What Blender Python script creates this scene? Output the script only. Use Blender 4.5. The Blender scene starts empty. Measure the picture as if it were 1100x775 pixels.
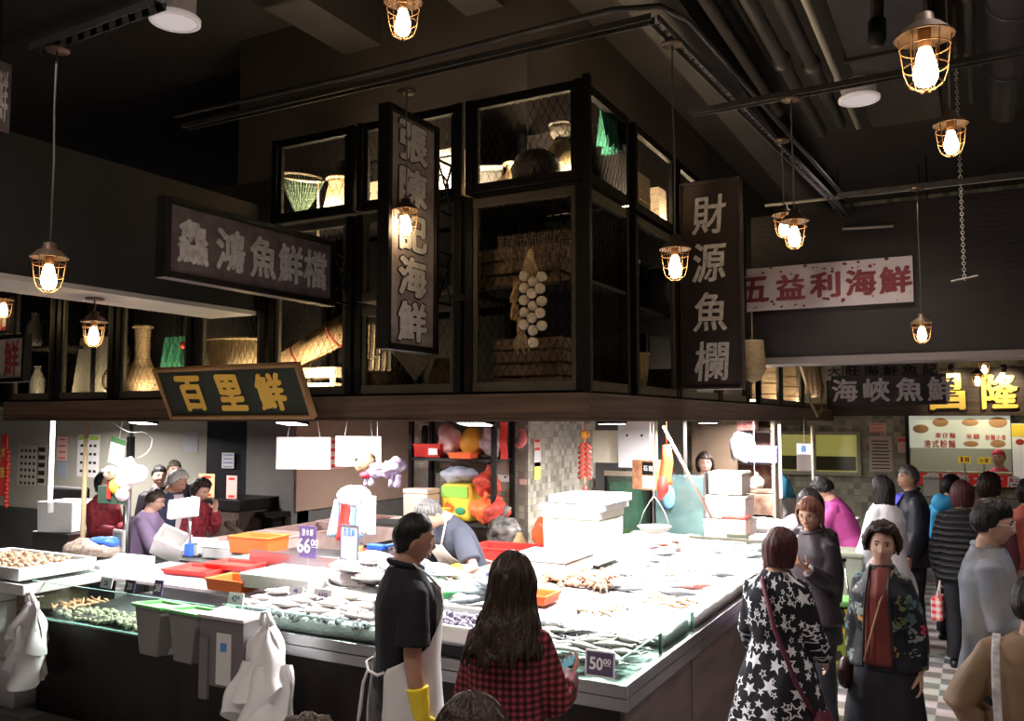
import bpy, bmesh, math, random
import numpy as np
from mathutils import Vector, Matrix, noise, Euler
random.seed(7)
R = math.radians
D = bpy.data
COL = bpy.context.scene.collection
scene = bpy.context.scene

# ---------------------------------------------------------------- camera, world, exposure
FPX, CXP, CYP, CAMH = 925.0, 550.0, 387.5, 2.15
YAW, PITCH = R(28.5), math.atan(64 / FPX)
cam_d = D.cameras.new('camera'); cam = D.objects.new('camera', cam_d); COL.objects.link(cam)
cam_d.sensor_width = 36.0; cam_d.lens = FPX / 1100 * 36.0; cam_d.clip_start = 0.05
cam.location = (0, 0, CAMH); cam.rotation_euler = (R(90) + PITCH, 0, YAW)
scene.camera = cam
scene.view_settings.view_transform = 'Standard'; scene.view_settings.look = 'None'
scene.view_settings.gamma = 1.0; scene.view_settings.use_curve_mapping = False
scene.view_settings.exposure = 0.0
world = D.worlds.new('world'); scene.world = world; world.use_nodes = True
world.node_tree.nodes['Background'].inputs[0].default_value = (1.0, 0.85, 0.78, 1)
world.node_tree.nodes['Background'].inputs[1].default_value = 0.055
cy = scene.cycles
cy.use_denoising = True; cy.max_bounces = 6; cy.diffuse_bounces = 3; cy.glossy_bounces = 3
cy.transmission_bounces = 5; cy.transparent_max_bounces = 10; cy.sample_clamp_indirect = 4.0
cy.caustics_reflective = False; cy.caustics_refractive = False

# ---------------------------------------------------------------- where a point of the place lies
_fw = np.array([-math.sin(YAW) * math.cos(PITCH), math.cos(YAW) * math.cos(PITCH), math.sin(PITCH)])
_rt = np.array([math.cos(YAW), math.sin(YAW), 0.0]); _up = np.cross(_rt, _fw)
_O = np.array([0, 0, CAMH])
def _ray(x, y): return _fw + _rt * (x - CXP) / FPX - _up * (y - CYP) / FPX
def onZ(x, y, z): d = _ray(x, y); return Vector(_O + d * (z - CAMH) / d[2])
def onX(x, y, X): d = _ray(x, y); return Vector(_O + d * X / d[0])
def onY(x, y, Y): d = _ray(x, y); return Vector(_O + d * Y / d[1])
def dep(x, y, q): return Vector(_O + _ray(x, y) * q)

# ---------------------------------------------------------------- materials
_M = {}
def nodes_of(m): return m.node_tree.nodes, m.node_tree.links
def mat(name, col=(.5, .5, .5), rough=.55, metal=0.0, var=0.0, scale=8.0, bump=0.0, bscale=None, emit=None, es=0.0,
        alpha=1.0, trans=0.0, coat=0.0, stretch=None, col2=None, detail=4.0, ior=1.45, sheen=0.0, spec=.3):
    """principled material; var / col2 mix a second tone in by noise, bump adds fine relief"""
    if name in _M: return _M[name]
    m = D.materials.new(name); m.use_nodes = True; n, l = nodes_of(m)
    b = n['Principled BSDF']
    b.inputs['Base Color'].default_value = (*col, 1); b.inputs['Roughness'].default_value = rough
    b.inputs['Metallic'].default_value = metal; b.inputs['Alpha'].default_value = alpha
    b.inputs['Transmission Weight'].default_value = trans; b.inputs['Coat Weight'].default_value = coat
    b.inputs['IOR'].default_value = ior; b.inputs['Specular IOR Level'].default_value = spec; b.inputs['Sheen Weight'].default_value = sheen
    if emit:
        b.inputs['Emission Color'].default_value = (*emit, 1); b.inputs['Emission Strength'].default_value = es
    if var or col2 or bump:
        tc = n.new('ShaderNodeTexCoord'); mp = n.new('ShaderNodeMapping'); l.new(tc.outputs['Object'], mp.inputs[0])
        if stretch: mp.inputs['Scale'].default_value = stretch
        nz = n.new('ShaderNodeTexNoise'); nz.inputs['Scale'].default_value = scale; nz.inputs['Detail'].default_value = detail
        l.new(mp.outputs[0], nz.inputs['Vector'])
        if var or col2:
            rp = n.new('ShaderNodeValToRGB'); rp.color_ramp.elements[0].position = .32; rp.color_ramp.elements[1].position = .68
            c2 = col2 or tuple(max(0, c * (1 - var)) for c in col)
            rp.color_ramp.elements[0].color = (*c2, 1); rp.color_ramp.elements[1].color = (*col, 1)
            l.new(nz.outputs['Fac'], rp.inputs[0]); l.new(rp.outputs[0], b.inputs['Base Color'])
        if bump:
            bp = n.new('ShaderNodeBump'); bp.inputs['Strength'].default_value = bump; bp.inputs['Distance'].default_value = .02
            if bscale:
                nb = n.new('ShaderNodeTexNoise'); nb.inputs['Scale'].default_value = bscale; l.new(mp.outputs[0], nb.inputs['Vector'])
                l.new(nb.outputs['Fac'], bp.inputs['Height'])
            else: l.new(nz.outputs['Fac'], bp.inputs['Height'])
            l.new(bp.outputs[0], b.inputs['Normal'])
    _M[name] = m
    return m
def emis(name, col, s):
    if name in _M: return _M[name]
    m = D.materials.new(name); m.use_nodes = True; n, l = nodes_of(m)
    n.remove(n['Principled BSDF']); e = n.new('ShaderNodeEmission'); e.inputs[0].default_value = (*col, 1); e.inputs[1].default_value = s
    l.new(e.outputs[0], n['Material Output'].inputs[0]); _M[name] = m
    return m
def thin_glass(name, tint=(.9, 1, .96), rough=.03, opac=.14):
    """sheet glass: mostly see-through, a glossy film on top"""
    if name in _M: return _M[name]
    m = D.materials.new(name); m.use_nodes = True; n, l = nodes_of(m)
    b = n.new('ShaderNodeBsdfGlossy'); b.inputs[0].default_value = (1, 1, 1, 1); b.inputs['Roughness'].default_value = rough; n.remove(n['Principled BSDF'])
    t = n.new('ShaderNodeBsdfTransparent'); t.inputs[0].default_value = (*tint, 1)
    fr = n.new('ShaderNodeLayerWeight'); fr.inputs[0].default_value = .12
    ad = n.new('ShaderNodeMath'); ad.operation = 'ADD'; ad.inputs[1].default_value = opac * .35; pw = n.new('ShaderNodeMath'); pw.operation = 'POWER'; pw.inputs[1].default_value = 4.0; l.new(fr.outputs['Facing'], pw.inputs[0]); l.new(pw.outputs[0], ad.inputs[0]); ad.use_clamp = True
    mx = n.new('ShaderNodeMixShader'); l.new(ad.outputs[0], mx.inputs[0]); l.new(t.outputs[0], mx.inputs[1]); l.new(b.outputs[0], mx.inputs[2])
    l.new(mx.outputs[0], n['Material Output'].inputs[0]); _M[name] = m
    return m
def wood(name, c1, c2, rough=.6, stretch=(1, 12, 12), scale=3.0, bump=.25):
    return mat(name, c1, rough, col2=c2, scale=scale, stretch=stretch, bump=bump, detail=6)
def brick_mat(name, c1, c2, cm, w, h, mortar=.02, off=.5, rough=.5, axes='xz', var=.5, bias=0.0, metal=0, bump=.0):
    """tiles / planks / mosaic as a brick pattern in metres on two object axes"""
    if name in _M: return _M[name]
    m = D.materials.new(name); m.use_nodes = True; n, l = nodes_of(m); b = n['Principled BSDF']
    tc = n.new('ShaderNodeTexCoord'); sp = n.new('ShaderNodeSeparateXYZ'); cb = n.new('ShaderNodeCombineXYZ')
    l.new(tc.outputs['Object'], sp.inputs[0])
    for i, a in enumerate(axes): l.new(sp.outputs['xyz'.index(a)], cb.inputs[i])
    br = n.new('ShaderNodeTexBrick'); l.new(cb.outputs[0], br.inputs['Vector'])
    br.offset = off; br.inputs['Scale'].default_value = 1; br.inputs['Brick Width'].default_value = w; br.inputs['Row Height'].default_value = h
    br.inputs['Mortar Size'].default_value = mortar * min(w, h); br.inputs['Bias'].default_value = bias
    br.inputs['Color1'].default_value = (*c1, 1); br.inputs['Color2'].default_value = (*c2, 1); br.inputs['Mortar'].default_value = (*cm, 1)
    l.new(br.outputs[0], b.inputs['Base Color']); b.inputs['Roughness'].default_value = rough; b.inputs['Metallic'].default_value = metal
    if bump:
        bp = n.new('ShaderNodeBump'); bp.inputs['Strength'].default_value = bump; bp.invert = True; bp.inputs['Distance'].default_value = .01
        l.new(br.outputs['Fac'], bp.inputs['Height']); l.new(bp.outputs[0], b.inputs['Normal'])
    _M[name] = m
    return m

# ---------------------------------------------------------------- mesh builder
class MB:
    def __init__(s): s.v = []; s.f = []; s.mi = []; s.uv = {}; s.cur = 0
    def add(s, vs, fs):
        o = len(s.v); s.v += [tuple(v) for v in vs]
        for f in fs: s.f.append([i + o for i in f]); s.mi.append(s.cur)
        return o
    def box(s, c, d, rot=None, taper=1.0):
        x, y, z = (q / 2 for q in d); vs = []
        for k in (-1, 1):
            t = taper if k > 0 else 1.0
            vs += [(-x * t, -y * t, k * z), (x * t, -y * t, k * z), (x * t, y * t, k * z), (-x * t, y * t, k * z)]
        M = Matrix.Identity(3) if rot is None else (rot if isinstance(rot, Matrix) else Euler(rot).to_matrix())
        vs = [M @ Vector(v) + Vector(c) for v in vs]
        s.add(vs, [(0, 3, 2, 1), (4, 5, 6, 7), (0, 1, 5, 4), (1, 2, 6, 5), (2, 3, 7, 6), (3, 0, 4, 7)]); return s
    def bb(s, a, b): return s.box([(p + q) / 2 for p, q in zip(a, b)], [abs(q - p) for p, q in zip(a, b)])
    def tray(s, c, d, t=.012, taper=1.0, lip=0.0):
        """open box: floor at c.z, outer size d, wall t, top wider by taper"""
        x, y, z = d[0] / 2, d[1] / 2, d[2]; k = taper; X, Y, Z = c
        ring = lambda a, b, h: [(X - a, Y - b, Z + h), (X + a, Y - b, Z + h), (X + a, Y + b, Z + h), (X - a, Y + b, Z + h)]
        vs = ring(x, y, 0) + ring(x * k, y * k, z) + ring(x * k + lip, y * k + lip, z) + ring(x * k + lip, y * k + lip, z + t * .8) + ring(x * k - t, y * k - t, z + t * .8) + ring(x - t, y - t, t)
        fs = [(3, 2, 1, 0)]
        for a in range(5):
            for i in range(4): j = (i + 1) % 4; fs.append((a * 4 + i, a * 4 + j, a * 4 + 4 + j, a * 4 + 4 + i))
        fs.append((20, 21, 22, 23)); s.add(vs, fs); return s
    def rings(s, rs, cap=True, close=True):
        """rs: list of rings (equal lists of points)"""
        n = len(rs[0]); vs = [p for r in rs for p in r]; fs = []
        for a in range(len(rs) - 1):
            for i in range(n if close else n - 1):
                j = (i + 1) % n; fs.append((a * n + i, a * n + j, (a + 1) * n + j, (a + 1) * n + i))
        if cap: fs.append(tuple(range(n - 1, -1, -1))); fs.append(tuple((len(rs) - 1) * n + i for i in range(n)))
        s.add(vs, fs); return s
    def cyl(s, p0, p1, r0, r1=None, n=12, cap=True):
        r1 = r0 if r1 is None else r1; p0, p1 = Vector(p0), Vector(p1); a = (p1 - p0)
        if a.length < 1e-9: return s
        q = a.to_track_quat('Z', 'Y').to_matrix(); rs = []
        for p, r in ((p0, r0), (p1, r1)): rs.append([p + q @ Vector((r * math.cos(t), r * math.sin(t), 0)) for t in (2 * math.pi * i / n for i in range(n))])
        return s.rings(rs, cap)
    def tube(s, pts, r, n=6, cap=True):
        pts = [Vector(p) for p in pts]; rs = []; up = None
        rr = r if hasattr(r, '__len__') else [r] * len(pts)
        for i, p in enumerate(pts):
            t = (pts[min(i + 1, len(pts) - 1)] - pts[max(i - 1, 0)])
            t = t.normalized() if t.length > 1e-9 else Vector((0, 0, 1))
            if up is None: up = t.orthogonal().normalized()
            up = (up - t * up.dot(t)); up = up.normalized() if up.length > 1e-6 else t.orthogonal().normalized()
            w = t.cross(up); rs.append([p + up * rr[i] * math.cos(a) + w * rr[i] * math.sin(a) for a in (2 * math.pi * k / n for k in range(n))])
        return s.rings(rs, cap)
    def lathe(s, prof, c=(0, 0, 0), n=20, cap=True, rot=None, sx=1.0, sy=1.0):
        M = Matrix.Identity(3) if rot is None else (rot if isinstance(rot, Matrix) else Euler(rot).to_matrix()); c = Vector(c)
        return s.rings([[M @ Vector((r * sx * math.cos(a), r * sy * math.sin(a), z)) + c for a in (2 * math.pi * i / n for i in range(n))] for r, z in prof], cap)
    def ball(s, c, r, n=12, m=8, rot=None):
        r = r if hasattr(r, '__len__') else (r, r, r)
        M = Matrix.Identity(3) if rot is None else (rot if isinstance(rot, Matrix) else Euler(rot).to_matrix()); c = Vector(c)
        vs = [M @ Vector((0, 0, -r[2])) + c]; fs = []
        for j in range(1, m):
            t = math.pi * j / m - math.pi / 2
            for i in range(n):
                a = 2 * math.pi * i / n; vs.append(M @ Vector((r[0] * math.cos(t) * math.cos(a), r[1] * math.cos(t) * math.sin(a), r[2] * math.sin(t))) + c)
        vs.append(M @ Vector((0, 0, r[2])) + c); L = len(vs) - 1
        for i in range(n):
            j = (i + 1) % n; fs.append((0, 1 + j, 1 + i)); fs.append((L, L - n + i, L - n + j))
            for k in range(m - 2): o = 1 + k * n; fs.append((o + i, o + j, o + n + j, o + n + i))
        s.add(vs, fs); return s
    def torus(s, c, R_, r, n=24, m=6, rot=None, a0=0, a1=2 * math.pi):
        M = Matrix.Identity(3) if rot is None else (rot if isinstance(rot, Matrix) else Euler(rot).to_matrix()); c = Vector(c)
        full = abs(a1 - a0 - 2 * math.pi) < 1e-6; k = n if full else n + 1
        rs = [[M @ Vector(((R_ + r * math.cos(b)) * math.cos(a), (R_ + r * math.cos(b)) * math.sin(a), r * math.sin(b))) + c for b in (2 * math.pi * j / m for j in range(m))] for a in (a0 + (a1 - a0) * i / n for i in range(k))]
        if full: rs.append(rs[0])
        return s.rings(rs, not full)
    def prism(s, pts, z0, z1, M=None, off=(0, 0, 0)):
        """2D outline extruded from z0 to z1, optionally by a 3x3 matrix and an offset"""
        M = M or Matrix.Identity(3); off = Vector(off)
        return s.rings([[M @ Vector((x, y, z)) + off for x, y in pts] for z in (z0, z1)])
    def grid(s, fn, nu, nv, close=False):
        vs = [fn(i / nu, j / nv) for j in range(nv + 1) for i in range(nu + 1)]; w = nu + 1
        s.add(vs, [(j * w + i, j * w + i + 1, j * w + w + i + 1, j * w + w + i) for j in range(nv) for i in range(nu)]); return s
    def build(s, name, m=None, parent=None, smooth=False, bevel=0.0, solid=0.0, subd=0, seg=2, loc=None, auto=None):
        me = D.meshes.new(name); me.from_pydata([tuple(v) for v in s.v], [], s.f)
        ms = m if isinstance(m, (list, tuple)) else [m]
        for k in ms:
            if k: me.materials.append(k)
        if len(ms) > 1: me.polygons.foreach_set('material_index', s.mi)
        if smooth: me.polygons.foreach_set('use_smooth', [True] * len(me.polygons))
        me.update(); o = D.objects.new(name, me); COL.objects.link(o)
        if parent is not None: o.parent = parent
        if loc is not None: o.location = loc
        if solid: k = o.modifiers.new('s', 'SOLIDIFY'); k.thickness = solid; k.offset = 0
        if bevel: k = o.modifiers.new('b', 'BEVEL'); k.width = bevel; k.segments = seg; k.limit_method = 'ANGLE'; k.angle_limit = R(35)
        if subd: k = o.modifiers.new('d', 'SUBSURF'); k.levels = subd; k.render_levels = subd
        return o
def bake(o):
    """turn the modified shape into plain mesh data"""
    dg = bpy.context.evaluated_depsgraph_get(); dg.update()
    me = D.meshes.new_from_object(o.evaluated_get(dg)); old = o.data; o.modifiers.clear(); o.data = me; me.name = old.name
    return o
def remesh(o, vox=.01, sm=6, fac=.5):
    r = o.modifiers.new('r', 'REMESH'); r.mode = 'VOXEL'; r.voxel_size = vox; r.use_smooth_shade = True
    if sm: k = o.modifiers.new('m', 'SMOOTH'); k.iterations = sm; k.factor = fac
    bake(o); return o
def wrinkle(o, amp=.005, sc=(9, 9, 5), seed=0, amp2=0.0):
    me = o.data; n = len(me.vertices); co = np.empty(n * 3); me.vertices.foreach_get('co', co); co = co.reshape(-1, 3)
    nr = np.empty(n * 3); me.vertices.foreach_get('normal', nr); nr = nr.reshape(-1, 3)
    d = np.array([noise.noise(Vector((c[0] * sc[0] + seed, c[1] * sc[1], c[2] * sc[2]))) + .5 * noise.noise(Vector((c[0] * sc[0] * 2.3, c[1] * sc[1] * 2.3 + seed, c[2] * sc[2] * 2.1))) for c in co])
    co += nr * (d * amp)[:, None]; me.vertices.foreach_set('co', co.ravel()); me.update()
    return o

def tag(o, label=None, cat=None, group=None, kind=None):
    if label: o['label'] = label
    if cat: o['category'] = cat
    if group: o['group'] = group
    if kind: o['kind'] = kind
    return o
def thing(name, label, cat, loc=(0, 0, 0), rz=0.0, group=None):
    o = D.objects.new(name, None); COL.objects.link(o); o.location = loc; o.rotation_euler = (0, 0, rz); o.empty_display_size = .1
    return tag(o, label, cat, group)
def struct(name, mb, m, **k): return tag(mb.build(name, m, **k), kind='structure')
def one(name, mb, m, label, cat, group=None, loc=None, **k): return tag(mb.build(name, m, loc=loc, **k), label, cat, group)
def kids(o): return [c for c in D.objects if c.parent == o]
def dup(root, loc=None, rot=None, label=None, scale=None, tree=None):
    r = root.copy(); COL.objects.link(r)
    if loc is not None: r.location = loc
    if rot is not None: r.rotation_euler = rot if hasattr(rot, '__len__') else (0, 0, rot)
    if scale is not None: r.scale = (scale,) * 3 if not hasattr(scale, '__len__') else scale
    if label: r['label'] = label
    for ch in (tree if tree is not None else family(root)):
        c = ch[0].copy(); COL.objects.link(c); c.parent = r
        for g in ch[1]: d = g.copy(); COL.objects.link(d); d.parent = c
    return r
def family(root): return [(c, kids(c)) for c in kids(root)]

# ---------------------------------------------------------------- lettering
_glyph = {}
def glyph(ch, bold):
    """outline mesh of one character, centred on 0, about 1 high"""
    k = ch
    if k not in _glyph:
        c = D.curves.new('g', 'FONT'); c.body = ch; c.size = 1.0; c.fill_mode = 'FRONT'; c.resolution_u = 3
        o = D.objects.new('g', c); COL.objects.link(o)
        dg = bpy.context.evaluated_depsgraph_get(); dg.update()
        me = D.meshes.new_from_object(o.evaluated_get(dg)); vs = [v.co.copy() for v in me.vertices]; fs = [tuple(p.vertices) for p in me.polygons]
        D.objects.remove(o); D.meshes.remove(me); D.curves.remove(c)
        x0 = min(v.x for v in vs); x1 = max(v.x for v in vs); y0 = min(v.y for v in vs); y1 = max(v.y for v in vs)
        _glyph[k] = ([(v.x - (x0 + x1) / 2, v.y - (y0 + y1) / 2) for v in vs], fs, x1 - x0, y1 - y0)
    return _glyph[k]
def letters(chars, places, size, M, off, bold=.02, brush=0.0, shear=0.0, t=.004, fit=None, seed=1):
    """flat raised lettering: chars at 2D places on a plane given by 3x3 M (columns: right, up, out) and offset"""
    mb = MB()
    for i, (ch, (px, py)) in enumerate(zip(chars, places)):
        if ch == ' ': continue
        vs, fs, w, h = glyph(ch, bold); sx = sy = size
        if fit: sx = fit[0] / max(w, .3); sy = fit[1] / max(h, .3)
        out = []; nib = [(0, 0)] if bold <= 0 else [(0, 0)] + [(bold * (1.25 * math.cos(a) - .5 * math.sin(a)) * .8, bold * (.75 * math.cos(a) + .75 * math.sin(a)) * .8) for a in (k * math.pi / 3 for k in range(6))]
        for x, y in vs:
            if brush:
                q = Vector((x * 5 + seed * 7 + i * 3, y * 5, i * 1.7)); x += brush * noise.noise(q); y += brush * noise.noise(q + Vector((9, 4, 2)))
                q2 = q * 3; x += brush * .35 * noise.noise(q2); y += brush * .35 * noise.noise(q2 + Vector((3, 8, 1)))
            out.append((x, y))
        for q, (dx, dy) in enumerate(nib): mb.add([Vector(off) + M @ Vector((px + (x + dx) * sx + shear * (y + dy) * sy, py + (y + dy) * sy, t + q * .00006)) for x, y in out], fs)
    return mb
def row(n, step, x0=None): x0 = -(n - 1) * step / 2 if x0 is None else x0; return [(x0 + i * step, 0) for i in range(n)]
def basis(right, up): r, u = Vector(right).normalized(), Vector(up).normalized(); return Matrix((r, u, r.cross(u))).transposed()
# ================================================================ ROOM
M_black = mat('black_paint', (.016, .0145, .0135), .6, var=.35, scale=2.5, bump=.15, bscale=30)
M_ceil = mat('ceiling_paint', (.026, .0215, .021), .7, var=.4, scale=1.5, bump=.2, bscale=14)
M_duct = mat('duct_paint', (.034, .029, .029), .5, var=.4, scale=2.0, bump=.1, bscale=6)
M_dark = mat('dark_metal', (.018, .017, .016), .45, .5, var=.3, scale=6)
M_frame = mat('olive_frame_paint', (.105, .092, .07), .5, .1, var=.3, scale=5)
M_steel = mat('brushed_steel', (.42, .42, .43), .32, 1.0, var=.2, scale=5, stretch=(.3, .3, 30))
M_chrome = mat('chrome', (.7, .7, .7), .15, 1.0)
M_wire = mat('galvanised_wire', (.50, .46, .39), .45, .15)
M_white = mat('white_plastic', (.8, .8, .8), .4)
M_foam = mat('white_foam', (.86, .86, .84), .7, var=.06, scale=20, bump=.08, bscale=120)
M_ice = mat('crushed_ice', (.9, .93, .95), .35, var=.12, scale=40, bump=.6, bscale=60)
M_fascia = wood('weathered_fascia_wood', (.21, .135, .088), (.09, .06, .045), .6, (.5, 14, 22), 2.2)
M_base = wood('dark_counter_boards', (.022, .0145, .012), (.012, .009, .008), .5, (3, 3, .5), 3.0)

# floor: light and grey rectangular tiles laid as a chequer
mf = D.materials.new('floor_tiles'); mf.use_nodes = True; n, l = nodes_of(mf); b = n['Principled BSDF']
tc = n.new('ShaderNodeTexCoord'); mp = n.new('ShaderNodeMapping'); mp.inputs['Scale'].default_value = (1 / .36, 1 / .17, 1); l.new(tc.outputs['Object'], mp.inputs[0])
ck = n.new('ShaderNodeTexChecker'); ck.inputs['Scale'].default_value = 1; ck.inputs[1].default_value = (.64, .58, .56, 1); ck.inputs[2].default_value = (.25, .23, .225, 1); l.new(mp.outputs[0], ck.inputs[0])
nz = n.new('ShaderNodeTexNoise'); nz.inputs['Scale'].default_value = 2.2; nz.inputs['Detail'].default_value = 6; l.new(tc.outputs['Object'], nz.inputs['Vector'])
mx = n.new('ShaderNodeMix'); mx.data_type = 'RGBA'; mx.blend_type = 'MULTIPLY'; mx.inputs['Factor'].default_value = .45
l.new(ck.outputs[0], mx.inputs[6]); l.new(nz.outputs['Color'], mx.inputs[7]); l.new(mx.outputs[2], b.inputs['Base Color']); b.inputs['Roughness'].default_value = .28
struct('floor', MB().bb((-15, -3, -.1), (6.5, 16, 0)), mf)
struct('wall_far_left', MB().bb((-15, -3, 0), (-14.8, 8.4, 5.3)), mat('far_wall_paint', (.12, .11, .10), .7, var=.2, scale=1.5))
struct('ceiling', MB().bb((-15, -3, 5.3), (6.5, 16, 5.4)), M_ceil)

# walls under and beyond the canopy
M_gwall = mat('grey_green_wall', (.42, .40, .33), .6, var=.12, scale=1.5)
M_dado = mat('dark_dado', (.07, .07, .06), .5, var=.2, scale=3)
M_tan = mat('tan_wall_panel', (.50, .34, .26), .55, var=.08, scale=2)
M_grey = mat('grey_wall_panel', (.2, .19, .18), .5, var=.2, scale=3)
WY = 8.2
struct('wall_left', MB().bb((-14.8, WY, .8), (-8.1, WY + .2, 2.3)), M_gwall)
struct('baseboard_left', MB().bb((-14.8, WY - .02, 0), (-8.1, WY + .2, .8)), M_dado)
p = onY(265, 480, 8.0); q = onY(313, 480, 8.0)
struct('wall_grey', MB().bb((p.x, 8.0, 0), (-7.3, 8.2, 2.3)), M_grey)
a = onY(222, 480, WY - .06); c = onY(265, 480, WY - .06)
mb = MB(); mb.bb((a.x, WY - .06, 0), (c.x, WY, 2.25)); dr = struct('door_1', mb, mat('black_door', (.018, .018, .022), .4))
mb = MB(); mb.bb((a.x + .12, WY - .09, 1.15), (a.x + .16, WY - .06, 1.35)); mb.build('door_handle', M_chrome, dr)
struct('wall_tan', MB().bb((-7.5, 7.9, .0), (-7.3, 13, 2.3)), M_grey)
struct('wall_tan_panel', MB().bb((-7.3, 7.95, 1.05), (-7.27, 10.5, 2.3)), M_tan)
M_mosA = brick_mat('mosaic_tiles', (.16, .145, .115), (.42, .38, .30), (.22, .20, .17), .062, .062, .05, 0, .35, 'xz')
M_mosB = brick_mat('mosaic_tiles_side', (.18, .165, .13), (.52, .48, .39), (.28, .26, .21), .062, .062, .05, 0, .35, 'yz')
PX0, PX1, PY0, PY1 = -4.95, -3.68, 7.09, 8.67
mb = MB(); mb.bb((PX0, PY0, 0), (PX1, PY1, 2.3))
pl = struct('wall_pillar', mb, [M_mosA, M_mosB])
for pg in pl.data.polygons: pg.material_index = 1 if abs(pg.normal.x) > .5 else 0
struct('wall_core_back', MB().bb((-7.3, 10.6, 0), (-3.3, 10.75, 2.3)), M_grey)
M_mosC = brick_mat('green_mosaic_tiles', (.14, .14, .09), (.44, .43, .30), (.27, .26, .19), .09, .09, .05, 0, .35, 'xz')
wa, wb = onY(976, 446, 13.1), onY(1088, 509, 13.1)
mb = MB().bb((-7.5, 13.2, 0), (wa.x, 13.4, 5.3)).bb((wb.x, 13.2, 0), (6.5, 13.4, 5.3)).bb((wa.x, 13.2, wa.z), (wb.x, 13.4, 5.3)).bb((wa.x, 13.2, 0), (wb.x, 13.4, wb.z)); struct('wall_back', mb, M_mosC)
M_kit = mat('kitchen_wall', (.30, .30, .24), .4)
struct('wall_kitchen', MB().bb((wa.x - .8, 15.2, 0), (wb.x + .8, 15.3, 3)).bb((wa.x - .9, 13.4, 0), (wa.x - .8, 15.3, 3)).bb((wb.x + .8, 13.4, 0), (wb.x + .9, 15.3, 3)).bb((wa.x - .9, 13.4, 3), (wb.x + .9, 15.3, 3.1)), M_kit)

# upper volume behind the cages, canopy slab, wooden fascia
FX, FY = -1.87, 4.29
struct('canopy_ceiling', MB().bb((-10, FY + .05, 2.26), (FX - .05, 13.1, 2.30)), M_black)
struct('wall_core_lower', MB().bb((-10, FY + .75, 2.30), (FX - .75, 13.1, 4.08)), M_black)
struct('wall_core_upper', MB().bb((-5.3, FY + .75, 4.08), (FX - .75, 13.1, 5.3)), mat('upper_wall_paint', (.04, .032, .028), .7, var=.3, scale=1.2))
f1 = MB(); f1.bb((-7.15, FY, 2.15), (FX, FY + .05, 2.30)); struct('trim_1', f1, M_fascia)
f2 = MB(); f2.bb((FX - .05, FY + .05, 2.15), (FX, 13.15, 2.30))
struct('trim_2', f2, wood('weathered_fascia_side', (.17, .12, .10), (.085, .062, .055), .6, (14, .5, 22), 2.2))
struct('trim_3', MB().bb((-7.15, FY - .012, 2.142), (FX + .012, FY + .06, 2.152)).bb((FX - .06, FY + .06, 2.142), (FX + .012, 13.15, 2.152)), mat('fascia_edge', (.16, .12, .10), .5))

# left bulkhead, right bulkhead
M_soffit = mat('soffit_plaster', (.42, .40, .36), .7, var=.15, scale=4)
struct('ceiling_beam', MB().bb((-4.72, -1.5, 2.885), (-4.3, FY - .012, 3.62)), M_black)
struct('trim_4', MB().bb((-4.73, -1.5, 2.86), (-4.295, FY - .012, 2.888)), M_soffit)
struct('wall_left_upper', MB().bb((-4.75, -1.5, 3.60), (-4.31, 2.5, 5.3)), M_black)
struct('wall_bulkhead', MB().bb((FX + .03, 8.1, 2.72), (6.4, 8.5, 4.05)), mat('bulkhead_paint', (.030, .024, .022), .6, var=.4, scale=1.6, stretch=(.4, 1, 2), bump=.2, bscale=20))
struct('trim_5', MB().bb((FX + .03, 8.08, 2.66), (6.4, 8.5, 2.722)), mat('bulkhead_edge', (.20, .17, .16), .5))

# ceiling beams, ducts, pipes
mb = MB(); mb.bb((-4.6, 2.0, 4.9), (6.4, 2.3, 5.3)); struct('ceiling_beam_cross', mb, M_ceil)
for i, (x0, w, h) in enumerate(((-4.2, .35, .35), (-3.1, .3, .3), (-2.0, .35, .4))):
    struct('ceiling_beam_lengthwise', MB().bb((x0, -2, 5.3 - h), (x0 + w, 12, 5.3)), M_ceil)
def boxduct(name, x0, x1, y0, y1, z0, z1, label, flanges=()):
    t = thing(name, label, 'duct', ((x0 + x1) / 2, (y0 + y1) / 2, z0)); cx, cy_ = (x0 + x1) / 2, (y0 + y1) / 2
    MB().bb((x0 - cx, y0 - cy_, 0), (x1 - cx, y1 - cy_, z1 - z0)).build('duct_body', M_duct, t, bevel=.01)
    for y in flanges: MB().bb((x0 - cx - .025, y - cy_ - .02, -.025), (x1 - cx + .025, y - cy_ + .02, z1 - z0)).build('flange', M_duct, t, bevel=.004)
    return t
boxduct('ventilation_duct', -.75, -.2, 1.5, 8.05, 4.72, 5.29, 'wide flat dark ventilation duct under the ceiling above the aisle', (3.0, 4.6, 6.4))
def rduct(name, x, z, r, y0, y1, label):
    t = thing(name, label, 'duct', (x, y0, z)); mb = MB(); mb.cyl((0, 0, 0), (0, y1 - y0, 0), r, n=24); mb.build('duct_body', M_duct, t, smooth=True)
    k = y0 + .5
    while k < y1 - .2:
        MB().torus((0, k - y0, 0), r, .014, 24, 6, rot=(R(90), 0, 0)).build('joint_ring', M_duct, t, smooth=True); k += 1.1
    return t
rduct('round_duct', .28, 4.78, .17, 2.2, 8.09, 'thick round grey duct running straight beside the big lamp')
rduct('round_duct', .75, 4.78, .17, 2.4, 8.09, 'thick round grey duct by the edge of the ceiling')
def pipe(pts, r, label, name='ceiling_pipe', m=None, coup=()):
    t = thing(name, label, 'pipe', pts[0]); o = Vector(pts[0]); P = [Vector(p) - o for p in pts]
    MB().tube(P, r, 10).build('pipe_run', m or M_duct, t, smooth=True)
    for c in coup:
        i = int(c); f = c - i; a = P[i].lerp(P[i + 1], f); d = (P[i + 1] - P[i]).normalized()
        MB().cyl(a - d * .05, a + d * .05, r * 1.35, n=10).build('coupling', m or M_duct, t, smooth=True)
    return t
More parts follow.
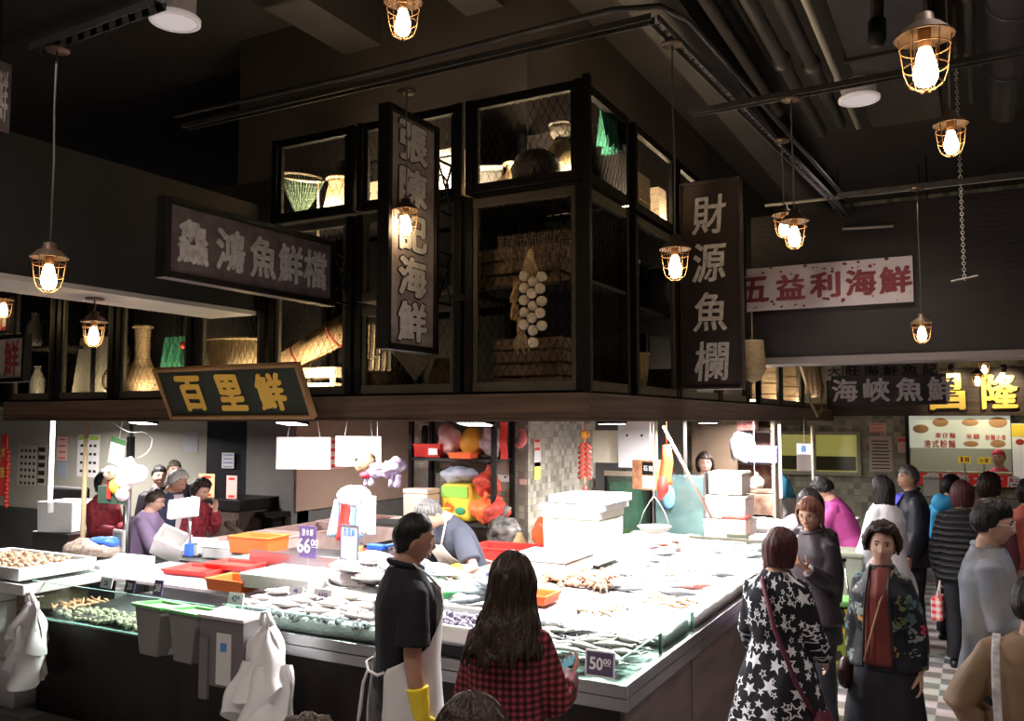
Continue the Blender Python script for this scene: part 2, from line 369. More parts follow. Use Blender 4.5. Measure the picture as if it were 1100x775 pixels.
M_pipe = mat('grey_pipe', (.075, .068, .066), .4, .4, var=.3, scale=9)
pipe([(-1.18, 2.2, 4.75), (-1.18, 8.05, 4.75)], .05, 'thick pipe next to the cable tray on the ceiling', m=M_pipe, coup=(.35, .7))
pipe([(-1.02, 2.2, 4.8), (-1.02, 8.05, 4.8)], .05, 'thick pipe second from the cable tray on the ceiling', m=M_pipe, coup=(.4, .75))
pipe([(-.87, 2.2, 4.75), (-.87, 8.05, 4.75)], .025, 'thin bright conduit beside the flat duct on the ceiling', m=M_wire, coup=(.25, .5, .8))
pipe([(-1.55, 1.8, 5.0), (-1.55, 8.05, 5.0)], .045, 'pipe high above the cable tray nearest the cages', m=M_pipe, coup=(.3,))
pipe([(-2.3, 2.6, 5.05), (.2, 2.6, 5.05)], .035, 'dark pipe crossing under the ceiling above the cable tray', m=M_pipe, coup=(.5,))
pipe([(.02, 2.9, 4.75), (.02, 7.8, 4.75)], .03, 'perforated grey conduit between flat duct and round duct', m=M_pipe, coup=(.2, .4, .6, .8))
dz = dep(942, 30, 4.0)
pipe([(dz.x + .02, dz.y, 5.28), (dz.x, dz.y, dep(942, 50, 4.0).z)], .03, 'short black drop pipe hanging from the ceiling with open end', 'drop_pipe', M_dark, (.7, .95))

# perforated cable trays (slotted channel)
M_tray = mat('cable_tray_zinc', (.13, .12, .115), .45, .7, var=.3, scale=12)
def slotted(mb, a, b, w=.05, h=.03):
    a, b = Vector(a), Vector(b); d = (b - a); L = d.length; d.normalize(); s = d.cross(Vector((0, 0, 1))).normalized(); M = Matrix((d, s, Vector((0, 0, 1)))).transposed()
    for k in (-1, 1): mb.box((a + b) / 2 + s * k * w / 2, (L, .006, h), M)
    n_ = int(L / .075)
    for i in range(n_): mb.box(a + d * (L * (i + .5) / n_) + Vector((0, 0, h / 2)), (.038, w, .004), M)
    return mb
def traything(path, label, name='cable_tray'):
    t = thing(name, label, 'cable tray', path[0]); o = Vector(path[0])
    for i in range(len(path) - 1): slotted(MB(), Vector(path[i]) - o, Vector(path[i + 1]) - o).build('channel', M_tray, t)
    return t
Z = 3.95
t = traything([(-4.25, 3.60, Z), (-1.235, 3.60, Z), (-.97, 8.05, Z)], 'slotted cable tray bent round the corner of the caged stall top')
off = Vector((4.25, -3.60, -Z))
c1 = [Vector((-4.25, 3.53, Z + .05)), Vector((-2.8, 3.53, Z + .03)), Vector((-1.4, 3.53, Z + .05)), Vector((-1.2, 3.60, Z + .05)), Vector((-1.13, 3.8, Z + .05)), Vector((-.91, 8, Z + .05))]
MB().tube([p + off for p in c1], .014, 8).build('conduit', M_pipe, t, smooth=True)
traything([onZ(742, 122, 3.88), onZ(1100, 55, 3.88)], 'slotted cable tray running under the pipes towards the big lamp')
y7 = 7.4
traything([onZ(38, 53, 3.74), onZ(172, 4, 3.74)], 'slotted cable tray high at the left near the long lamp cord').children[0].data.materials[0] = M_dark
traything([(-.9, 6.84, 3.85), (1.2, 6.84, 3.85)], 'slotted cable tray before the dark bulkhead wall')
pipe([onY(822, 221, 7.9), onY(1100, 190, 7.9)], .014, 'thin bright conduit along the dark bulkhead wall', 'thin_conduit', M_wire)
pipe([onY(905, 246, 8.07), onY(960, 243, 8.07)], .012, 'thin conduit ending in a small box above the white sign', 'thin_conduit', M_wire)
# hanging chain by the bulkhead
t = thing('hanging_chain', 'thin chain and loose wire hanging before the dark bulkhead wall', 'chain', onY(1032, 215, 7.2)); o = Vector(t.location)
mb = MB(); p0, p1 = onY(1032, 215, 7.2) - o, onY(1036, 300, 7.2) - o
p0 = Vector((0, 0, 5.29 - o.z))
for i in range(90): mb.torus(p0.lerp(p1, i / 89), .012, .0028, 8, 4, rot=(R(90), 0, R(90 * (i % 2))))
mb.build('links', M_wire, t)
MB().cyl(p1 + Vector((-.09, 0, -.01)), p1 + Vector((.09, 0, .02)), .006).build('hook_bar', M_wire, t)
# ================================================================ CAGES ON THE CANOPY
def wick(name, c1, c2, w=.03, h=.014, bump=.6): return brick_mat(name, c1, c2, tuple(x * .35 for x in c2), w, h, .12, .5, .7, 'xz', bump=bump)
M_wick = wick('pale_wicker', (.62, .45, .25), (.48, .33, .17))
M_wick_b = wick('brown_wicker', (.34, .23, .13), (.24, .15, .08))
M_wick_d = wick('dark_wicker', (.10, .08, .06), (.06, .05, .04))
M_straw = mat('straw', (.66, .50, .27), .8, var=.4, scale=30, stretch=(3, 3, .4), bump=.5)
M_crate = wood('crate_wood', (.26, .18, .11), (.15, .10, .065), .7, (1, 10, 10), 3)
M_crate_p = wood('pale_crate_wood', (.62, .50, .36), (.46, .36, .25), .7, (1, 10, 10), 3)
M_net = mat('green_netting', (.03, .16, .09), .7)
M_netg = mat('dull_green_net', (.10, .15, .10), .7, var=.4, scale=30)
M_rope = mat('rope_fibre', (.42, .33, .22), .8, var=.3, scale=60, bump=.5)
M_shelf = mat('cage_shelf_board', (.025, .022, .02), .6)
def wires(mb, w, h, cell=.05, ratio=1.9, r=.0019):
    """expanded-metal diamonds clipped to a w x h rectangle in the x-z plane"""
    for sgn in (1, -1):
        c = -h / ratio
        while c < w + h / ratio:
            # line x = c + sgn*z/ratio
            pts = []
            z0, z1 = 0.0, h
            f = lambda z: (c if sgn > 0 else c + 0) + sgn * z / ratio
            lo, hi = 0.0, h
            for bound in (0.0, w):
                zc = (bound - c) * ratio * sgn
                if sgn > 0:
                    if bound == 0: lo = max(lo, zc)
                    else: hi = min(hi, zc)
                else:
                    if bound == 0: hi = min(hi, zc)
                    else: lo = max(lo, zc)
            if hi - lo > .02: mb.cyl((f(lo), 0, lo), (f(hi), 0, hi), r, n=3, cap=False)
            c += cell
    return mb
def cage(side, a0, a1, z0, z1, label, shelves=(), depth=.68, fm=None, mesh=True, light=None, ly=.12, post=.05, group=None, endmesh=False):
    fm = fm or (M_dark if z0 > 3.4 else M_frame); w = a1 - a0; h = z1 - z0; g = .012
    t = thing('mesh_cage', label, 'cage', (a0, FY + g, z0) if side == 'L' else (FX - g, a0, z0), 0 if side == 'L' else R(90))
    for x in (post / 2 + .004, w - post / 2 - .004):
        MB().box((x, post / 2, h / 2), (post, post, h)).build('post', M_dark, t, bevel=.004)
        MB().box((x, depth - .03, h / 2), (post, .04, h)).build('post', M_dark, t)
    for z in (.03, h - .03): MB().box((w / 2, post / 2 + .002, z), (w - 2 * post - .01, post * .8, .055)).build('rail', fm, t, bevel=.004)
    for x in (post + .02, w - post - .02): MB().box((x, post / 2 + .004, h / 2), (.03, post * .6, h - .11)).build('door_stile', fm, t, bevel=.003)
    MB().box((w / 2, depth / 2 + .02, .012), (w - .02, depth - .06, .02)).build('shelf_board', M_shelf, t)
    for z in shelves: MB().box((w / 2, depth / 2 + .03, z - z0), (w - .03, depth - .12, .02)).build('shelf_board', M_shelf, t)
    MB().box((w / 2, depth - .006, h / 2), (w - .02, .008, h - .02)).build('back_panel', M_shelf, t)
    if mesh:
        mb = wires(MB(), w - 2 * post - .05, h - .1)
        mb.v = [(x + post + .025, post * .55, z + .05) for x, y, z in mb.v]; mb.build('wire_mesh', M_wire, t)
    if endmesh:
        MB().box((w - post / 2, depth / 2, .03), (post * .8, depth - post - .06, .055)).build('rail', fm, t); MB().box((w - post / 2, depth / 2, h - .03), (post * .8, depth - post - .06, .055)).build('rail', fm, t)
        mb = wires(MB(), depth - 2 * post - .02, h - .1); mb.v = [(w - post * .5, x + post + .01, z + .05) for x, y, z in mb.v]; mb.build('side_mesh', M_wire, t)
    if light:
        s, col = light
        lt = MB().cyl((.12, ly, .035), (w - .12, ly, .035), .011, n=8).build('strip_light', emis('strip_glow', (1, .80, .52), 12), t)
        ld = D.lights.new('strip_lamp', 'AREA'); ld.shape = 'RECTANGLE'; ld.size = w - .25; ld.size_y = .04; ld.energy = s; ld.color = col
        lo = D.objects.new('strip_lamp', ld); COL.objects.link(lo); lo.parent = lt; lo.location = (w / 2, ly + .015, .055); lo.rotation_euler = (R(150), 0, 0)
    return t
WARM = (1, .78, .50)
bays = [(-4.215, -3.50), (-3.48, -2.68), (-2.66, -1.885)]
nm = ['by the big left beam', 'behind the tall grey sign', 'at the corner of the stall']
for i, (a, b) in enumerate(bays): cage('L', a, b, 3.49, 4.06, 'lit upper wire cage ' + nm[i] + ', facing the blackboard side', light=(75 if i == 2 else 16, WARM), ly=.25 if i == 2 else .12, depth=.72, endmesh=i == 2)
cage('L', *bays[0], 2.31, 3.46, 'tall lower wire cage above the blackboard sign with rolled mat inside', light=(9.0, WARM))  # strip light in this lower cage is added for a warm glow
cage('L', *bays[1], 2.90, 3.46, 'black middle cage behind the tall grey sign', mesh=False)
cage('L', *bays[1], 2.31, 2.86, 'low cage holding a palm leaf fan below the tall grey sign')
cage('L', *bays[2], 2.31, 3.46, 'tall dark corner cage behind the garlic string with slatted crates', shelves=(2.93,), depth=.72, endmesh=True)
MB().box((FX + .022, FY - .022, 3.18), (.04, .04, 1.75)).build('corner_post', M_dark, None, bevel=.004); tag(D.objects['corner_post'], 'square black corner post of the caged stall top', 'post')
ext = [(-4.93, -4.24), (-5.78, -4.95), (-6.5, -5.8), (-7.14, -6.52)]
en = ['with straw basket and green net under the left beam', 'with the round bottle trap under the left beam', 'with grey canvas panel beside the small lamp', 'at the far end beside the white signs']
for i, (a, b) in enumerate(ext): cage('L', a, b, 2.31, 3.3, 'low wire cage ' + en[i], light=(6, WARM) if i < 2 else (1.2, WARM), shelves=(2.75,) if i == 3 else ())  # strip lights added here too, standing in for glow from nearby lamps
rb = [(5.11, 6.0), (6.02, 7.1), (7.12, 8.07)]
rn = ['next to the corner cage', 'behind the tall black sign', 'next to the dark bulkhead']
for i, (a, b) in enumerate(rb):
    cage('R', a, b, 3.49, 4.06, 'lit upper wire cage on the aisle side ' + rn[i], light=(22, WARM) if i < 2 else (8, WARM))
    cage('R', a, b, 2.31, 3.46, 'dark lower wire cage on the aisle side ' + rn[i], shelves=(2.9,))
for i, (a, b) in enumerate(((8.55, 9.6), (9.62, 10.9), (10.92, 12.9))): cage('R', a, b, 2.31, 3.2, 'low aisle side cage beyond the bulkhead, ' + ['with hanging light net bag', 'with draped rope netting', 'at the far end by the noodle shop'][i], light=(9, (1, .8, .6)))

# ---- what the cages hold
def at(x, y, d=.32, side='L'): return onY(x, y, FY + d) if side == 'L' else onX(x, y, FX - d)
def rest(p, z): return Vector((p.x, p.y, z))
UZ, LZ, MZ = 3.49 + .023, 2.31 + .023, 2.90 + .041
def basket(name, prof, m, label, p, cat='basket', rim=.012, n=24, sx=1, handle=None, rz=0):
    t = thing(name, label, cat, p, rz); MB().lathe(prof, n=n, cap=False, sx=sx).build('basket_body', m, t, smooth=True, solid=.008)
    r, z = prof[-1]; mb = MB().torus((0, 0, 0), r, rim, n, 6); mb.v = [(x * sx, y, q + z) for x, y, q in mb.v]; mb.build('rim', m, t, smooth=True)
    if handle: MB().tube([(r * sx * math.cos(a), 0, z + handle * math.sin(a)) for a in (math.pi * i / 12 for i in range(13))], .009).build('handle', m, t, smooth=True)
    return t
def crate(name, d, m, label, p, rz=0, slats=3, gap=.25, cat='crate', tilt=None):
    t = thing(name, label, cat, p, rz); x, y, z = d; h = z / (slats + (slats - 1) * gap)
    if tilt: t.rotation_euler = tilt
    for s in (-1, 1):
        for k in range(slats):
            zz = h / 2 + k * h * (1 + gap); MB().box((0, s * y / 2, zz), (x, .012, h)).build('slat', m, t, bevel=.002)
            MB().box((s * (x / 2 - .006), 0, zz), (.012, y - .014, h)).build('slat', m, t, bevel=.002)
        for q in (-1, 1): MB().box((s * (x / 2 - .03), q * (y / 2 - .018), z / 2), (.03, .022, z)).build('corner_block', m, t)
    MB().box((0, 0, .008), (x - .03, y - .03, .012)).build('bottom', m, t)
    return t
def conenet(p, label, r=.2, h=.3, m=None, rot=(0, 0, 0)):
    t = thing('hand_net', label, 'fishing net', p); t.rotation_euler = rot
    o = MB().lathe([(.02, 0), (r * .5, h * .3), (r * .85, h * .7), (r, h)], n=22, cap=False).build('netting', m or M_netg, t, subd=1); k = o.modifiers.new('w', 'WIREFRAME'); k.thickness = .006
    MB().torus((0, 0, h), r, .01, 24, 6).build('hoop', M_crate_p, t, smooth=True)
    MB().cyl((r, 0, h), (r + .05, 0, h - .38), .009).build('pole', M_crate_p, t, smooth=True)
    return t
p = at(322, 222); conenet(Vector((p.x, p.y, UZ + .10)), 'dull green conical hand net in the lit cage by the beam', .15, .27, rot=(R(15), R(20), 0)).location.z = UZ + .1
basket('woven_vase', [(.09, 0), (.10, .05), (.075, .2), (.06, .26), (.075, .3)], M_wick, 'tall pale woven vase next to the green hand net', rest(at(363, 225, .28), UZ))
crate('wooden_box', (.2, .2, .22), M_crate_p, 'pale wooden box glowing in the upper cage before the grey sign', rest(at(410, 215), UZ), slats=3, gap=.05)
def foambox(p, d, label, rz=0, lid=True, m=None, open_=False, group=None, name='foam_box'):
    t = thing(name, label, 'box', p, rz, group); m = m or M_foam; x, y, z = d
    if open_ or not lid: MB().tray((0, 0, 0), (x, y, z), .025, 1.04).build('box_body', m, t, bevel=.008)
    else:
        MB().box((0, 0, z * .42), (x, y, z * .84), taper=1.03).build('box_body', m, t, bevel=.01)
        MB().box((0, 0, z * .925), (x * 1.06, y * 1.06, z * .15)).build('lid', m, t, bevel=.012)
    return t
foambox(rest(at(478, 200), UZ), (.32, .22, .36), 'white foam box in the upper cage just behind the tall grey sign')
foambox(rest(at(514, 190, .48), UZ), (.32, .24, .27), 'white foam box on its shelf beside the straw fish trap', R(25))
TR = [(.19, 0), (.20, .04), (.15, .12), (.05, .20), (.035, .24), (.055, .27)]
basket('fish_trap', TR, M_wick, 'pale bottle-necked straw fish trap in the corner upper cage', rest(at(551, 190, .47), UZ), 'fish trap')
basket('round_basket', [(.07, 0), (.135, .05), (.15, .12), (.115, .19), (.075, .21)], M_wick_d, 'dark round basket in front of the glowing straw trap', rest(at(576, 195, .18), UZ))
basket('domed_basket', [(.17, 0), (.185, .06), (.165, .18), (.09, .31), (.03, .36)], M_wick, 'tall domed basket lit from below by the corner post', rest(at(604, 186, .46), UZ))
basket('stacked_basket', [(.05, 0), (.07, .04), (.075, .09)], M_wick_d, 'small dark basket capping the tall domed basket', rest(at(604, 186, .46), UZ + .374))
# aisle side, upper
def cloth(name, p, w, h, m, label, amp=.03, side='R', waves=3, cat='net', drop=None):
    u = Vector((0, 1, 0)) if side == 'R' else Vector((1, 0, 0)); v = Vector((1, 0, 0)) if side == 'R' else Vector((0, -1, 0))
    mb = MB().grid(lambda s, k: u * (s - .5) * w * (1 - .12 * k) + Vector((0, 0, -h * k * (1 - .06 * math.sin(s * 9)))) + v * amp * math.sin(s * waves * 6.28 + k * 2) * (.4 + k), 30, 16)
    return one(name, mb, m, label, cat, loc=p, smooth=True)
cloth('green_net', at(652, 112, .09, 'R'), .26, .30, mat('sea_green_net', (.035, .17, .11), .7, var=.4, scale=50), 'sea green net hanging in the aisle side upper cage by the post')
crate('cream_basket', (.22, .3, .3), M_crate_p, 'cream slatted basket below the sea green net', rest(at(674, 215, .2, 'R'), UZ), 0, 5, .06, 'basket')
crate('cream_basket', (.18, .16, .40), M_crate_p, 'tall leaning cream basket in the second aisle side upper cage', rest(at(700, 225, .3, 'R'), UZ), 0, 7, .06, 'basket')
crate('brown_crate', (.3, .34, .2), M_crate, 'brown slotted crate beside the tall leaning cream basket', rest(at(719, 235, .3, 'R'), UZ), 0, 4, .2)
foambox(rest(Vector((FX - .35, 7.5, 0)), UZ), (.25, .35, .3), 'white box in the upper cage next to the bulkhead')
# lower tier, blackboard side
c = at(340, 372, .35); t = thing('rolled_mat', 'tilted rolled bamboo mat in the cage above the blackboard', 'mat', (c.x, c.y, c.z)); t.rotation_euler = (0, R(-28), R(10))
M_bam = brick_mat('bamboo_slats', (.62, .42, .22), (.50, .33, .16), (.2, .12, .06), 2.0, .014, .2, 0, .6, 'xz')
MB().cyl((-.27, 0, 0), (.27, 0, 0), .095, n=24).build('roll', M_bam, t, smooth=True)
for x in (-.15, .17): MB().torus((x, 0, 0), .097, .008, 24, 6, rot=(0, R(90), 0)).build('tie', mat('red_cord', (.35, .06, .04), .6), t)
c = at(345, 393, .42); crate('wooden_stand', (.5, .3, .18), M_crate_p, 'pale wooden stand carrying the rolled bamboo mat', rest(c, LZ), slats=2, gap=.5, cat='stand')
t = thing('slatted_blind', 'dark slatted blind with pale rods in the low cage beside the fan', 'blind', rest(at(405, 400, .45), LZ)); 
MB().box((0, .02, .24), (.22, .02, .48)).build('panel', M_wick_d, t)
for i in range(4): MB().cyl((-.09 + i * .05, 0, 0), (-.07 + i * .05, 0, .47), .006, n=6).build('rod', M_straw, t)
def fan(p, label, r=.17, tilt=(0, 0, 0)):
    t = thing('palm_leaf_fan', label, 'fan', p); t.rotation_euler = tilt; mb = MB(); n_ = 40
    rs = []
    for i in range(n_ + 1):
        a = R(-75 + 150 * i / n_); rr = r * (1.05 - .18 * abs(i / n_ - .5)); z = .006 * (1 if i % 2 else -1)
        rs.append([(.015 * math.sin(a), z, .015 * math.cos(a)), (rr * math.sin(a), z * 1.6, rr * math.cos(a))])
    mb.rings(rs, cap=False, close=False); mb.build('leaf', mat('dry_palm_leaf', (.45, .38, .25), .6, var=.3, scale=20), t, solid=.003)
    MB().torus((0, 0, 0), r * .97, .004, 30, 4, rot=(R(90), 0, 0), a0=R(15), a1=R(165)).build('rim', M_straw, t)
    MB().cyl((0, 0, .02), (0, 0, -.15), .008, .006, n=8).build('handle', M_straw, t, smooth=True)
    return t
fan(at(418, 374, .16), 'dry palm leaf fan standing below the tall grey sign', .30, (R(-6), R(62), 0))
basket('bark_basket', [(.05, 0), (.09, .05), (.11, .12)], M_wick_b, 'broken brown bark basket beside the palm leaf fan', rest(at(405, 408, .2), LZ), rz=.4)
basket('gourd_basket', [(.05, 0), (.10, .06), (.10, .12), (.06, .2)], M_wick_b, 'brown gourd-shaped basket in the corner of the fan cage', rest(at(478, 405, .35), LZ))
# corner cage crates
crate('wooden_crate', (.58, .34, .24), M_crate, 'old wooden crate on the upper shelf of the corner cage', rest(at(568, 300, .36), MZ), slats=3)
crate('wooden_crate', (.46, .36, .30), M_crate, 'old wooden crate at the bottom of the corner cage', rest(at(581, 412, .38), LZ), slats=4)
cloth('drape_net', at(575, 250, .12), .5, .22, M_rope, 'pale netting draped over the upper crate of the corner cage', .02, 'L', 5).modifiers.new('w', 'WIREFRAME').thickness = .004
# garlic string, each bulb a part
g = onY(565, 278, FY - .06); t = thing('garlic_string', 'string of white garlic and dried shallots hanging at the corner cage', 'garlic', g)
M_gar = mat('garlic_skin', (.72, .62, .47), .55, var=.15, scale=30, stretch=(1, 1, .1)); M_sha = mat('shallot_skin', (.50, .30, .14), .6, var=.3, scale=40)
k = 0
for r_ in range(6):
    for c_ in range(3):
        if r_ == 5 and c_ != 1: continue
        x = -.005 + c_ * .052; z = -.10 - r_ * .068 - (.034 if c_ == 1 else 0) - (.0 if c_ < 2 else .01)
        mb = MB().lathe([(.003, .036), (.008, .03), (.022, .022), (.030, .006), (.028, -.012), (.018, -.024), (.004, -.027)], n=14)
        a = random.uniform(-.3, .3); M_ = Euler((R(100), a, 0)).to_matrix(); mb.v = [tuple(M_ @ Vector(v) + Vector((x, -.012 + .01 * math.sin(k), z))) for v in mb.v]
        mb.build('bulb', M_gar, t, smooth=True); k += 1
for i in range(46):
    z = -.13 - .29 * i / 46; x = -.055 - .012 * math.sin(i * 2.1) - .015 * math.sin(i / 46 * 3.1) + .03 * (i / 46 > .7) ; a = random.uniform(-.5, .5)
    mb = MB().lathe([(.002, .026), (.008, .01), (.010, -.004), (.005, -.016), (.001, -.02)], n=8); M_ = Euler((random.uniform(-.5, .5), a + .5, 0)).to_matrix()
    mb.v = [tuple(M_ @ Vector(v) + Vector((x, -.01 + .014 * math.cos(i * 1.7), z))) for v in mb.v]; mb.build('shallot', M_sha, t, smooth=True)
mb = MB()
for i in range(9): mb.tube([(-.04 + .015 * i, 0, -.1), (-.01 + .008 * i, 0, -.03), (.02 + .002 * i, 0, .05)], .003, 5)
mb.build('straw_stalks', M_straw, t); mb = MB()
for i in range(8): mb.tube([(-.05 + .006 * i, 0, -.42), (-.05 + .012 * i - .02, -.005, -.47), (-.05 + .014 * i - .03, 0, -.50 - .02 * (i % 3))], .0025, 4)
mb.build('straw_ends', M_straw, t)
# aisle side, lower
for (x, y, z, lb) in ((661, 300, MZ, 'brown wicker hamper on the middle shelf round the corner post'), (655, 410, LZ, 'brown wicker hamper on the lowest shelf round the corner post'), (672, 410, LZ, 'pale netted bundle beside the lowest wicker hamper')):
    basket('hamper', [(.13, 0), (.15, .12), (.16, .26)], M_wick_b if 'brown' in lb else M_wick, lb, rest(at(x, y, .25, 'R'), z + .002))
t = thing('storage_jar', 'large dull jar on the shelf behind the aisle side lamp', 'jar', rest(at(712, 300, .3, 'R'), MZ)); MB().lathe([(.12, 0), (.15, .03), (.15, .3), (.11, .36)], n=20).build('jar_body', mat('dull_jar', (.12, .10, .09), .3), t, smooth=True); MB().lathe([(.115, .36), (.115, .39), (.02, .40)], n=20).build('lid', M_dark, t, smooth=True)
crate('plastic_crate', (.34, .5, .2), M_frame, 'dark crate at the bottom of the cage behind the aisle side lamp', rest(at(712, 415, .3, 'R'), LZ), slats=3)
# under the left beam
t = basket('straw_basket', [(.19, 0), (.20, .2), (.205, .40)], M_straw, 'golden straw basket right above the blackboard sign', rest(at(254, 390, .3), LZ + .0), sx=1.25)
t.location.z = LZ
basket('brown_basket', [(.09, 0), (.10, .2), (.10, .36)], M_wick_b, 'small brown basket between straw basket and green net', rest(at(222, 390, .35), LZ))
cloth('green_net', at(188, 362, .3), .24, .24, M_net, 'dark green net with a red float beside the bottle trap', .03, 'L', 3)
mb = MB().ball(at(196, 371, .22), (.022, .022, .03)); one('net_float', mb, mat('red_float', (.6, .08, .05), .4), 'small red float on the dark green net', 'float', smooth=True)
BT = [(.17, 0), (.20, .05), (.19, .13), (.10, .22), (.055, .30), (.055, .52), (.07, .56)]
t = basket('bottle_trap', BT, M_wick, 'big bottle-shaped fish trap with long neck under the left beam', rest(at(152, 412, .32), LZ), 'fish trap')
MB().torus((-.12, -.12, .14), .13, .014, 24, 6, rot=(R(80), 0, R(20))).build('rope_loop', M_rope, t, smooth=True)
t = thing('lattice_panel', 'brown lattice basket panel beside the bottle trap', 'panel', rest(at(130, 408, .4), LZ)); o = MB().grid(lambda s, k: Vector(((s - .5) * .2, 0, k * .42)), 8, 16).build('lattice', M_wick_b, t); k = o.modifiers.new('w', 'WIREFRAME'); k.thickness = .014
t = thing('canvas_panel', 'tall grey tapered canvas panel beside the small left lamp', 'panel', rest(at(100, 420, .3), LZ)); MB().prism([(-.26, 0), (.22, 0), (.22, .5), (-.16, .5)], -.02, .02, Matrix(((1, 0, 0), (0, 0, -1), (0, 1, 0)))).build('canvas', mat('grey_canvas', (.36, .34, .27), .8, var=.25, scale=6), t, bevel=.004)
MB().box((.03, -.03, .25), (.04, .015, .5)).build('strap', M_dark, t)
for (x, y, z, lb) in ((38, 340, 2.80, 'upper'), (40, 412, LZ, 'lower')):
    basket('bottle', [(.05, 0), (.06, .03), (.06, .16), (.025, .24), (.03, .28)], mat('smoky_glass', (.35, .33, .28), .2), lb + ' smoky bottle in the end cage beside the white signs', rest(at(x, y, .3), z), 'bottle', .006)
# beyond the bulkhead on the aisle side
t = thing('net_bag', 'pale hanging net bag with pink bottom by the black sign', 'net bag', onX(808, 366, FX + .06)); MB().lathe([(.10, 0), (.11, -.12), (.12, -.26), (.07, -.36), (.02, -.38)], n=18).build('bag', M_wick, t, smooth=True); MB().tube([(0, 0, 0), (0, 0, .28)], .006).build('cord', M_rope, t)
cloth('rope_netting', onX(872, 393, FX - .18), 1.2, .42, mat('pale_mesh_cloth', (.62, .45, .32), .8, var=.2, scale=60), 'pale draped netting in the cage beyond the bulkhead', .04, 'R', 3)
q = [onX(860, 392, FX + .04), onX(866, 412, FX + .04), onX(872, 435, FX + .04), onX(878, 447, FX + .04), onX(882, 440, FX + .04), onX(883, 420, FX + .04)]
one('hanging_rope', MB().tube([p - q[0] for p in q], .02, 8), M_rope, 'thick pale rope looping down over the fascia beyond the bulkhead', 'rope', loc=q[0], smooth=True)
for i, (x, y) in enumerate(((825, 430), (845, 430), (897, 438))): crate('slim_crate', (.3, .3, .5), M_wick, ['olive crate standing just beyond the bulkhead', 'straw-coloured crate second beyond the bulkhead', 'pale crate at the far end of the aisle side cages'][i], rest(onX(x, y, FX - .35), LZ + .002), slats=4, gap=.1)
# ================================================================ SIGNS
def sign(name, label, org, right, up, w, h, board, chars, places, size, ink, frame=None, fw_=.035, thick=.05, bold=.03, brush=.03, fit=None, seed=1, outline=None, backplate=None, shear=0):
    """a board centred on org; right/up give its plane, letters on its front"""
    M = basis(right, up); t = thing(name, label, 'sign', org); t.rotation_euler = M.to_euler()
    I = Matrix.Identity(3)
    MB().box((0, 0, -thick / 2), (w, h, thick)).build('board', board, t, bevel=.003)
    if frame:
        for s in (-1, 1):
            MB().box((s * (w / 2 + fw_ / 2), 0, -thick / 2 + .008), (fw_, h + 2 * fw_, thick + .016)).build('frame', frame, t, bevel=.004)
            MB().box((0, s * (h / 2 + fw_ / 2), -thick / 2 + .008), (w, fw_, thick + .016)).build('frame', frame, t, bevel=.004)
    if outline: letters(chars, places, size, I, (0, 0, .0), bold + outline[1], brush, shear, .0025, fit and (fit[0] * 1.03, fit[1] * 1.03), seed).build('lettering_outline', outline[0], t)
    if chars: letters(chars, places, size, I, (0, 0, 0), bold, brush, shear, .005, fit, seed).build('lettering', ink, t)
    return t
M_slate = mat('worn_slate_board', (.19, .15, .155), .7, col2=(.10, .08, .085), scale=9, bump=.2)
M_slate2 = mat('worn_grey_board', (.42, .36, .36), .7, col2=(.21, .175, .18), scale=7, bump=.2)
M_ink_w = mat('chalky_white_ink', (.82, .80, .80), .7, col2=(.52, .50, .51), scale=26)
M_ink_g = mat('pale_grey_ink', (.70, .67, .67), .7, col2=(.55, .52, .52), scale=22)
M_ink_k = mat('black_ink', (.02, .018, .02), .6)
M_red_ink = mat('brown_red_ink', (.17, .03, .03), .7, var=.3, scale=20)
M_gold = mat('gold_letters', (.92, .56, .10), .4)
M_vb = mat('black_brown_board', (.035, .024, .023), .6, var=.25, scale=6)
X1 = -3.52
a, b = onX(184, 216, X1), onX(358, 322, X1); y0, y1 = 2.91, 4.12; zc = 3.06
sign('hanging_sign', 'long dark sign with five pale characters jutting out beside the left beam', (X1, (y0 + y1) / 2, zc), (0, 1, 0), (0, 0, 1), y1 - y0, .34, M_slate, '鱻鴻魚鮮檔',
     [(-.46, 0), (-.21, 0), (.03, 0), (.25, 0), (.46, 0)], .2, M_ink_w, M_dark, .035, .06, .035, 0.025, (.19, .22), 3)
def bracket(org, right, label, n_=2, h=.3, w=.12):
    """black iron scroll arm between sign and cage post"""
    t = thing('iron_bracket', label, 'bracket', org); t.rotation_euler = basis(right, (0, 0, 1)).to_euler()
    for s in (-1, 1): MB().cyl((0, s * h / 2, 0), (w, s * h / 2, 0), .009, n=8).build('bar', M_dark, t)
    mb = MB(); mb.torus((w * .3, 0, 0), h * .23, .007, 20, 6); mb.build('scroll', M_dark, t)
    MB().tube([(0, -h / 2, 0), (w * .5, -.02, 0), (w, h / 2, 0)], .007, 6).build('brace', M_dark, t)
    MB().tube([(0, h / 2, 0), (w * .5, .02, 0), (w, -h / 2, 0)], .007, 6).build('brace', M_dark, t)
    return t
bracket((X1, 4.157, 3.04), (0, 1, 0), 'black iron scroll bracket holding the long five character sign', w=.13)
X2 = -2.74
y0, y1 = 3.68, 4.10
sign('hanging_sign', 'tall grey sign with five outlined characters behind the glowing lamp', (X2, (y0 + y1) / 2, 3.19), (0, 1, 0), (0, 0, 1), y1 - y0, 1.26, M_slate2, '張陳記海鮮',
     [(0, .50), (0, .25), (0, .0), (0, -.25), (0, -.50)], .2, M_ink_g, M_dark, .035, .06, .045, 0.015, (.25, .205), 5, outline=(M_ink_k, .03))
bracket((X2, 4.137, 2.98), (0, 1, 0), 'black iron scroll bracket behind the tall grey outlined sign, lower one', w=.15)
bracket((X2, 4.137, 3.52), (0, 1, 0), 'black iron scroll bracket behind the tall grey outlined sign, upper one', w=.15)
Y3 = 6.0
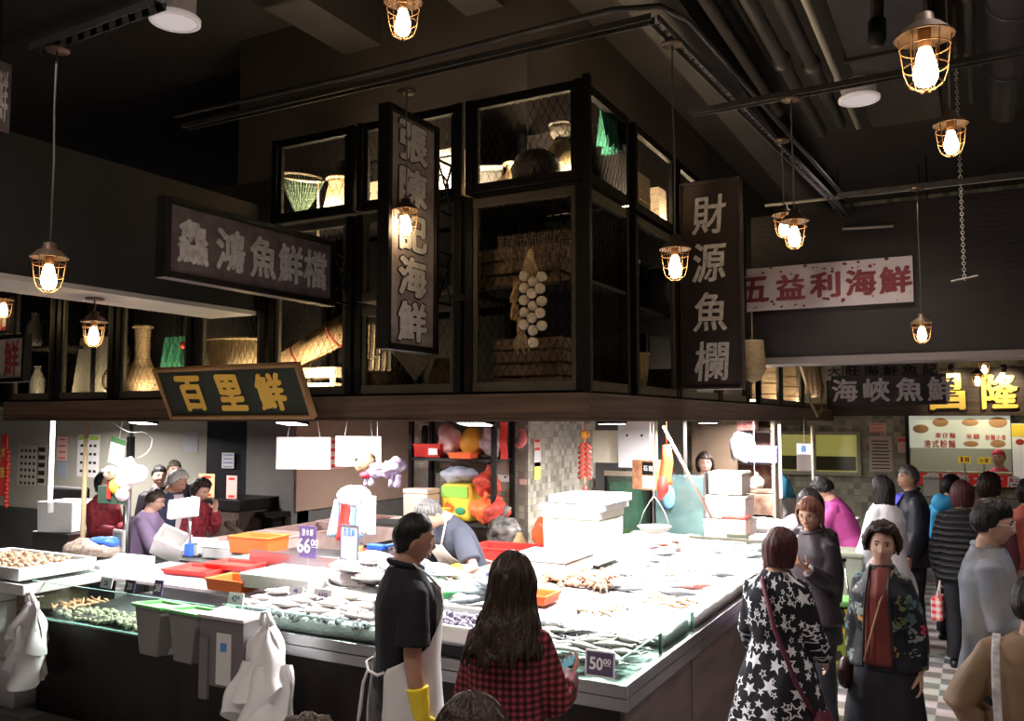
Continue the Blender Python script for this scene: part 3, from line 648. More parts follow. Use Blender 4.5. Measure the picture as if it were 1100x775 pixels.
sign('hanging_sign', 'tall black sign with four white characters over the aisle', (-1.655, Y3, 3.115), (1, 0, 0), (0, 0, 1), .40, 1.46, M_vb, '財源魚欄',
     [(0, .50), (-.005, .155), (0, -.20), (0, -.55)], .3, M_ink_w, M_vb, .02, .08, .02, 0.020, (.23, .27), 8, shear=.06)
# green blackboard hung on the fascia, top leaning out
bl, br_ = onY(189, 450, 4.22), onY(344, 450, 4.22)
tl = dep(180, 393, bl.length * .0 + 0) if False else None
cx = (bl.x + br_.x) / 2; w = br_.x - bl.x - .06
upv = Vector((-.02, -.17, .35)).normalized()
sign('blackboard_sign', 'green blackboard with three gold characters in a wooden frame on the fascia', Vector((cx, 4.185, 2.165)) + upv * .185, (1, 0, 0), upv, w, .33, mat('green_board', (.030, .036, .026), .5, var=.3, scale=7), '百里鮮',
     [(-.36, -.0), (-.0, 0), (.36, 0)], .25, M_gold, mat('light_wood_frame', (.36, .20, .09), .5, var=.2, scale=20), .024, .03, .05, .03, (.22, .24), 11)
a, b = onY(797, 311, 8.06), onY(978, 296, 8.06)
sign('wall_sign', 'long white sign with five brown-red characters on the dark bulkhead', ((a.x + b.x) / 2 + .02, 8.06, 3.36), (1, 0, 0), (0, 0, 1), b.x - a.x, .40, mat('splashed_white_board', (.52, .45, .44), .6, col2=(.44, .37, .36), scale=5), '五益利海鮮',
     [(-.62, 0), (-.30, 0), (.0, 0), (.30, 0), (.58, 0)], .25, M_red_ink, None, .02, .03, .04, 0.022, (.24, .22), 13)
t = bpy.context.scene.objects['wall_sign']; mb = MB()
rr = random.Random(5)
for i in range(46):
    x, y = rr.uniform(-.7, .7), rr.choice((-1, 1)) * rr.uniform(.11, .19); s_ = rr.uniform(.005, .022); mb.prism([(x + s_ * rr.uniform(.5, 1.2) * math.cos(q), y + s_ * rr.uniform(.4, 1) * math.sin(q)) for q in (k * 1.05 for k in range(6))], .001, .003)
mb.build('ink_splash', M_red_ink, t)
# small dark hanging sign and grey sign by the noodle shop, gold letters on the shop front
Y5 = 11.2
a, b = onY(893, 418, Y5), onY(1017, 418, Y5)
sign('hanging_sign', 'dark sign with four pale characters hanging before the noodle shop', ((a.x + b.x) / 2, Y5, onY(950, 419, Y5).z), (1, 0, 0), (0, 0, 1), b.x - a.x, .36, M_vb, '海峽魚鮮', [(-.48, 0), (-.12, 0), (.24, 0), (.58, 0)], .3, M_ink_w, None, .02, .05, .03, 0.020, (.28, .27), 17)
Y6 = 11.6
a, b = onY(887, 397, Y6), onY(1009, 396, Y6)
sign('grey_sign', 'grey board with black marks above the dark four character sign', ((a.x + b.x) / 2, Y6, onY(948, 398, Y6).z), (1, 0, 0), (0, 0, 1), b.x - a.x, .22, mat('grey_speckled_board', (.34, .30, .29), .7, col2=(.22, .19, .18), scale=30), '大旺海鮮魚記', [(-.55 + .22 * i, .0) for i in range(6)], .2, M_ink_k, None, .02, .04, .02, 0.015, (.16, .12), 19)
for nm_, hh in (('hanging_sign.003', .2), ('grey_sign', .12)):
    s_ = D.objects[nm_]
    for x in (-.5, .5): MB().cyl((x, 0, -.03), (x, 0, -.03), .01) ; MB().cyl((x, hh - .05, -.025), (x, 5.3 - s_.location.z, -.025), .008, n=8).build('hanging_rod', M_dark, s_)
Y7 = 13.05
M_shopb = wood('dark_shop_fascia', (.06, .04, .03), (.03, .02, .016), .5, (.4, 10, 14), 2)
struct('trim_6', MB().bb((onY(890, 430, 13.2).x, 13.08, onY(1000, 447, 13.1).z), (3.5, 13.2, 2.85)), M_shopb)
M_goldlit = mat('lit_gold_letters', (.9, .62, .14), .3, .3)
t = thing('shop_lettering', 'raised gold characters on the dark noodle shop front', 'sign', onY(1030, 421, 13.07))
t.rotation_euler = basis((1, 0, 0), (0, 0, 1)).to_euler()
for i, (ch, x) in enumerate((('昌', -.14), ('隆', .48))): letters(ch, [(x, 0)], .4, Matrix.Identity(3), (0, 0, 0), .03, .02, 0, .03, (.40, .46), 23 + i).build('character', M_goldlit, t, solid=.02)
# signs at the far end of the left side
for (x0, x1, y0, y1, yy, lb, ch) in ((-30, 26, 363, 408, 3.55, 'white framed sign with red brush strokes under the left beam', '鮮'), (-20, 9, 322, 357, 4.1, 'smaller white framed sign above the red brush sign', '記')):
    a, b = onY(x0, y1, yy), onY(x1, y0, yy)
    sign('framed_sign', lb, ((a.x + b.x) / 2, yy, (a.z + b.z) / 2), (1, 0, 0), (0, 0, 1), b.x - a.x, b.z - a.z, mat('pinkish_white_board', (.60, .50, .45), .6), ch, [((b.x - a.x) * .28, 0)], .2, mat('bright_red_ink', (.4, .04, .04), .6), M_dark, .03, .04, .01, 0.040, (.16, .24), 29)
a, b = onX(-14, 62, -4.29), onX(10, 150, -4.29)
sign('wall_sign', 'worn purple-grey sign fixed high on the black upper wall', (-4.29, (a.y + b.y) / 2, (onX(10, 62, -4.29).z + onX(10, 150, -4.29).z) / 2), (0, 1, 0), (0, 0, 1), abs(b.y - a.y), .36, M_slate, '鮮', [(.02, 0)], .3, M_ink_w, None, .02, .02, .02, 0.045, (.05, .26), 31)

# ================================================================ LAMPS
M_bulb = emis('bulb_filament_glow', (1, .70, .36), 55)
M_shade = mat('rusty_lamp_shade', (.13, .085, .055), .5, .6, var=.4, scale=30)
M_cagew = mat('copper_wire', (.36, .20, .10), .4, .7)
M_cord = mat('grey_flex', (.16, .15, .14), .6)
lamp_proto = None
def lamp_parts(t):
    MB().lathe([(.012, .075), (.028, .07), (.032, .045), (.05, .035), (.082, .004), (.088, 0), (.084, -.003), (.05, .022), (.01, .04)], n=28, cap=False).build('shade', M_shade, t, smooth=True)
    MB().cyl((0, 0, .04), (0, 0, -.035), .019, n=14).build('socket', M_cagew, t, smooth=True)
    MB().lathe([(.014, -.03), (.02, -.045), (.030, -.08), (.036, -.110), (.033, -.134), (.022, -.150), (.003, -.156)], n=20).build('bulb', M_bulb, t, smooth=True)
    mb = MB()
    for i in range(6):
        a = i * math.pi / 3 + .2; mb.tube([(r * math.cos(a), r * math.sin(a), z) for r, z in ((.074, 0), (.070, -.04), (.062, -.11), (.05, -.145), (.022, -.168), (.0, -.17))], .0020, 5)
    for r, z in ((.072, -.035), (.064, -.095), (.048, -.148)): mb.torus((0, 0, z), r, .0020, 28, 5)
    mb.build('wire_guard', M_cagew, t, smooth=True)
_tree = None
def pendant(p, top, label, plate=True):
    global lamp_proto, _tree
    if lamp_proto is None:
        t = thing('pendant_lamp', label, 'lamp', p, 0); lamp_parts(t); lamp_proto = t; _tree = family(t)
    else: t = dup(lamp_proto, p, random.uniform(0, 1), label, tree=_tree)
    t.scale = (.87,) * 3; L = (top - p.z) / .87
    MB().tube([(0, 0, .07), (.004, .003, .07 + (L - .07) * .4), (-.003, .002, .07 + (L - .07) * .7), (0, 0, L)], .005, 6).build('cord', M_cord, t, smooth=True)
    if plate: MB().lathe([(.055, L - .012), (.06, L - .006), (.06, L), (.01, L + .004)], n=20).build('ceiling_rose', M_shade, t, smooth=True)
    return t
def rim(x, y, wpx, dia=.148): return dep(x, y, FPX * dia / wpx)
pendant(rim(725, 268, 34), 3.937, 'caged pendant lamp beside the tall black aisle sign')
pendant(rim(436, 226, 29.5), 3.937, 'caged pendant lamp in front of the tall grey sign')
pendant(rim(433, 2, 41), 5.3, 'caged pendant lamp at the top edge above the grey sign')
pendant(rim(993, 40, 60), 5.3, 'largest caged pendant lamp, high beside the round ducts', False)
pendant(rim(1021, 134, 35), 5.3, 'caged pendant lamp just below the largest one', False)
pendant(rim(853, 238, 30), 3.867, 'caged pendant lamp on a long cord above the white sign, front one of two')
pendant(rim(842, 231, 25), 3.937, 'caged pendant lamp half hidden behind another above the white sign')
pendant(rim(53, 277, 38), 3.727, 'caged pendant lamp on a long cord before the left beam')
pendant(onX(101, 346, -4.52), 2.86, 'small caged pendant lamp under the left beam')
pendant(rim(990, 347, 22), 3.837, 'small caged pendant lamp on a long cord beside the white sign')
pendant(onY(18, 330, 5.2), 3.6, 'tiny caged lamp at the left edge under the beam', False)
pendant(onY(4, 322, 4.0), 3.6, 'bright caged lamp cut by the edge under the left beam', False)
pendant(onY(1050, 402, 11.5), 5.3, 'caged lamp near the gold shop characters, lower of two', False)
pendant(onY(1057, 390, 12.2), 5.3, 'caged lamp near the gold shop characters, upper of two', False)
# the surface-mounted white ceiling lights
M_cup = mat('white_light_can', (.55, .50, .49), .5)
M_disc = emis('ceiling_light_disc', (1, .86, .84), .55)
def can(p, top, r, label, power):
    t = thing('ceiling_light', label, 'light', p); h = top - p.z
    MB().lathe([(r * .80, .02), (r * .84, h * .9), (r * .84, h)], n=32).build('housing', M_cup, t, smooth=True)
    MB().lathe([(r * .8, .03), (r, .02), (r, .0), (r * .86, -.006), (r * .80, .012)], n=36, cap=False).build('trim_ring', mat('white_trim_ring', (.8, .72, .70), .4, emit=(1, .86, .84), es=.25), t, smooth=True)
    MB().lathe([(.001, .004), (r * .86, .004)], n=32, cap=False).build('diffuser', M_disc, t)
    if power:
        ld = D.lights.new('can_lamp', 'SPOT'); ld.energy = power; ld.spot_size = R(120); ld.spot_blend = .8; ld.shadow_soft_size = .12; ld.color = (1, .88, .82)
        lo = D.objects.new('can_lamp', ld); COL.objects.link(lo); lo.parent = t; lo.location = (0, 0, -.02)
    return t
can(dep(188, 24, 4.2), 5.3, .12, 'white round ceiling light at the upper edge beside the tray', 0)
can(dep(923, 108, 6.55), 4.72, .15, 'white round ceiling light fixed to the flat duct', 220)
for x, y in ((1.2, 1.0), (1.6, 5.5), (-1.6, 1.6), (.5, 3.0), (-3.4, 1.2)): can(Vector((x, y, 4.95)), 5.3, .12, 'unseen ceiling light added to brighten the front part of the hall', 240)  # unseen lights, added to brighten the people in front and the facade
for o in D.objects:
    if o.get('label') == 'unseen ceiling light added to brighten the front part of the hall': o['group'] = 'added ceiling lights'
# ================================================================ STALL COUNTERS
YF, XF = 4.02, -1.55
M_glass = thin_glass('tank_glass', (.90, .98, .95), .02, .10)
M_gedge = mat('glass_edge_green', (.25, .5, .42), .2)
M_water = thin_glass('tank_water', (.80, .92, .88), .05, .06)
M_blackglass = mat('black_glass_band', (.012, .012, .014), .08)
t = thing('fish_counter', 'long steel and dark board counter with glass tanks facing the bags and bins', 'counter', (XF, YF, 0))
t2 = thing('fish_counter', 'ice counter run along the aisle with dark boarded side', 'counter', (XF, 5.3, 0))
def B(name, a, b, m, bev=.003, par=t): o = Vector(par.location); return MB().bb(Vector(a) - o, Vector(b) - o).build(name, m, par, bevel=bev)
M_side = wood('dark_counter_boards_side', (.18, .125, .115), (.11, .08, .075), .5, (.6, .6, 3), 3.0); M_dst = mat('dull_steel_side', (.36, .33, .33), .35, 1.0, var=.25, scale=4, stretch=(30, .3, .3))
B('base_panel', (-6.25, YF + .06, 0), (XF - .06, YF + .12, .735), M_base)
B('base_panel', (XF - .12, YF + .12, 0), (XF - .06, 5.27, .735), M_side); B('base_panel', (XF - .12, 5.29, 0), (XF - .06, 10.6, .735), M_side, par=t2)
for z0, z1 in ((.735, .797), (.80, .862)):
    B('steel_apron', (-4.33, YF, z0), (XF, YF + .03, z1), M_steel); B('steel_apron', (XF - .03, YF + .03, z0), (XF, 5.28, z1), M_dst); B('steel_apron', (XF - .03, 5.29, z0), (XF, 10.6, z1), M_dst, par=t2)
B('steel_top', (-4.33, YF + .03, .83), (XF - .03, 5.25, .858), M_steel); B('steel_top', (-3.12, 5.30, .83), (XF - .03, 8.4, .858), M_steel, par=t2); B('steel_top', (-2.0, 8.4, .83), (XF - .03, 10.6, .858), M_steel, par=t2)
B('tank_floor', (-6.25, YF, .685), (-4.34, 5.25, .70), M_steel)
B('tank_divider', (-4.36, YF, .70), (-4.335, 5.25, .95), M_steel)
B('back_splash', (-5.3, 5.25, .70), (-3.2, 5.28, 1.09), M_steel)
def pane(a, b, m=M_glass, par=t): return B('glass_pane', a, b, m, 0, par)
pane((-6.25, YF, .70), (-4.36, YF + .012, .955)); pane((-6.25, YF + .012, .70), (-6.24, 5.25, .955))
B('glass_edge', (-6.25, YF - .001, .955), (-4.36, YF + .013, .959), M_gedge, 0); B('glass_edge', (-6.25, YF - .006, .69), (-4.36, YF + .014, .701), M_gedge, 0)
for a, b in ((-4.32, -3.02), (-2.28, XF - .03)):
    pane((a, YF + .035, .86), (b, YF + .047, .97)); B('glass_edge', (a, YF + .035, .97), (b, YF + .047, .974), M_gedge, 0)
B('black_glass', (-3.01, YF + .03, .862), (-2.29, YF + .04, .925), M_blackglass)
k = YF + .047
for y1, pr in ((4.66, t), (5.26, t)):
    pane((XF - .055, k, .86), (XF - .043, y1, .97), par=pr); B('glass_edge', (XF - .055, k, .97), (XF - .043, y1, .974), M_gedge, 0); B('glass_edge', (XF - .058, y1, .86), (XF - .04, y1 + .012, .975), M_gedge, 0); k = y1 + .013
# ice beds: rough sloping crushed ice (one heap each)
def icebed(name, x0, x1, y0, y1, f, label, nu=60, nv=40):
    mb = MB(); nz_ = lambda x, y: .012 * noise.noise(Vector((x * 6, y * 6, 0))) + .006 * noise.noise(Vector((x * 19, y * 19, 3)))
    mb.grid(lambda u, v: Vector((x0 + (x1 - x0) * u, y0 + (y1 - y0) * v, f(x0 + (x1 - x0) * u, y0 + (y1 - y0) * v) + nz_(x0 + (x1 - x0) * u, y0 + (y1 - y0) * v))), nu, nv)
    w = nu + 1
    ring = [i for i in range(w)] + [j * w + nu for j in range(1, nv + 1)] + [nv * w + i for i in range(nu - 1, -1, -1)] + [j * w for j in range(nv - 1, 0, -1)]
    base = len(mb.v); mb.v += [(mb.v[i][0], mb.v[i][1], .862) for i in ring]; n_ = len(ring)
    for i in range(n_): mb.f.append([ring[i], base + i, base + (i + 1) % n_, ring[(i + 1) % n_]]); mb.mi.append(0)
    mb.f.append([base + n_ - 1 - i for i in range(n_)]); mb.mi.append(0)
    q = one(name, mb, M_ice, label, 'ice', smooth=True); q['kind'] = 'stuff'; return q
iceL = lambda x, y: .945 + .10 * max(0, min(1, (y - 4.1) / 1.0))
iceR = lambda x, y: .945 + .09 * max(0, min(1, (-1.65 - x) / 1.2))
iceC = lambda x, y: .905
icebed('crushed_ice', -4.31, -3.03, YF + .06, 5.23, iceL, 'crushed ice bed with fish behind the plastic bags and grey box')
icebed('crushed_ice', -3.0, -2.25, 4.75, 5.23, lambda x, y: .97, 'crushed ice strip behind the black shells tray')
icebed('crushed_ice', -3.10, -1.60, 5.30, 8.38, iceR, 'long crushed ice bed on the aisle side of the counter', 60, 120)
icebed('crushed_ice', -1.99, -1.60, 8.40, 10.5, iceR, 'narrow far end of the ice bed on the aisle side', 20, 80)
icebed('crushed_ice', -2.24, -1.62, 4.78, 5.25, lambda x, y: .93 + .04 * (y - 4.78), 'crushed ice just behind the glass corner tank', 30, 30)
pw = MB().bb((-2.27, YF + .055, .863), (XF - .065, 4.74, .90)); one('tank_water', pw, thin_glass('corner_water', (.86, .94, .91), .04, .04), 'shallow water in the glass corner tank', 'water')['kind'] = 'stuff'

# ================================================================ SEAFOOD
rs_ = random.Random(11)
M_sil = mat('silver_fish_skin', (.78, .79, .80), .35, .0, col2=(.55, .57, .60), scale=14, stretch=(1, 4, 1))
M_drk = mat('dark_fish_skin', (.10, .11, .12), .3, .2, col2=(.25, .26, .27), scale=16)
M_redf = mat('red_fish_skin', (.72, .20, .16), .35, .1, col2=(.80, .42, .36), scale=14)
M_pal = mat('pale_flesh', (.84, .76, .72), .35, var=.12, scale=20)
M_eye = mat('fish_eye', (.02, .02, .02), .1)
def fish_proto(m, L=.24, H=.075, W=.04):
    t = thing('whole_fish', 'x', 'fish', (0, 0, -50)); prof = [(.05, .0), (.35, .08), (.75, .22), (1, .42), (.82, .65), (.42, .84), (.22, .92), (.2, .95)]
    mb = MB(); mb.rings([[(L * (x - .5), W / 2 * r * math.cos(a) if False else H / 2 * r * math.sin(a), W / 2 * (1 + r * math.cos(a))) for a in (2 * math.pi * i / 14 for i in range(14))] for r, x in prof]); mb.build('fish_body', m, t, smooth=True)
    mb = MB(); z = W / 2
    mb.prism([(L * .43, .006), (L * .43, -.006), (L * .6, -H * .55), (L * .54, 0), (L * .6, H * .55)], z - .003, z + .003); mb.build('tail_fin', m, t)
    MB().prism([(-L * .12, H * .40), (L * .0, H * .68), (L * .22, H * .40), (L * .2, H * .25)], z - .002, z + .002).build('dorsal_fin', m, t)
    MB().ball((-L * .38, H * .10, W * .78), .006, 8, 6).build('eye', M_eye, t)
    return t
def squid_proto(m):
    t = thing('squid', 'x', 'squid', (0, 0, -50)); mb = MB()
    mb.rings([[(.2 * x, r * .035 * math.sin(a), .016 + r * .016 * math.cos(a)) for a in (2 * math.pi * i / 12 for i in range(12))] for x, r in ((-.5, .05), (-.4, .45), (-.2, .8), (.1, 1), (.35, .95), (.4, .6), (.5, .6), (.55, .4))]); mb.build('mantle', m, t, smooth=True)
    MB().prism([(-.1, 0), (-.05, .055), (-.01, .02), (-.01, -.02), (-.05, -.055)], .014, .019).build('fin', m, t)
    for i in range(6): y = -.02 + .008 * i; MB().tube([(.1, y, .014), (.14, y * 1.6, .01), (.18 + .01 * (i % 3), y * 2.4, .008)], (.006, .005, .002), 5).build('tentacle', m, t, smooth=True)
    return t
def crab_proto(m):
    t = thing('crab', 'x', 'crab', (0, 0, -50)); MB().ball((0, 0, .025), (.06, .042, .022), 14, 8).build('shell', m, t, smooth=True)
    for s in (-1, 1):
        for i in range(4): a = R(-35 + 26 * i); c, d = math.cos(a), math.sin(a); MB().tube([(s * .05 * c, .04 * d, .022), (s * .09 * c, .08 * d, .04), (s * .12 * c, .11 * d, .004)], (.008, .007, .003), 6).build('leg', m, t, smooth=True)
        MB().tube([(s * .04, -.03, .025), (s * .07, -.07, .03), (s * .045, -.095, .03)], (.010, .014, .012), 7).build('claw', m, t, smooth=True)
    return t
def prawn_proto(m):
    t = thing('prawn', 'x', 'prawn', (0, 0, -50)); pts = [(.05 * math.cos(a), .05 * math.sin(a), .012) for a in (R(20 + 200 * i / 9) for i in range(10))]
    MB().tube(pts, [.003, .009, .011, .012, .011, .010, .009, .008, .006, .004], 8).build('body_shell', m, t, smooth=True)
    MB().prism([(-.045, -.012), (-.062, -.03), (-.04, -.036), (-.03, -.016)], .008, .014).build('tail_fan', m, t)
    for k in (0, 1): MB().tube([pts[0], (.075, .0 + .02 * k, .02), (.06 + .05 * k, -.05, .012)], .0012, 4).build('feeler', m, t)
    return t
M_clamg = mat('green_brown_shell', (.16, .19, .11), .4, col2=(.36, .36, .24), scale=40); M_mus = mat('purple_black_shell', (.06, .055, .085), .3, col2=(.20, .18, .24), scale=30)
M_shl = mat('brown_cream_shell', (.55, .38, .24), .45, col2=(.26, .14, .09), scale=45)
def shell(m, name='clam', r=(.022, .017, .012)):
    t = thing(name, 'x', 'shellfish', (0, 0, -50))
    for s in (1, -1):
        mb = MB().ball((0, 0, 0), r, 10, 6); mb.v = [(x * (1 - .25 * y / r[1]), y, max(0, z) * s + .0006 * s) for x, y, z in mb.v]; mb.build('valve', m, t, smooth=True)
    return t
def scatter(proto, spots, label, group, sc=(.9, 1.15), flat=.25, cat=None):
    tr = family(proto); proto['group'] = group; proto['label'] = label
    for i, (x, y, z, a) in enumerate(spots):
        rot = (rs_.uniform(-flat, flat), rs_.uniform(-flat, flat), a); s = rs_.uniform(*sc)
        if i == 0: proto.location = (x, y, z); proto.rotation_euler = rot; proto.scale = (s,) * 3
        else: dup(proto, (x, y, z), rot, scale=s, tree=tr)
def fill(x0, x1, y0, y1, sx, sy, f, ang=0, jit=.3, ja=.3, dz=0):
    out = []; y = y0
    while y <= y1:
        x = x0
        while x <= x1: px_, py_ = x + rs_.uniform(-jit, jit) * sx, y + rs_.uniform(-jit, jit) * sy; out.append((px_, py_, f(px_, py_) + dz, ang + rs_.uniform(-ja, ja))); x += sx
        y += sy
    return out
# aisle side ice bed
scatter(fish_proto(M_sil), fill(-2.45, -1.8, 6.0, 7.3, .28, .13, iceR, 0), 'silver whole fish lying in rows on the long aisle side ice bed', 'silver fish on the aisle side ice', flat=.08)
scatter(fish_proto(M_pal, .2, .07), fill(-2.4, -1.75, 7.5, 8.2, .26, .14, iceR, .4), 'pale pinkish fish farther along the aisle side ice bed', 'pale fish on the aisle side ice', flat=.08)
scatter(fish_proto(M_drk, .3, .07), [(-1.85, 5.75, iceR(-1.85, 5.75), .3), (-2.15, 5.62, iceR(-2.15, 5.62), .1), (-1.8, 6.62, iceR(-1.8, 6.6), .2), (-1.78, 8.05, iceR(-1.8, 8), .2), (-1.75, 7.7, iceR(-1.8, 8), .1), (-2.3, 5.55, iceR(-2.3, 5.5), .5)], 'dark grey fish lying loose on the aisle side ice bed', 'dark fish on the aisle side ice', flat=.08)
scatter(fish_proto(M_redf, .26, .1, .05), [(-1.83, 6.05, iceR(-1.83, 6.0), .5), (-1.95, 6.16, iceR(-1.9, 6.1), .3)], 'red snapper lying near the edge of the aisle side ice bed', 'red fish on the aisle side ice', flat=.08)
scatter(squid_proto(mat('reddish_squid_skin', (.55, .25, .2), .3, col2=(.75, .5, .45), scale=30)), [(-2.5 + .1 * (i % 2), 7.15 + .06 * i, iceR(-2.5, 7) + .025 * (i % 3), .4 * i) for i in range(6)], 'reddish squid heaped below the hanging scale pan', 'squid below the scale', flat=.2)
M_crab = mat('brown_crab_shell', (.34, .17, .10), .4, col2=(.55, .33, .22), scale=30)
scatter(crab_proto(M_crab), [(-2.72 + .11 * (i % 5) + rs_.uniform(-.03, .03), 5.46 + .1 * (i // 5), iceR(-2.6, 5.4) + .0 + .03 * (i % 2), rs_.uniform(0, 6)) for i in range(14)], 'brown crab in the heap on ice beside the long-haired woman', 'brown crabs in a heap', flat=.3)
scatter(prawn_proto(mat('orange_prawn_shell', (.78, .36, .18), .35, col2=(.85, .6, .45), scale=40)), fill(-1.95, -1.72, 5.46, 5.62, .075, .05, iceR, 0, .3, 3) + fill(-2.2, -2.05, 6.35, 6.45, .06, .05, iceR, 0, .3, 3), 'orange prawn lying on the aisle side ice bed', 'orange prawns on ice')
scatter(prawn_proto(mat('pale_prawn_shell', (.72, .58, .42), .35, col2=(.5, .36, .22), scale=40)), fill(-2.3, -2.0, 5.0, 5.25, .08, .06, lambda x, y: .95, 0, .3, 3), 'amber prawn in the patch behind the glass corner tank', 'amber prawns behind the corner tank')
# corner tank: live fish under water
scatter(fish_proto(M_drk, .26, .07), fill(-2.2, -1.75, 4.15, 4.65, .2, .085, iceC, .2, .3, .5, -.005), 'dark live fish in the glass corner tank behind the price card', 'fish in the corner tank', flat=.1)
scatter(fish_proto(mat('grey_green_fish_skin', (.36, .40, .33), .3, .1, col2=(.18, .2, .17), scale=18), .22, .06), fill(-2.15, -1.7, 4.2, 4.6, .21, .11, iceC, -.3, .3, .6, .02), 'grey-green fish floating on top in the glass corner tank', 'grey-green fish in the corner tank', flat=.15)
# left ice bed: stacked cuttlefish and white fish, yellow squid
def cuttle(m):
    t = thing('cuttlefish', 'x', 'cuttlefish', (0, 0, -50)); MB().ball((0, 0, .028), (.13, .075, .03), 18, 10).build('mantle', m, t, smooth=True)
    MB().ball((.14, 0, .022), (.04, .035, .022), 12, 8).build('head', m, t, smooth=True)
    for i in range(5): y = -.024 + .012 * i; MB().tube([(.165, y, .02), (.2, y * 1.5, .012), (.225, y * 2, .008)], (.008, .006, .002), 5).build('tentacle', m, t, smooth=True)
    MB().torus((0, 0, .02), .118, .006, 24, 5).build('fin_skirt', m, t); t.children[-1].scale = (1.08, .62, 1); MB().ball((.145, -.02, .042), .006, 8, 6).build('eye', M_eye, t)
    return t
cs = []
for i in range(26):
    x = -4.05 + .95 * rs_.random(); y = 4.72 + .38 * rs_.random(); cs.append((x, y, iceL(x, y) + .012 + .045 * (i // 9), rs_.uniform(-.5, .5)))
scatter(cuttle(mat('white_cuttlefish_skin', (.82, .78, .76), .3, col2=(.62, .55, .55), scale=26)), cs, 'big white cuttlefish in the heap on the ice bed before the steel back', 'white cuttlefish heap', flat=.18)
scatter(squid_proto(mat('yellowish_squid_skin', (.80, .68, .36), .35, col2=(.62, .44, .22), scale=30)), [(-4.5 + .19 * (i % 6) , 4.92 + .1 * (i // 6), .99 + .015 * (i % 2), 1.2 + rs_.uniform(-.3, .3)) for i in range(15)], 'yellowish squid in a row behind the white foam tray', 'yellow squid row')
scatter(fish_proto(M_pal, .22, .08), fill(-4.15, -3.15, 4.2, 4.5, .24, .1, iceL, .1), 'pale fish on the ice bed just behind the low glass', 'pale fish behind the low glass', flat=.08)
scatter(fish_proto(M_drk, .12, .035), fill(-4.2, -3.1, 4.1, 4.15, .075, .05, lambda x, y: .93, 1.5, .4, .5), 'small dark fish pressed in ice against the low glass', 'small dark fish at the low glass', flat=.4)
# shells in the glass tank, on the foam tray, on the far tray
TF = lambda x, y: .712 + .035 * (.5 + noise.noise(Vector((x * 4, y * 4, 0))))
scatter(shell(M_clamg, 'clam', (.026, .02, .014)), fill(-6.0, -4.55, 4.07, 4.3, .05, .037, TF, 0, .4, 3)[:240], 'green-brown clam lying in the long glass tank', 'clams in the long tank', flat=1.0)
scatter(shell(mat('orange_shell', (.70, .45, .25), .45, col2=(.5, .25, .12), scale=40), 'razor_shell', (.05, .011, .009)), fill(-6.15, -5.95, 4.1, 4.5, .08, .045, lambda x, y: .76, .3, .3, 1.2), 'orange razor shell at the end of the long glass tank', 'razor shells in the tank', flat=.6)
scatter(shell(M_mus, 'whelk', (.024, .019, .016)), fill(-2.92, -2.36, 4.16, 4.45, .055, .05, lambda x, y: 1.0, 0, .4, 3), 'purple-black shell on the white foam tray beside the apron man', 'black shells on the foam tray', flat=.8)
scatter(shell(M_shl, 'scallop', (.030, .025, .013)), fill(-7.25, -6.42, 4.0, 4.48, .062, .055, lambda x, y: 1.03 + .02 * rs_.random(), 0, .4, 3)[:130], 'brown cream shell heaped on the white tray at the counter end', 'shells on the end tray', flat=.6)
# ================================================================ ON, AT AND BEHIND THE COUNTER
M_purp = mat('purple_card', (.13, .085, .24), .5); M_navy = mat('navy_card', (.10, .085, .15), .5); M_cardw = mat('white_card', (.8, .8, .82), .5)
M_inkwh = mat('white_marker', (.85, .85, .88), .5); M_inkbl = mat('blue_marker', (.08, .25, .6), .5); M_inkpk = mat('pink_marker', (.75, .35, .45), .5)
def card(p, w, h, text, label, m=None, ink=None, tilt=-12, rz=0, stick=0, size=None, sub=None, border=None):
    """standing price card: big figures with small raised cents"""
    t = thing('price_card', label, 'price sign', p, rz); M = Euler((R(90 + tilt), 0, 0)).to_matrix(); m = m or M_purp; ink = ink or M_inkwh
    zc = h / 2 + stick; U = lambda x, y, z=0: M @ Vector((x, y, z)) + Vector((0, 0, 0))
    MB().box(U(0, zc, -.003), (w, h, .005), M).build('card', m, t)
    big, small = (text.split('.') + [''])[:2]; n_ = len(big); s = size or h * .62; step = s * .50
    x0 = -(n_ * step + len(small) * step * .55) / 2 + step / 2
    y = zc - (0 if not sub else h * .12)
    mb = letters(big, [(x0 + i * step, y) for i in range(n_)], s, M, (0, 0, 0), .03, .0, 0, .001, (s * .42, s * .78))
    if small:
        q = letters(small, [(x0 + n_ * step - step * .2 + i * step * .55, y + s * .2) for i in range(len(small))], s, M, (0, 0, 0), .03, 0, 0, .001, (s * .24, s * .36)); mb.add(q.v, q.f)
        mb.box(U(x0 + n_ * step - step * .2 + step * .3, y - s * .06, .001), (step * 1.0, s * .04, .001), M)
    if sub:
        q = letters(sub, [(-w * .36 + w * .72 * (i + .5) / len(sub), zc + h * .30) for i in range(len(sub))], h * .25, M, (0, 0, 0), .02, 0, 0, .001, (w * .6 / len(sub), h * .22)); mb.add(q.v, q.f)
    mb.build('lettering', ink, t)
    if border:
        for sgn in (-1, 1): MB().box(U(sgn * w / 2, zc, -.002), (.008, h, .009), M).build('border', border, t); MB().box(U(0, zc + sgn * h / 2, -.002), (w, .008, .009), M).build('border', border, t)
    if stick: MB().cyl(U(0, 0, -.004), U(0, stick, -.004), .004, n=6).build('stick', M_inkpk, t)
    return t
V = Vector
card(V((-1.695, 4.075, .975)) + V((0, -.045, -.09)), .15, .12, '50.00', 'dark purple price card reading 50.00 at the glass corner tank', M_navy, sub=None, border=M_cardw, tilt=-4)
card(onZ(345, 648, .97), .15, .085, '44.00', 'small purple price card reading 44.00 on the ice by the apron man', M_cardw, M_purp)
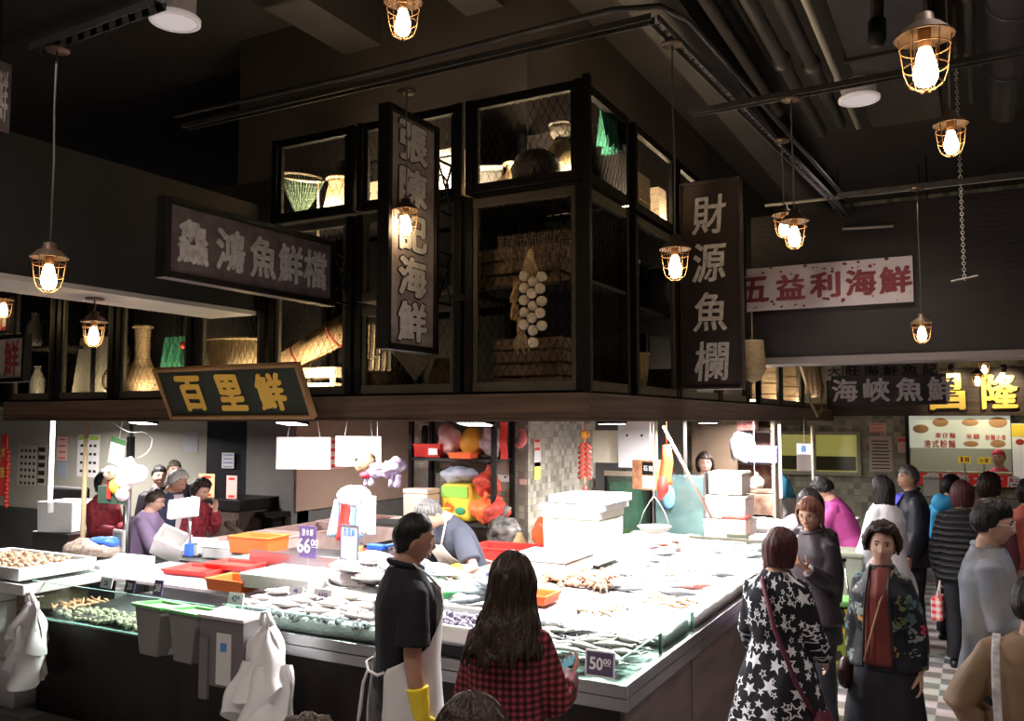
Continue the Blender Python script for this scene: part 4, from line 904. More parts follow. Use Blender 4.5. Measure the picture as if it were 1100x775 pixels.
card(onZ(252, 650, .96), .13, .075, '42.00', 'small pale price card behind the grey box', M_cardw, M_purp)
card(onZ(168, 640, .975), .085, .10, '38', 'purple price card standing beside the orange tray', M_purp)
card(onZ(138, 637, .96), .10, .085, '28', 'dark price card leaning on the near side of the orange tray', M_navy)
card(onZ(113, 632, .96), .12, .07, '26', 'pale price card in front of the flat red trays', M_cardw, M_navy)
card(V((-4.33, 4.86, 1.02)), .16, .23, '66.00', 'tall purple price sign reading 66.00 on a pink stick', M_purp, tilt=0, stick=.13, size=.13, sub='游水鮮')
t = card(V((-3.98, 4.90, 1.04)), .155, .24, '', 'tall white price sign with blue heading and dark border on a pink stick', M_cardw, M_inkbl, tilt=0, stick=.12, sub='百里鮮', border=M_navy)
card(onZ(317, 640, .985), .12, .06, '46', 'small white price card among the white cuttlefish', M_cardw, M_purp)
card(V((-2.88, 5.0, 1.03)), .09, .11, '36', 'small purple price card before the orange tray behind the shells', M_purp)
card(V((-3.30, 4.68, 1.09)), .26, .12, '28.00', 'blue price board reading 28.00 lying on the green bag', mat('blue_card', (.07, .16, .42), .5), tilt=-45, rz=R(15))
# trays
def tray(name, label, p, d, m, rz=0, t_=.012, taper=1.06, lip=.008, ribs=0, cat='tray', group=None):
    t = thing(name, label, cat, p, rz, group); MB().tray((0, 0, 0), d, t_, taper).build('tray_body', m, t, bevel=.004)
    x, y, z = d; k = taper; mb = MB()
    for s in (-1, 1): mb.bb((-x / 2 * k - lip, s * (y / 2 * k) - .006, z - .002), (x / 2 * k + lip, s * (y / 2 * k) + .006, z + .014)); mb.bb((s * (x / 2 * k) - .006, -y / 2 * k, z - .002), (s * (x / 2 * k) + .006, y / 2 * k, z + .014))
    mb.build('rim', m, t, bevel=.003)
    for i in range(ribs): MB().bb((-x / 2 + x * (i + .5) / ribs - .004, -y / 2 * (1 + k) / 2 - .008, .01), (-x / 2 + x * (i + .5) / ribs + .004, -y / 2 * (1 + k) / 2 + .002, z)).build('rib', m, t)
    return t
M_org = mat('orange_plastic', (.85, .16, .04), .35); M_red = mat('red_plastic', (.68, .05, .04), .35); M_grn = mat('green_plastic', (.12, .52, .12), .4)
M_tub = mat('translucent_pink_tub', (.62, .42, .38), .35, col2=(.75, .62, .56), scale=6); M_blue = mat('blue_plastic', (.03, .10, .52), .4)
t = thing('foam_tray', 'white foam tray full of black shells beside the apron man', 'tray', (-2.64, 4.3, .93)); MB().tray((0, 0, 0), (.68, .46, .075), .025, 1.03).build('tray_body', M_foam, t, bevel=.008); MB().box((0, 0, .045), (.60, .38, .03)).build('ice_fill', M_ice, t)
t = thing('foam_tray', 'white foam tray of shells at the far end of the long counter', 'tray', (-6.83, 4.24, .96)); MB().tray((0, 0, 0), (1.1, .62, .075), .025, 1.03).build('tray_body', M_foam, t, bevel=.008); MB().box((0, 0, .045), (1.02, .54, .03)).build('ice_fill', M_ice, t)
t = thing('foam_tray', 'empty white foam tray under the end tray of shells', 'tray', (-6.75, 4.2, .88)); MB().tray((0, 0, 0), (1.25, .66, .06), .025, 1.03).build('tray_body', M_foam, t, bevel=.008)
foambox(V((-6.83, 4.14, .35)), (.5, .4, .5), 'greyish foam box standing under the end trays')
foambox(V((-6.9, 4.25, 0)), (1.0, .5, .34), 'low foam box on the floor at the counter end')
crate('wooden_crate', (.28, .4, .52), M_crate, 'worn wooden crate between the foam box and the glass tank', V((-6.42, 4.35, .345)), slats=3, gap=.1)
D.objects['wooden_crate.002'].location = (-6.41, 4.3, .345)
tray('flat_tray', 'flat red tray nearer the counter end in the long tank', V((-5.55, 4.95, .93)), (.42, .3, .03), M_red, .1)
tray('flat_tray', 'flat red tray behind the first flat red tray', V((-5.3, 5.12, .965)), (.40, .26, .03), M_red, .1)
tray('orange_tray', 'orange plastic tray on the long glass tank beside the purple card', V((-4.78, 4.62, .93)), (.34, .24, .07), M_org, .0)
one('tank_cover', MB().bb((-6.22, 4.5, .905), (-4.37, 5.24, .926)), mat('cloudy_plastic_lid', (.62, .55, .60), .25, alpha=.62), 'clear plastic cover over the back of the long glass tank', 'cover')
t = thing('foam_tray', 'white foam tray with pinkish crushed ice by the yellow squid', 'tray', (-4.32, 4.72, .975)); MB().tray((0, 0, 0), (.62, .42, .08), .025, 1.03).build('tray_body', M_foam, t, bevel=.008); MB().box((0, 0, .05), (.54, .34, .03)).build('ice_fill', mat('pink_ice', (.9, .78, .80), .4, bump=.5, scale=50), t)
one('polystyrene_block', MB().box((0, 0, 0), (.22, .09, .11)), M_foam, 'small white foam block on the ice behind the apron man', 'block', loc=(-3.12, 4.25, 1.02), bevel=.006)
# green bag of greens and fish by the tray, orange tray behind
t = thing('plastic_bag', 'green and clear plastic bag lying behind the black shells tray', 'bag', (-3.2, 4.75, .99))
o_ = MB().ball((0, 0, .06), (.22, .13, .075), 24, 14).build('bag_body', mat('green_bag_film', (.10, .50, .16), .25, col2=(.55, .72, .66), scale=9), t, smooth=True); wrinkle(o_, .03, (8, 8, 8))
o_ = MB().ball((-.02, -.10, .04), (.2, .03, .05), 20, 10).build('bag_fold', mat('bright_green_film', (.14, .62, .10), .3), t, smooth=True); wrinkle(o_, .012)
M_bass = mat('blue_grey_fish', (.22, .26, .30), .25, .3, col2=(.45, .5, .52), scale=20)
scatter(fish_proto(M_bass, .36, .1, .06), [(-2.86 + .05 * i, 4.78 + .045 * (i % 3), .99 + .03 * i, .5 - .2 * i) for i in range(5)], 'large blue-grey fish in the heap beside the green bag', 'blue-grey fish heap', flat=.15)
tray('orange_tray', 'shallow orange tray behind the black shells tray', V((-2.62, 5.02, .985)), (.36, .22, .05), M_org)
# bins, box and bags hung on the counter front
def bin_(p, label):
    t = thing('waste_bin', label, 'bin', p); t.rotation_euler = (R(-6), 0, R(-4)); h = .30
    MB().rings([[(sx * x, sy * y, z) for sx, sy in ((-1, -1), (1, -1), (1, 1), (-1, 1))] for x, y, z in ((.085, .065, 0), (.135, .105, h))]).build('bin_body', mat('grey_bin', (.20, .185, .175), .5), t, bevel=.008)
    r = lambda a, b, z: [(sx * a, sy * b, z) for sx, sy in ((-1, -1), (1, -1), (1, 1), (-1, 1))]
    MB().rings([r(.145, .115, h - .005), r(.152, .122, h + .012), r(.135, .105, h + .02), r(.122, .093, h + .015), r(.083, .06, .04)], cap=False).build('liner', M_grn, t)
    return t
bin_(V((-4.70, 3.87, .65)), 'grey bin with green liner on the counter front, left of two')
bin_(V((-4.385, 3.87, .645)), 'grey bin with green liner next to the tall grey box')
t = thing('grey_box', 'tall grey box with a paper slip hung on the counter front', 'box', (-4.03, 3.86, .56)); M_gb = mat('grey_cabinet', (.15, .14, .14), .5)
MB().box((0, .02, .2), (.36, .20, .40)).build('box_body', M_gb, t, bevel=.006); MB().box((0, .02, .405), (.38, .22, .02)).build('lid', mat('pale_box_top', (.5, .46, .46), .5), t, bevel=.004)
MB().box((-.13, -.085, .1), (.07, .02, .36)).build('front_strip', M_gb, t)
MB().box((.03, -.084, .17), (.12, .006, .3)).build('paper_slip', mat('slip_paper', (.62, .60, .58), .6), t); MB().box((.03, -.0885, .24), (.05, .002, .05)).build('printed_mark', M_inkbl, t)
def plasbag(p, label, w, h, seed, lean=0):
    """bunch of thin white carrier bags hanging from a hook"""
    t = thing('plastic_bag', label, 'bag', p); rr = random.Random(seed); M_bag = mat('white_bag_film', (.86, .84, .84), .4, bump=.15, scale=7)
    def sheet(cx, cy, w0, w1, z0, z1, ph, m=None):
        def fn(u, v):
            ww = w0 + (w1 - w0) * v ** .8; a = u * 2 * math.pi; z = z0 + (z1 - z0) * v
            x = cx + lean * v + ww / 2 * math.cos(a) * (1 + .16 * math.sin(3 * a + ph)); y = cy + ww * .24 * math.sin(a) * (1 + .3 * math.sin(4 * a + ph * 2)) - .03 * v
            return V((x + .014 * math.sin(9 * v + 5 * u + ph), y + .02 * math.sin(7 * u * 3 + 3 * v + ph), z - .05 * v * math.sin(2 * a + ph)))
        return MB().grid(fn, 36, 14)
    sheet(0, 0, .06, w, 0, -h * .55, seed).build('bag', M_bag, t, smooth=True)
    sheet(.02, -.01, w * .55, w * 1.05, -h * .32, -h, seed + 2).build('bag', M_bag, t, smooth=True)
    sheet(-.05, -.03, w * .4, w * .8, -h * .3, -h * .8, seed + 4).build('bag', M_bag, t, smooth=True)
    mb = MB(); mb.tube([(-.03, -.02, 0), (-.02, -.03, h * .10), (.02, -.03, h * .12), (.05, -.02, 0)], (.02, .014, .014, .022), 8); mb.build('handles', M_bag, t, smooth=True)
    MB().tube([(0, .08, .02), (0, .0, .03), (0, -.01, -.02)], .005, 6).build('hook', M_chrome, t)
    return t
plasbag(V((-6.08, 3.92, .84)), 'bunch of white plastic bags hanging at the far end of the glass tank', .38, .54, 2)
plasbag(V((-3.72, 3.85, .95)), 'large bunch of white plastic bags hanging beside the tall grey box', .44, .68, 5, -.03)
# foam boxes and things behind the left section
fo_ = onZ(73, 570, .97)
foambox(V((fo_.x, fo_.y, .97)), (.42, .40, .30), 'open grey-white foam box raised on the far side of the tank', R(15), lid=False)
one('board_stand', MB().bb((fo_.x - .3, fo_.y - .2, 0), (fo_.x + .3, fo_.y + .2, .965)), M_steel, 'steel stand under the raised open foam box', 'stand')
foambox(V((-6.40, 5.36, .98)), (.26, .2, .18), 'small foam box tipped up beside the open foam box', R(40), lid=False).rotation_euler = (R(35), R(25), R(40))
one('back_table', MB().bb((-6.85, 5.45, .86), (-5.35, 5.95, .90)).bb((-6.8, 5.5, 0), (-5.4, 5.9, .86)), M_steel, 'steel table behind the long glass tank', 'table')
foambox(V((-5.95, 5.78, .905)), (.6, .3, .11), 'long white foam box on the steel table behind the tank', .1)
foambox(V((-6.5, 5.75, .905)), (.3, .28, .13), 'square white foam box on the steel table behind the tank', .15)
t = thing('bundle', 'blue and brown net bundle beside the white end tray', 'bundle', (-6.75, 4.85, 1.0)); o_ = MB().ball((0, 0, .05), (.3, .17, .08), 24, 14).build('net_heap', mat('brown_black_net', (.12, .09, .08), .7, col2=(.35, .28, .22), scale=30), t, smooth=True); wrinkle(o_, .03, (10, 10, 10))
o_ = MB().ball((.12, .03, .11), (.16, .1, .05), 20, 10).build('blue_cloth', M_blue, t, smooth=True); wrinkle(o_, .02)
one('board', MB().bb((-7.2, 4.62, .86), (-6.3, 5.15, .975)), M_foam, 'white foam slab under the net bundle', 'slab', bevel=.006)
tray('orange_basket', 'orange plastic basin under the scale display before the old man', V((-5.60, 5.66, 1.0)), (.40, .28, .13), M_org, .1, cat='basin'); foambox(V((-5.6, 5.66, .905)), (.36, .26, .09), 'low foam box under the orange basin')
# scale display on a pole
t = thing('weighing_scale', 'white scale display on a pole with a blue foot above the orange basin', 'scale', onY(203, 596, 5.35)); 
MB().cyl((0, 0, 0), (0, 0, .36), .016, n=12).build('pole', M_steel, t, smooth=True); MB().box((0, 0, .04), (.07, .05, .11)).build('foot_sleeve', M_blue, t, bevel=.006)
MB().box((-.06, -.02, .40), (.30, .06, .17), (R(-15), R(-8), R(10))).build('display_housing', M_white, t, bevel=.012); MB().box((-.06, -.054, .395), (.22, .005, .09), (R(-15), R(-8), R(10))).build('screen', mat('lcd_grey', (.45, .42, .45), .2), t)
t = thing('weighing_scale', 'small grey scale display on a pole beside the plush bundle', 'scale', onY(133, 600, 5.35)); MB().cyl((0, 0, 0), (0, 0, .55), .018, n=12).build('pole', M_steel, t, smooth=True); MB().box((-.02, -.03, .16), (.16, .05, .2)).build('display_housing', M_white, t, bevel=.01); MB().box((-.02, -.058, .17), (.12, .005, .13)).build('screen', mat('lcd_blue', (.22, .25, .28), .2), t)
# bloody tubs along the inner aisle
for i, (x, y, lb) in enumerate(((-6.38, 6.42, 'nearest the orange basin'), (-6.40, 7.28, 'second from the orange basin'), (-6.45, 8.14, 'far end by the red bags'))):
    t = tray('cutting_tub', 'translucent pink-stained tub, ' + lb, V((x, y, .74)), (.62, .8, .24), M_tub, 0, .02, 1.03, cat='tub')
    MB().box((0, 0, .16), (.55, .72, .03)).build('bloody_water', mat('bloody_water', (.42, .16, .12), .1), t)
    one('tub_stand', MB().bb((x - .3, y - .35, 0), (x + .3, y + .35, .735)), M_dado, 'dark stand under the pink tub ' + lb, 'stand')
one('drain_hose', MB().tube([onY(244, 563, 6.5), onY(285, 595, 5.7)], .035, 10), M_frame, 'thick dark hose leaning over the pink tubs', 'hose', smooth=True)
# bag dispenser: red, white and blue carrier bags hanging over the back splash
def bags(p, label, m, w, h):
    def fn(u, v): a = (u - .5) * 2; return V((a * w / 2 * (.55 + .45 * v) + .01 * math.sin(20 * u), .018 * math.sin(a * 14) - .05 * v, -h * v))
    return one('carrier_bag', MB().grid(fn, 30, 10), m, label, 'bag', loc=p, smooth=True, solid=.006)
M_lb = mat('light_blue_film', (.42, .62, .82), .3); M_rb = mat('red_bag_film', (.78, .06, .05), .3); M_wb = mat('bright_white_film', (.85, .85, .87), .3)
y_ = 5.6
for (x, y, m, w, h, lb) in ((366, 537, M_lb, .18, .30, 'pale blue carrier bags hanging leftmost on the bag rack'), (372, 535, M_rb, .10, .34, 'narrow red carrier bags in the middle of the bag rack'), (384, 537, M_lb, .16, .31, 'pale blue carrier bags beside the red ones on the bag rack'), (397, 533, M_wb, .16, .30, 'white carrier bags hanging at the end of the bag rack')):
    bags(onY(x, y, y_ + (.03 if m is M_lb else 0)), lb, m, w, h)
t = thing('bag_rack', 'wire rack on a post holding red, white and blue carrier bags', 'rack', onY(383, 600, 5.66)); MB().cyl((0, 0, 0), (0, 0, .47), .012).build('post', M_steel, t); MB().cyl((-.2, 0, .45), (.2, 0, .45), .008).build('bar', M_steel, t); o_ = MB().ball((-.03, 0, .50), (.16, .1, .09), 20, 12).build('bag_bunch', M_wb, t, smooth=True); wrinkle(o_, .02)
o_ = MB().box((.10, -.06, .07), (.22, .1, .05)).build('red_fold', M_rb, t, bevel=.015)
one('blue_brush', MB().box((0, 0, 0), (.16, .07, .045)).cyl((.08, 0, .01), (.2, 0, .04), .012), M_blue, 'blue brush lying on the steel back beside the bags', 'brush', loc=onY(405, 588, 5.5), bevel=.01)
one('inner_counter', MB().bb((-5.25, 5.42, 0), (-3.9, 5.8, 1.05)), M_steel, 'steel work counter behind the steel back plate', 'counter')
for i, (x, y) in enumerate(((372, 600), (386, 598), (420, 600))): t = thing('glass_jar', ['clear jar on the work counter below the red bags', 'clear jar with oil on the work counter', 'metal tin beside the bent worker'][i], 'jar', V((onY(x, y, 5.55).x, 5.55, 1.052))); MB().lathe([(.03, 0), (.035, .01), (.035, .09), (.028, .1)], n=16).build('jar_body', [M_water, mat('oil_glass', (.4, .33, .12), .1), M_steel][i], t, smooth=True); MB().lathe([(.03, .1), (.03, .115), (.001, .116)], n=16).build('lid', M_steel, t)
# hanging white boards
def board(px, y, w, h, label, rz):
    p = onY(px, y, 6.2); t = thing('white_board', label, 'board', p, rz); MB().box((0, 0, 0), (w, .012, h)).build('panel', mat('glossy_white_board', (.80, .76, .75), .35), t, bevel=.003)
    for s in (-.3, .3): MB().cyl((s * w, 0, h / 2), (s * w * .7, 0, 2.26 - p.z), .003, n=5).build('string', M_white, t)
    return t
board(326, 487, .52, .30, 'white blank board hanging on strings before the tan panel, larger one', R(24)); board(385, 485, .42, .27, 'white blank board hanging on strings behind the lion puppet', R(24))
# lion-dance puppet hung over the counter
t = thing('lion_puppet', 'white and purple furry lion dance puppet with red ruff hanging above the bags', 'puppet', onY(405, 500, 5.9)); M_fur = mat('white_purple_fur', (.58, .52, .62), .8, col2=(.30, .18, .36), scale=22, bump=.8); M_fur2 = mat('gold_brown_fur', (.34, .24, .13), .8, var=.4, scale=30, bump=.8)
o_ = MB().ball((-.13, 0, .02), (.10, .09, .095), 18, 12).build('head', M_fur2, t, smooth=True); wrinkle(o_, .02, (25, 25, 25))
mb = MB(); mb.tube([(-.08, 0, -.02), (.02, 0, -.05), (.12, 0, -.03), (.22, 0, .02), (.27, 0, -.03)], (.06, .065, .065, .075, .04), 14); o_ = mb.build('body', M_fur, t, smooth=True, subd=2); bake(o_); wrinkle(o_, .03, (22, 22, 22))
o_ = MB().ball((-.10, -.03, -.08), (.05, .04, .035), 12, 8).build('ruff', mat('red_ruff', (.6, .05, .08), .7, bump=.6, scale=30), t, smooth=True)
for x in (-.09, -.04, .17, .23): o_ = MB().tube([(x, 0, -.06), (x - .01, 0, -.12), (x - .02, -.01, -.19)], (.03, .026, .034), 10).build('leg', M_fur, t, smooth=True, subd=1); bake(o_); wrinkle(o_, .012, (25, 25, 25))
for s in (-1, 1): MB().ball((-.16, s * .035 - .05, .05), .014, 10, 8).build('eye', M_eye, t, smooth=True)
mb = MB().tube([(0, 0, 0), (0, 0, 2.26 - t.location.z)], .002, 4); mb.build('string', M_white, t)
# back shelf of bags
def lump(name, label, p, r, m, seed, cat='bag', tie=True, amp=.04):
    t = thing(name, label, cat, p); o_ = MB().ball((0, 0, r[2]), r, 26, 16).build('bag_body', m, t, smooth=True); wrinkle(o_, amp, (9, 9, 9), seed)
    if tie: MB().tube([(0, 0, r[2] * 1.8), (.01, 0, r[2] * 2.15), (.04, 0, r[2] * 2.5)], (.03, .015, .035), 8).build('tied_end', m, t, smooth=True)
    return t
SY = 6.86
sx0, sx1 = onY(452, 500, SY).x, onY(540, 500, SY).x
t = thing('storage_shelf', 'dark rack piled with coloured bags beside the mosaic pillar', 'shelf', ((sx0 + sx1) / 2, SY, 0)); hw = (sx1 - sx0) / 2
for z in (.92, 1.22, 1.80): MB().bb((-hw, -.18, z - .025), (hw, .2, z)).build('shelf_board', M_shelf, t)
for sx in (-1, 1):
    for sy in (-.16, .18): MB().bb((sx * hw - .02, sy - .02, 0), (sx * hw + .02, sy + .02, 2.2)).build('post', M_dark, t)
def S(px, z, dy=0): p = onY(px, 500, SY + dy); return V((p.x, p.y, z))
M_redbag = mat('red_net_bag', (.62, .08, .05), .4, col2=(.30, .04, .03), scale=25); M_orb = mat('orange_red_bag', (.85, .16, .05), .35)
lump('red_bag', 'dark red tied plastic bag on top of the bag pile', S(523, 1.47, -.1), (.13, .11, .11), M_redbag, 1); lump('red_bag', 'bright orange-red tied bag in the middle of the bag pile', S(520, 1.225, -.14), (.14, .11, .11), M_orb, 2); lump('red_bag', 'red tied bag at the outer side of the bag pile', S(533, 1.225, -.17), (.13, .10, .10), M_redbag, 3)
lump('grey_bag', 'grey-blue stuffed bag lying on the green sack', S(493, 1.58, -.02), (.18, .12, .07), mat('grey_blue_bag', (.36, .38, .46), .5), 4, tie=False)
t = thing('rice_sack', 'yellow and green printed sack under the grey bag', 'sack', S(496, 1.225, -.02)); o_ = MB().box((0, 0, .17), (.34, .24, .34)).build('sack_body', mat('yellow_sack', (.75, .55, .06), .5), t, bevel=.05, seg=4); bake(o_); MB().box((0, -.124, .27), (.28, .006, .10)).build('green_band', mat('green_print', (.25, .55, .08), .5), t); MB().box((-.06, -.124, .12), (.10, .006, .08), (0, R(30), 0)).build('orange_mark', M_org, t); MB().ball((.06, -.124, .10), (.055, .006, .035), 14, 8).build('leaf_mark', mat('dark_green_print', (.04, .25, .12), .5), t, smooth=True)
foambox(S(453, 1.225, -.25), (.26, .2, .30), 'beige plastic box beside the lion puppet', m=mat('beige_plastic', (.62, .47, .38), .5)); foambox(S(466, 1.225, -.33), (.26, .16, .14), 'yellow carton in front of the beige box', m=mat('yellow_carton', (.80, .55, .08), .6), lid=True); one('amber_bottle', MB().lathe([(.03, 0), (.033, .02), (.033, .13), (.014, .17), (.014, .21), (.018, .215)], n=16), mat('amber', (.65, .42, .15), .3), 'amber bottle standing beside the yellow carton', 'bottle', loc=S(455, 1.225, -.42), smooth=True)
one('bundle_board', MB().bb((sx0 - .3, SY - .52, 1.19), (sx0 + .2, SY - .19, 1.222)), M_shelf, 'dark shelf board carrying the beige box and yellow carton', 'shelf board')
lump('fruit_bag', 'clear bag of orange fruit glowing on the top shelf', S(507, 1.805, -.05), (.12, .11, .14), mat('bright_orange_fruit', (.95, .42, .06), .4), 5, tie=False, amp=.02); lump('white_bag', 'white and pink crumpled bag on the top shelf', S(485, 1.805, -.05), (.13, .11, .16), mat('pinkish_white_film', (.85, .66, .62), .4, col2=(.85, .2, .2), scale=10), 6, tie=False); lump('clear_bag', 'clear crinkled bag beside the red ribbon on the top shelf', S(528, 1.805, -.05), (.11, .1, .16), mat('clear_crinkle', (.72, .66, .66), .25, col2=(.4, .2, .2), scale=16), 7, tie=False); tray('orange_tray', 'small orange tray sticking out of the top shelf', S(498, 1.805, -.2), (.22, .14, .04), M_org); tray('red_box', 'red plastic box with a white label on the top shelf', S(465, 1.805, -.06), (.28, .2, .11), M_red, ribs=0); one('black_can', MB().lathe([(.03, 0), (.033, .01), (.033, .14), (.02, .17)], n=14), M_dark, 'black bottle at the end of the top shelf', 'bottle', loc=S(456, 1.93, -.04), smooth=True)
one('label_paper', MB().bb((-.05, -.003, -.03), (.05, .003, .03)), M_cardw, 'white label on the red plastic box', 'label', loc=S(465, 1.86, -.205))
one('red_ribbon', MB().grid(lambda u, v: V(((u - .5) * .07, .01 * math.sin(v * 9), -.33 * v)), 4, 20), M_red, 'wide red ribbon hanging from the canopy beside the shelf', 'ribbon', loc=S(541, 2.14, -.3), smooth=True, solid=.006)
one('shrimp_ornament', MB().tube([(.0, 0, .02), (.04, 0, -.04), (.03, 0, -.12), (-.03, 0, -.16), (-.06, 0, -.12)], (.02, .04, .045, .03, .01), 12).tube([(0, 0, .02), (0, 0, .14)], .003, 4), mat('pink_red_ornament', (.72, .22, .22), .4), 'pink prawn-shaped ornament hanging before the mosaic pillar', 'ornament', loc=onY(559, 462, 6.95), smooth=True, subd=1)
# drawers with red tray and red bag by the pillar
t = thing('drawer_cabinet', 'grey drawer cabinet with red tray on top behind the bent worker', 'cabinet', (-3.25, 5.95, 0)); p = onZ(505, 600, .95); q = p
t.location = (-3.42, 6.2, 0); M_cab = mat('grey_cabinet_steel', (.42, .39, .38), .4, .4)
MB().box((0, .14, .50), (.60, .70, 1.0)).build('cabinet_body', M_cab, t, bevel=.004)
for i in range(4):
    d = MB().box((0, -.232, .15 + .23 * i), (.50, .02, .21)).build('drawer', M_cab, t, bevel=.004); MB().box((0, -.248, .21 + .23 * i), (.3, .012, .015)).build('handle', M_dark, d)
tray('red_tray', 'red rectangular tray on the grey drawer cabinet', V((t.location.x, t.location.y - .03, 1.005)), (.48, .34, .12), M_red, R(2), ribs=0)
lump('red_net_bag', 'red bag stuffed full beside the pillar and foam boxes', V((t.location.x + .17, t.location.y + .40, 1.005)), (.13, .11, .17), M_orb, 9, amp=.03)
one('straw_cone', MB().lathe([(.1, 0), (.09, .04), (.05, .14), (.02, .2)], n=18), M_straw, 'pale woven cone behind the red tray', 'cone', loc=V((t.location.x - .02, t.location.y + .27, 1.005)), smooth=True)
lump('black_bag', 'black bag with white print behind the red tray', V((t.location.x - .22, t.location.y + .36, 1.005)), (.16, .1, .16), mat('black_film', (.02, .02, .02), .2, col2=(.25, .24, .22), scale=12), 10, amp=.03)
# foam box stack by the pillar
fb = V((-2.80, 6.35, iceR(-2.9, 6.3) - .0))
foambox(fb + V((0, 0, .012)), (.46, .50, .40), 'large white foam box standing on the ice by the mosaic pillar', m=mat('cream_foam', (.82, .79, .68), .7)); one('foam_slab', MB().box((0, 0, 0), (.54, .56, .05)), M_foam, 'white foam lid stacked on the large foam box, lower one', 'lid', loc=fb + V((.0, .02, .44)), bevel=.008); one('foam_slab', MB().box((0, 0, 0), (.50, .52, .06)), M_foam, 'white foam lid stacked on the large foam box, topmost one', 'lid', loc=fb + V((.05, .03, .50)), bevel=.008)
foambox(V((-2.80, 5.72, iceR(-2.85, 5.7) + .012)), (.48, .5, .13), 'flat white foam box before the large foam box')
# fish tank
TX0, TX1, TY = -3.50, -3.03, 8.5
t = thing('fish_tank', 'big glass fish tank with dim green water behind the hanging scale', 'fish tank', ((TX0 + TX1) / 2, TY + .3, .92)); w = TX1 - TX0
M_tankw = mat('green_tank_water', (.07, .13, .11), .12, col2=(.16, .22, .17), scale=3)
MB().box((0, .02, .30), (w - .04, .5, .56)).build('water', M_tankw, t); MB().box((0, .02, .05), (w - .03, .52, .09)).build('gravel', mat('tank_gravel', (.22, .24, .10), .8, var=.5, scale=60), t)
for s in (-1, 1): MB().box((s * w / 2, 0, .34), (.03, .56, .68)).build('edge_post', M_dark, t)
MB().box((0, -.26, .34), (w, .012, .66)).build('front_glass', thin_glass('dim_glass', (.8, .95, .9), .03, .12), t); MB().box((0, -.27, .67), (w + .03, .03, .05)).build('rim', mat('wood_rim', (.48, .40, .30), .6), t); MB().box((0, 0, -.02), (w + .03, .58, .03)).build('base_board', M_dark, t)
one('tank_stand', MB().bb((TX0 + .01, TY + .02, 0), (TX1 - .01, TY + .58, .88)), M_dado, 'dark stand under the big glass fish tank', 'stand')
p = onY(690, 540, 8.3)
t = thing('fish_tank', 'second brighter glass tank with blue bag beside the cream boxes', 'fish tank', (-2.71, 8.77, .95)); MB().box((0, 0, .33), (.5, .45, .58)).build('water', mat('pale_tank_water', (.26, .31, .33), .12, col2=(.15, .19, .21), scale=4), t); MB().box((0, -.24, .34), (.54, .012, .66)).build('front_glass', M_glass, t)
for s in (-1, 1): MB().box((s * .27, 0, .34), (.02, .5, .68)).build('edge_post', M_steel, t)
o_ = MB().ball((-.1, -.26, .42), (.07, .02, .12), 14, 10).build('blue_bag', mat('blue_film', (.2, .42, .8), .3), t, smooth=True)
one('tank_stand', MB().bb((t.location.x - .27, 8.5, 0), (t.location.x + .27, 9.02, .94)), M_dado, 'stand under the second brighter glass tank', 'stand')
# boards over the tank
one('cream_board', MB().box((0, 0, 0), (.40, .02, .32)).cyl((.1, 0, .15), (.1, 0, .30), .004, n=5), mat('cream_card', (.85, .78, .62), .6), 'cream board hanging over the fish tank beside the firecrackers', 'board', loc=onY(657, 480, 8.0), bevel=.003); t = thing('notice_board', 'white notice board with two black dots over the fish tank', 'board', onY(682, 477, 7.9)); MB().box((0, 0, 0), (.34, .02, .46)).build('panel', M_cardw, t, bevel=.003); MB().cyl((0, 0, .2), (0, 0, 2.262 - t.location.z), .004, n=5).build('string', M_white, t)
for s in (-1, 1): MB().cyl((s * .075, -.012, .08), (s * .075, -.016, .08), .012, n=12).build('dot', M_dark, t)
one('wood_post', MB().bb((-.03, -.03, -.5), (.03, .03, .11)), M_crate_p, 'pale wooden post beside the white notice board', 'post', loc=onY(702, 451, 8.0))
t = thing('menu_box', 'brown carved box with black and cream front hanging over the scale', 'box', onY(699, 510, 7.4), R(-20)); MB().box((0, 0, 0), (.26, .20, .26)).build('box_body', mat('carved_brown', (.30, .12, .06), .4, col2=(.50, .26, .14), scale=18, bump=.5), t, bevel=.004); MB().box((.06, -.103, .06), (.14, .004, .11)).build('black_label', M_dark, t); MB().box((.06, -.103, -.06), (.14, .004, .11)).build('cream_label', mat('cream_label', (.85, .78, .52), .5), t); letters('石斑', [(.03, .06), (.09, .06)], .05, basis((1, 0, 0), (0, 0, 1)), (0, -.105, 0), .03).build('lettering', M_inkwh, t); MB().cyl((0, 0, .13), (0, 0, 2.26 - t.location.z), .003, n=5).build('string', M_white, t)
one('orange_ornament', MB().tube([(0, 0, 0), (.01, 0, -.15), (-.02, 0, -.30), (.0, 0, -.36)], (.035, .05, .055, .06), 12).tube([(0, 0, 0), (0, 0, .25)], .004, 4), M_orb, 'long orange tassel hanging beside the brown carved box', 'tassel', loc=onY(716, 478, 7.35), smooth=True); one('red_tassel', MB().tube([(0, 0, 0), (0, 0, -.12), (-.03, 0, -.2)], (.03, .05, .02), 10), M_red, 'short red tassel below the brown carved box', 'tassel', loc=onY(712, 512, 7.3), smooth=True)
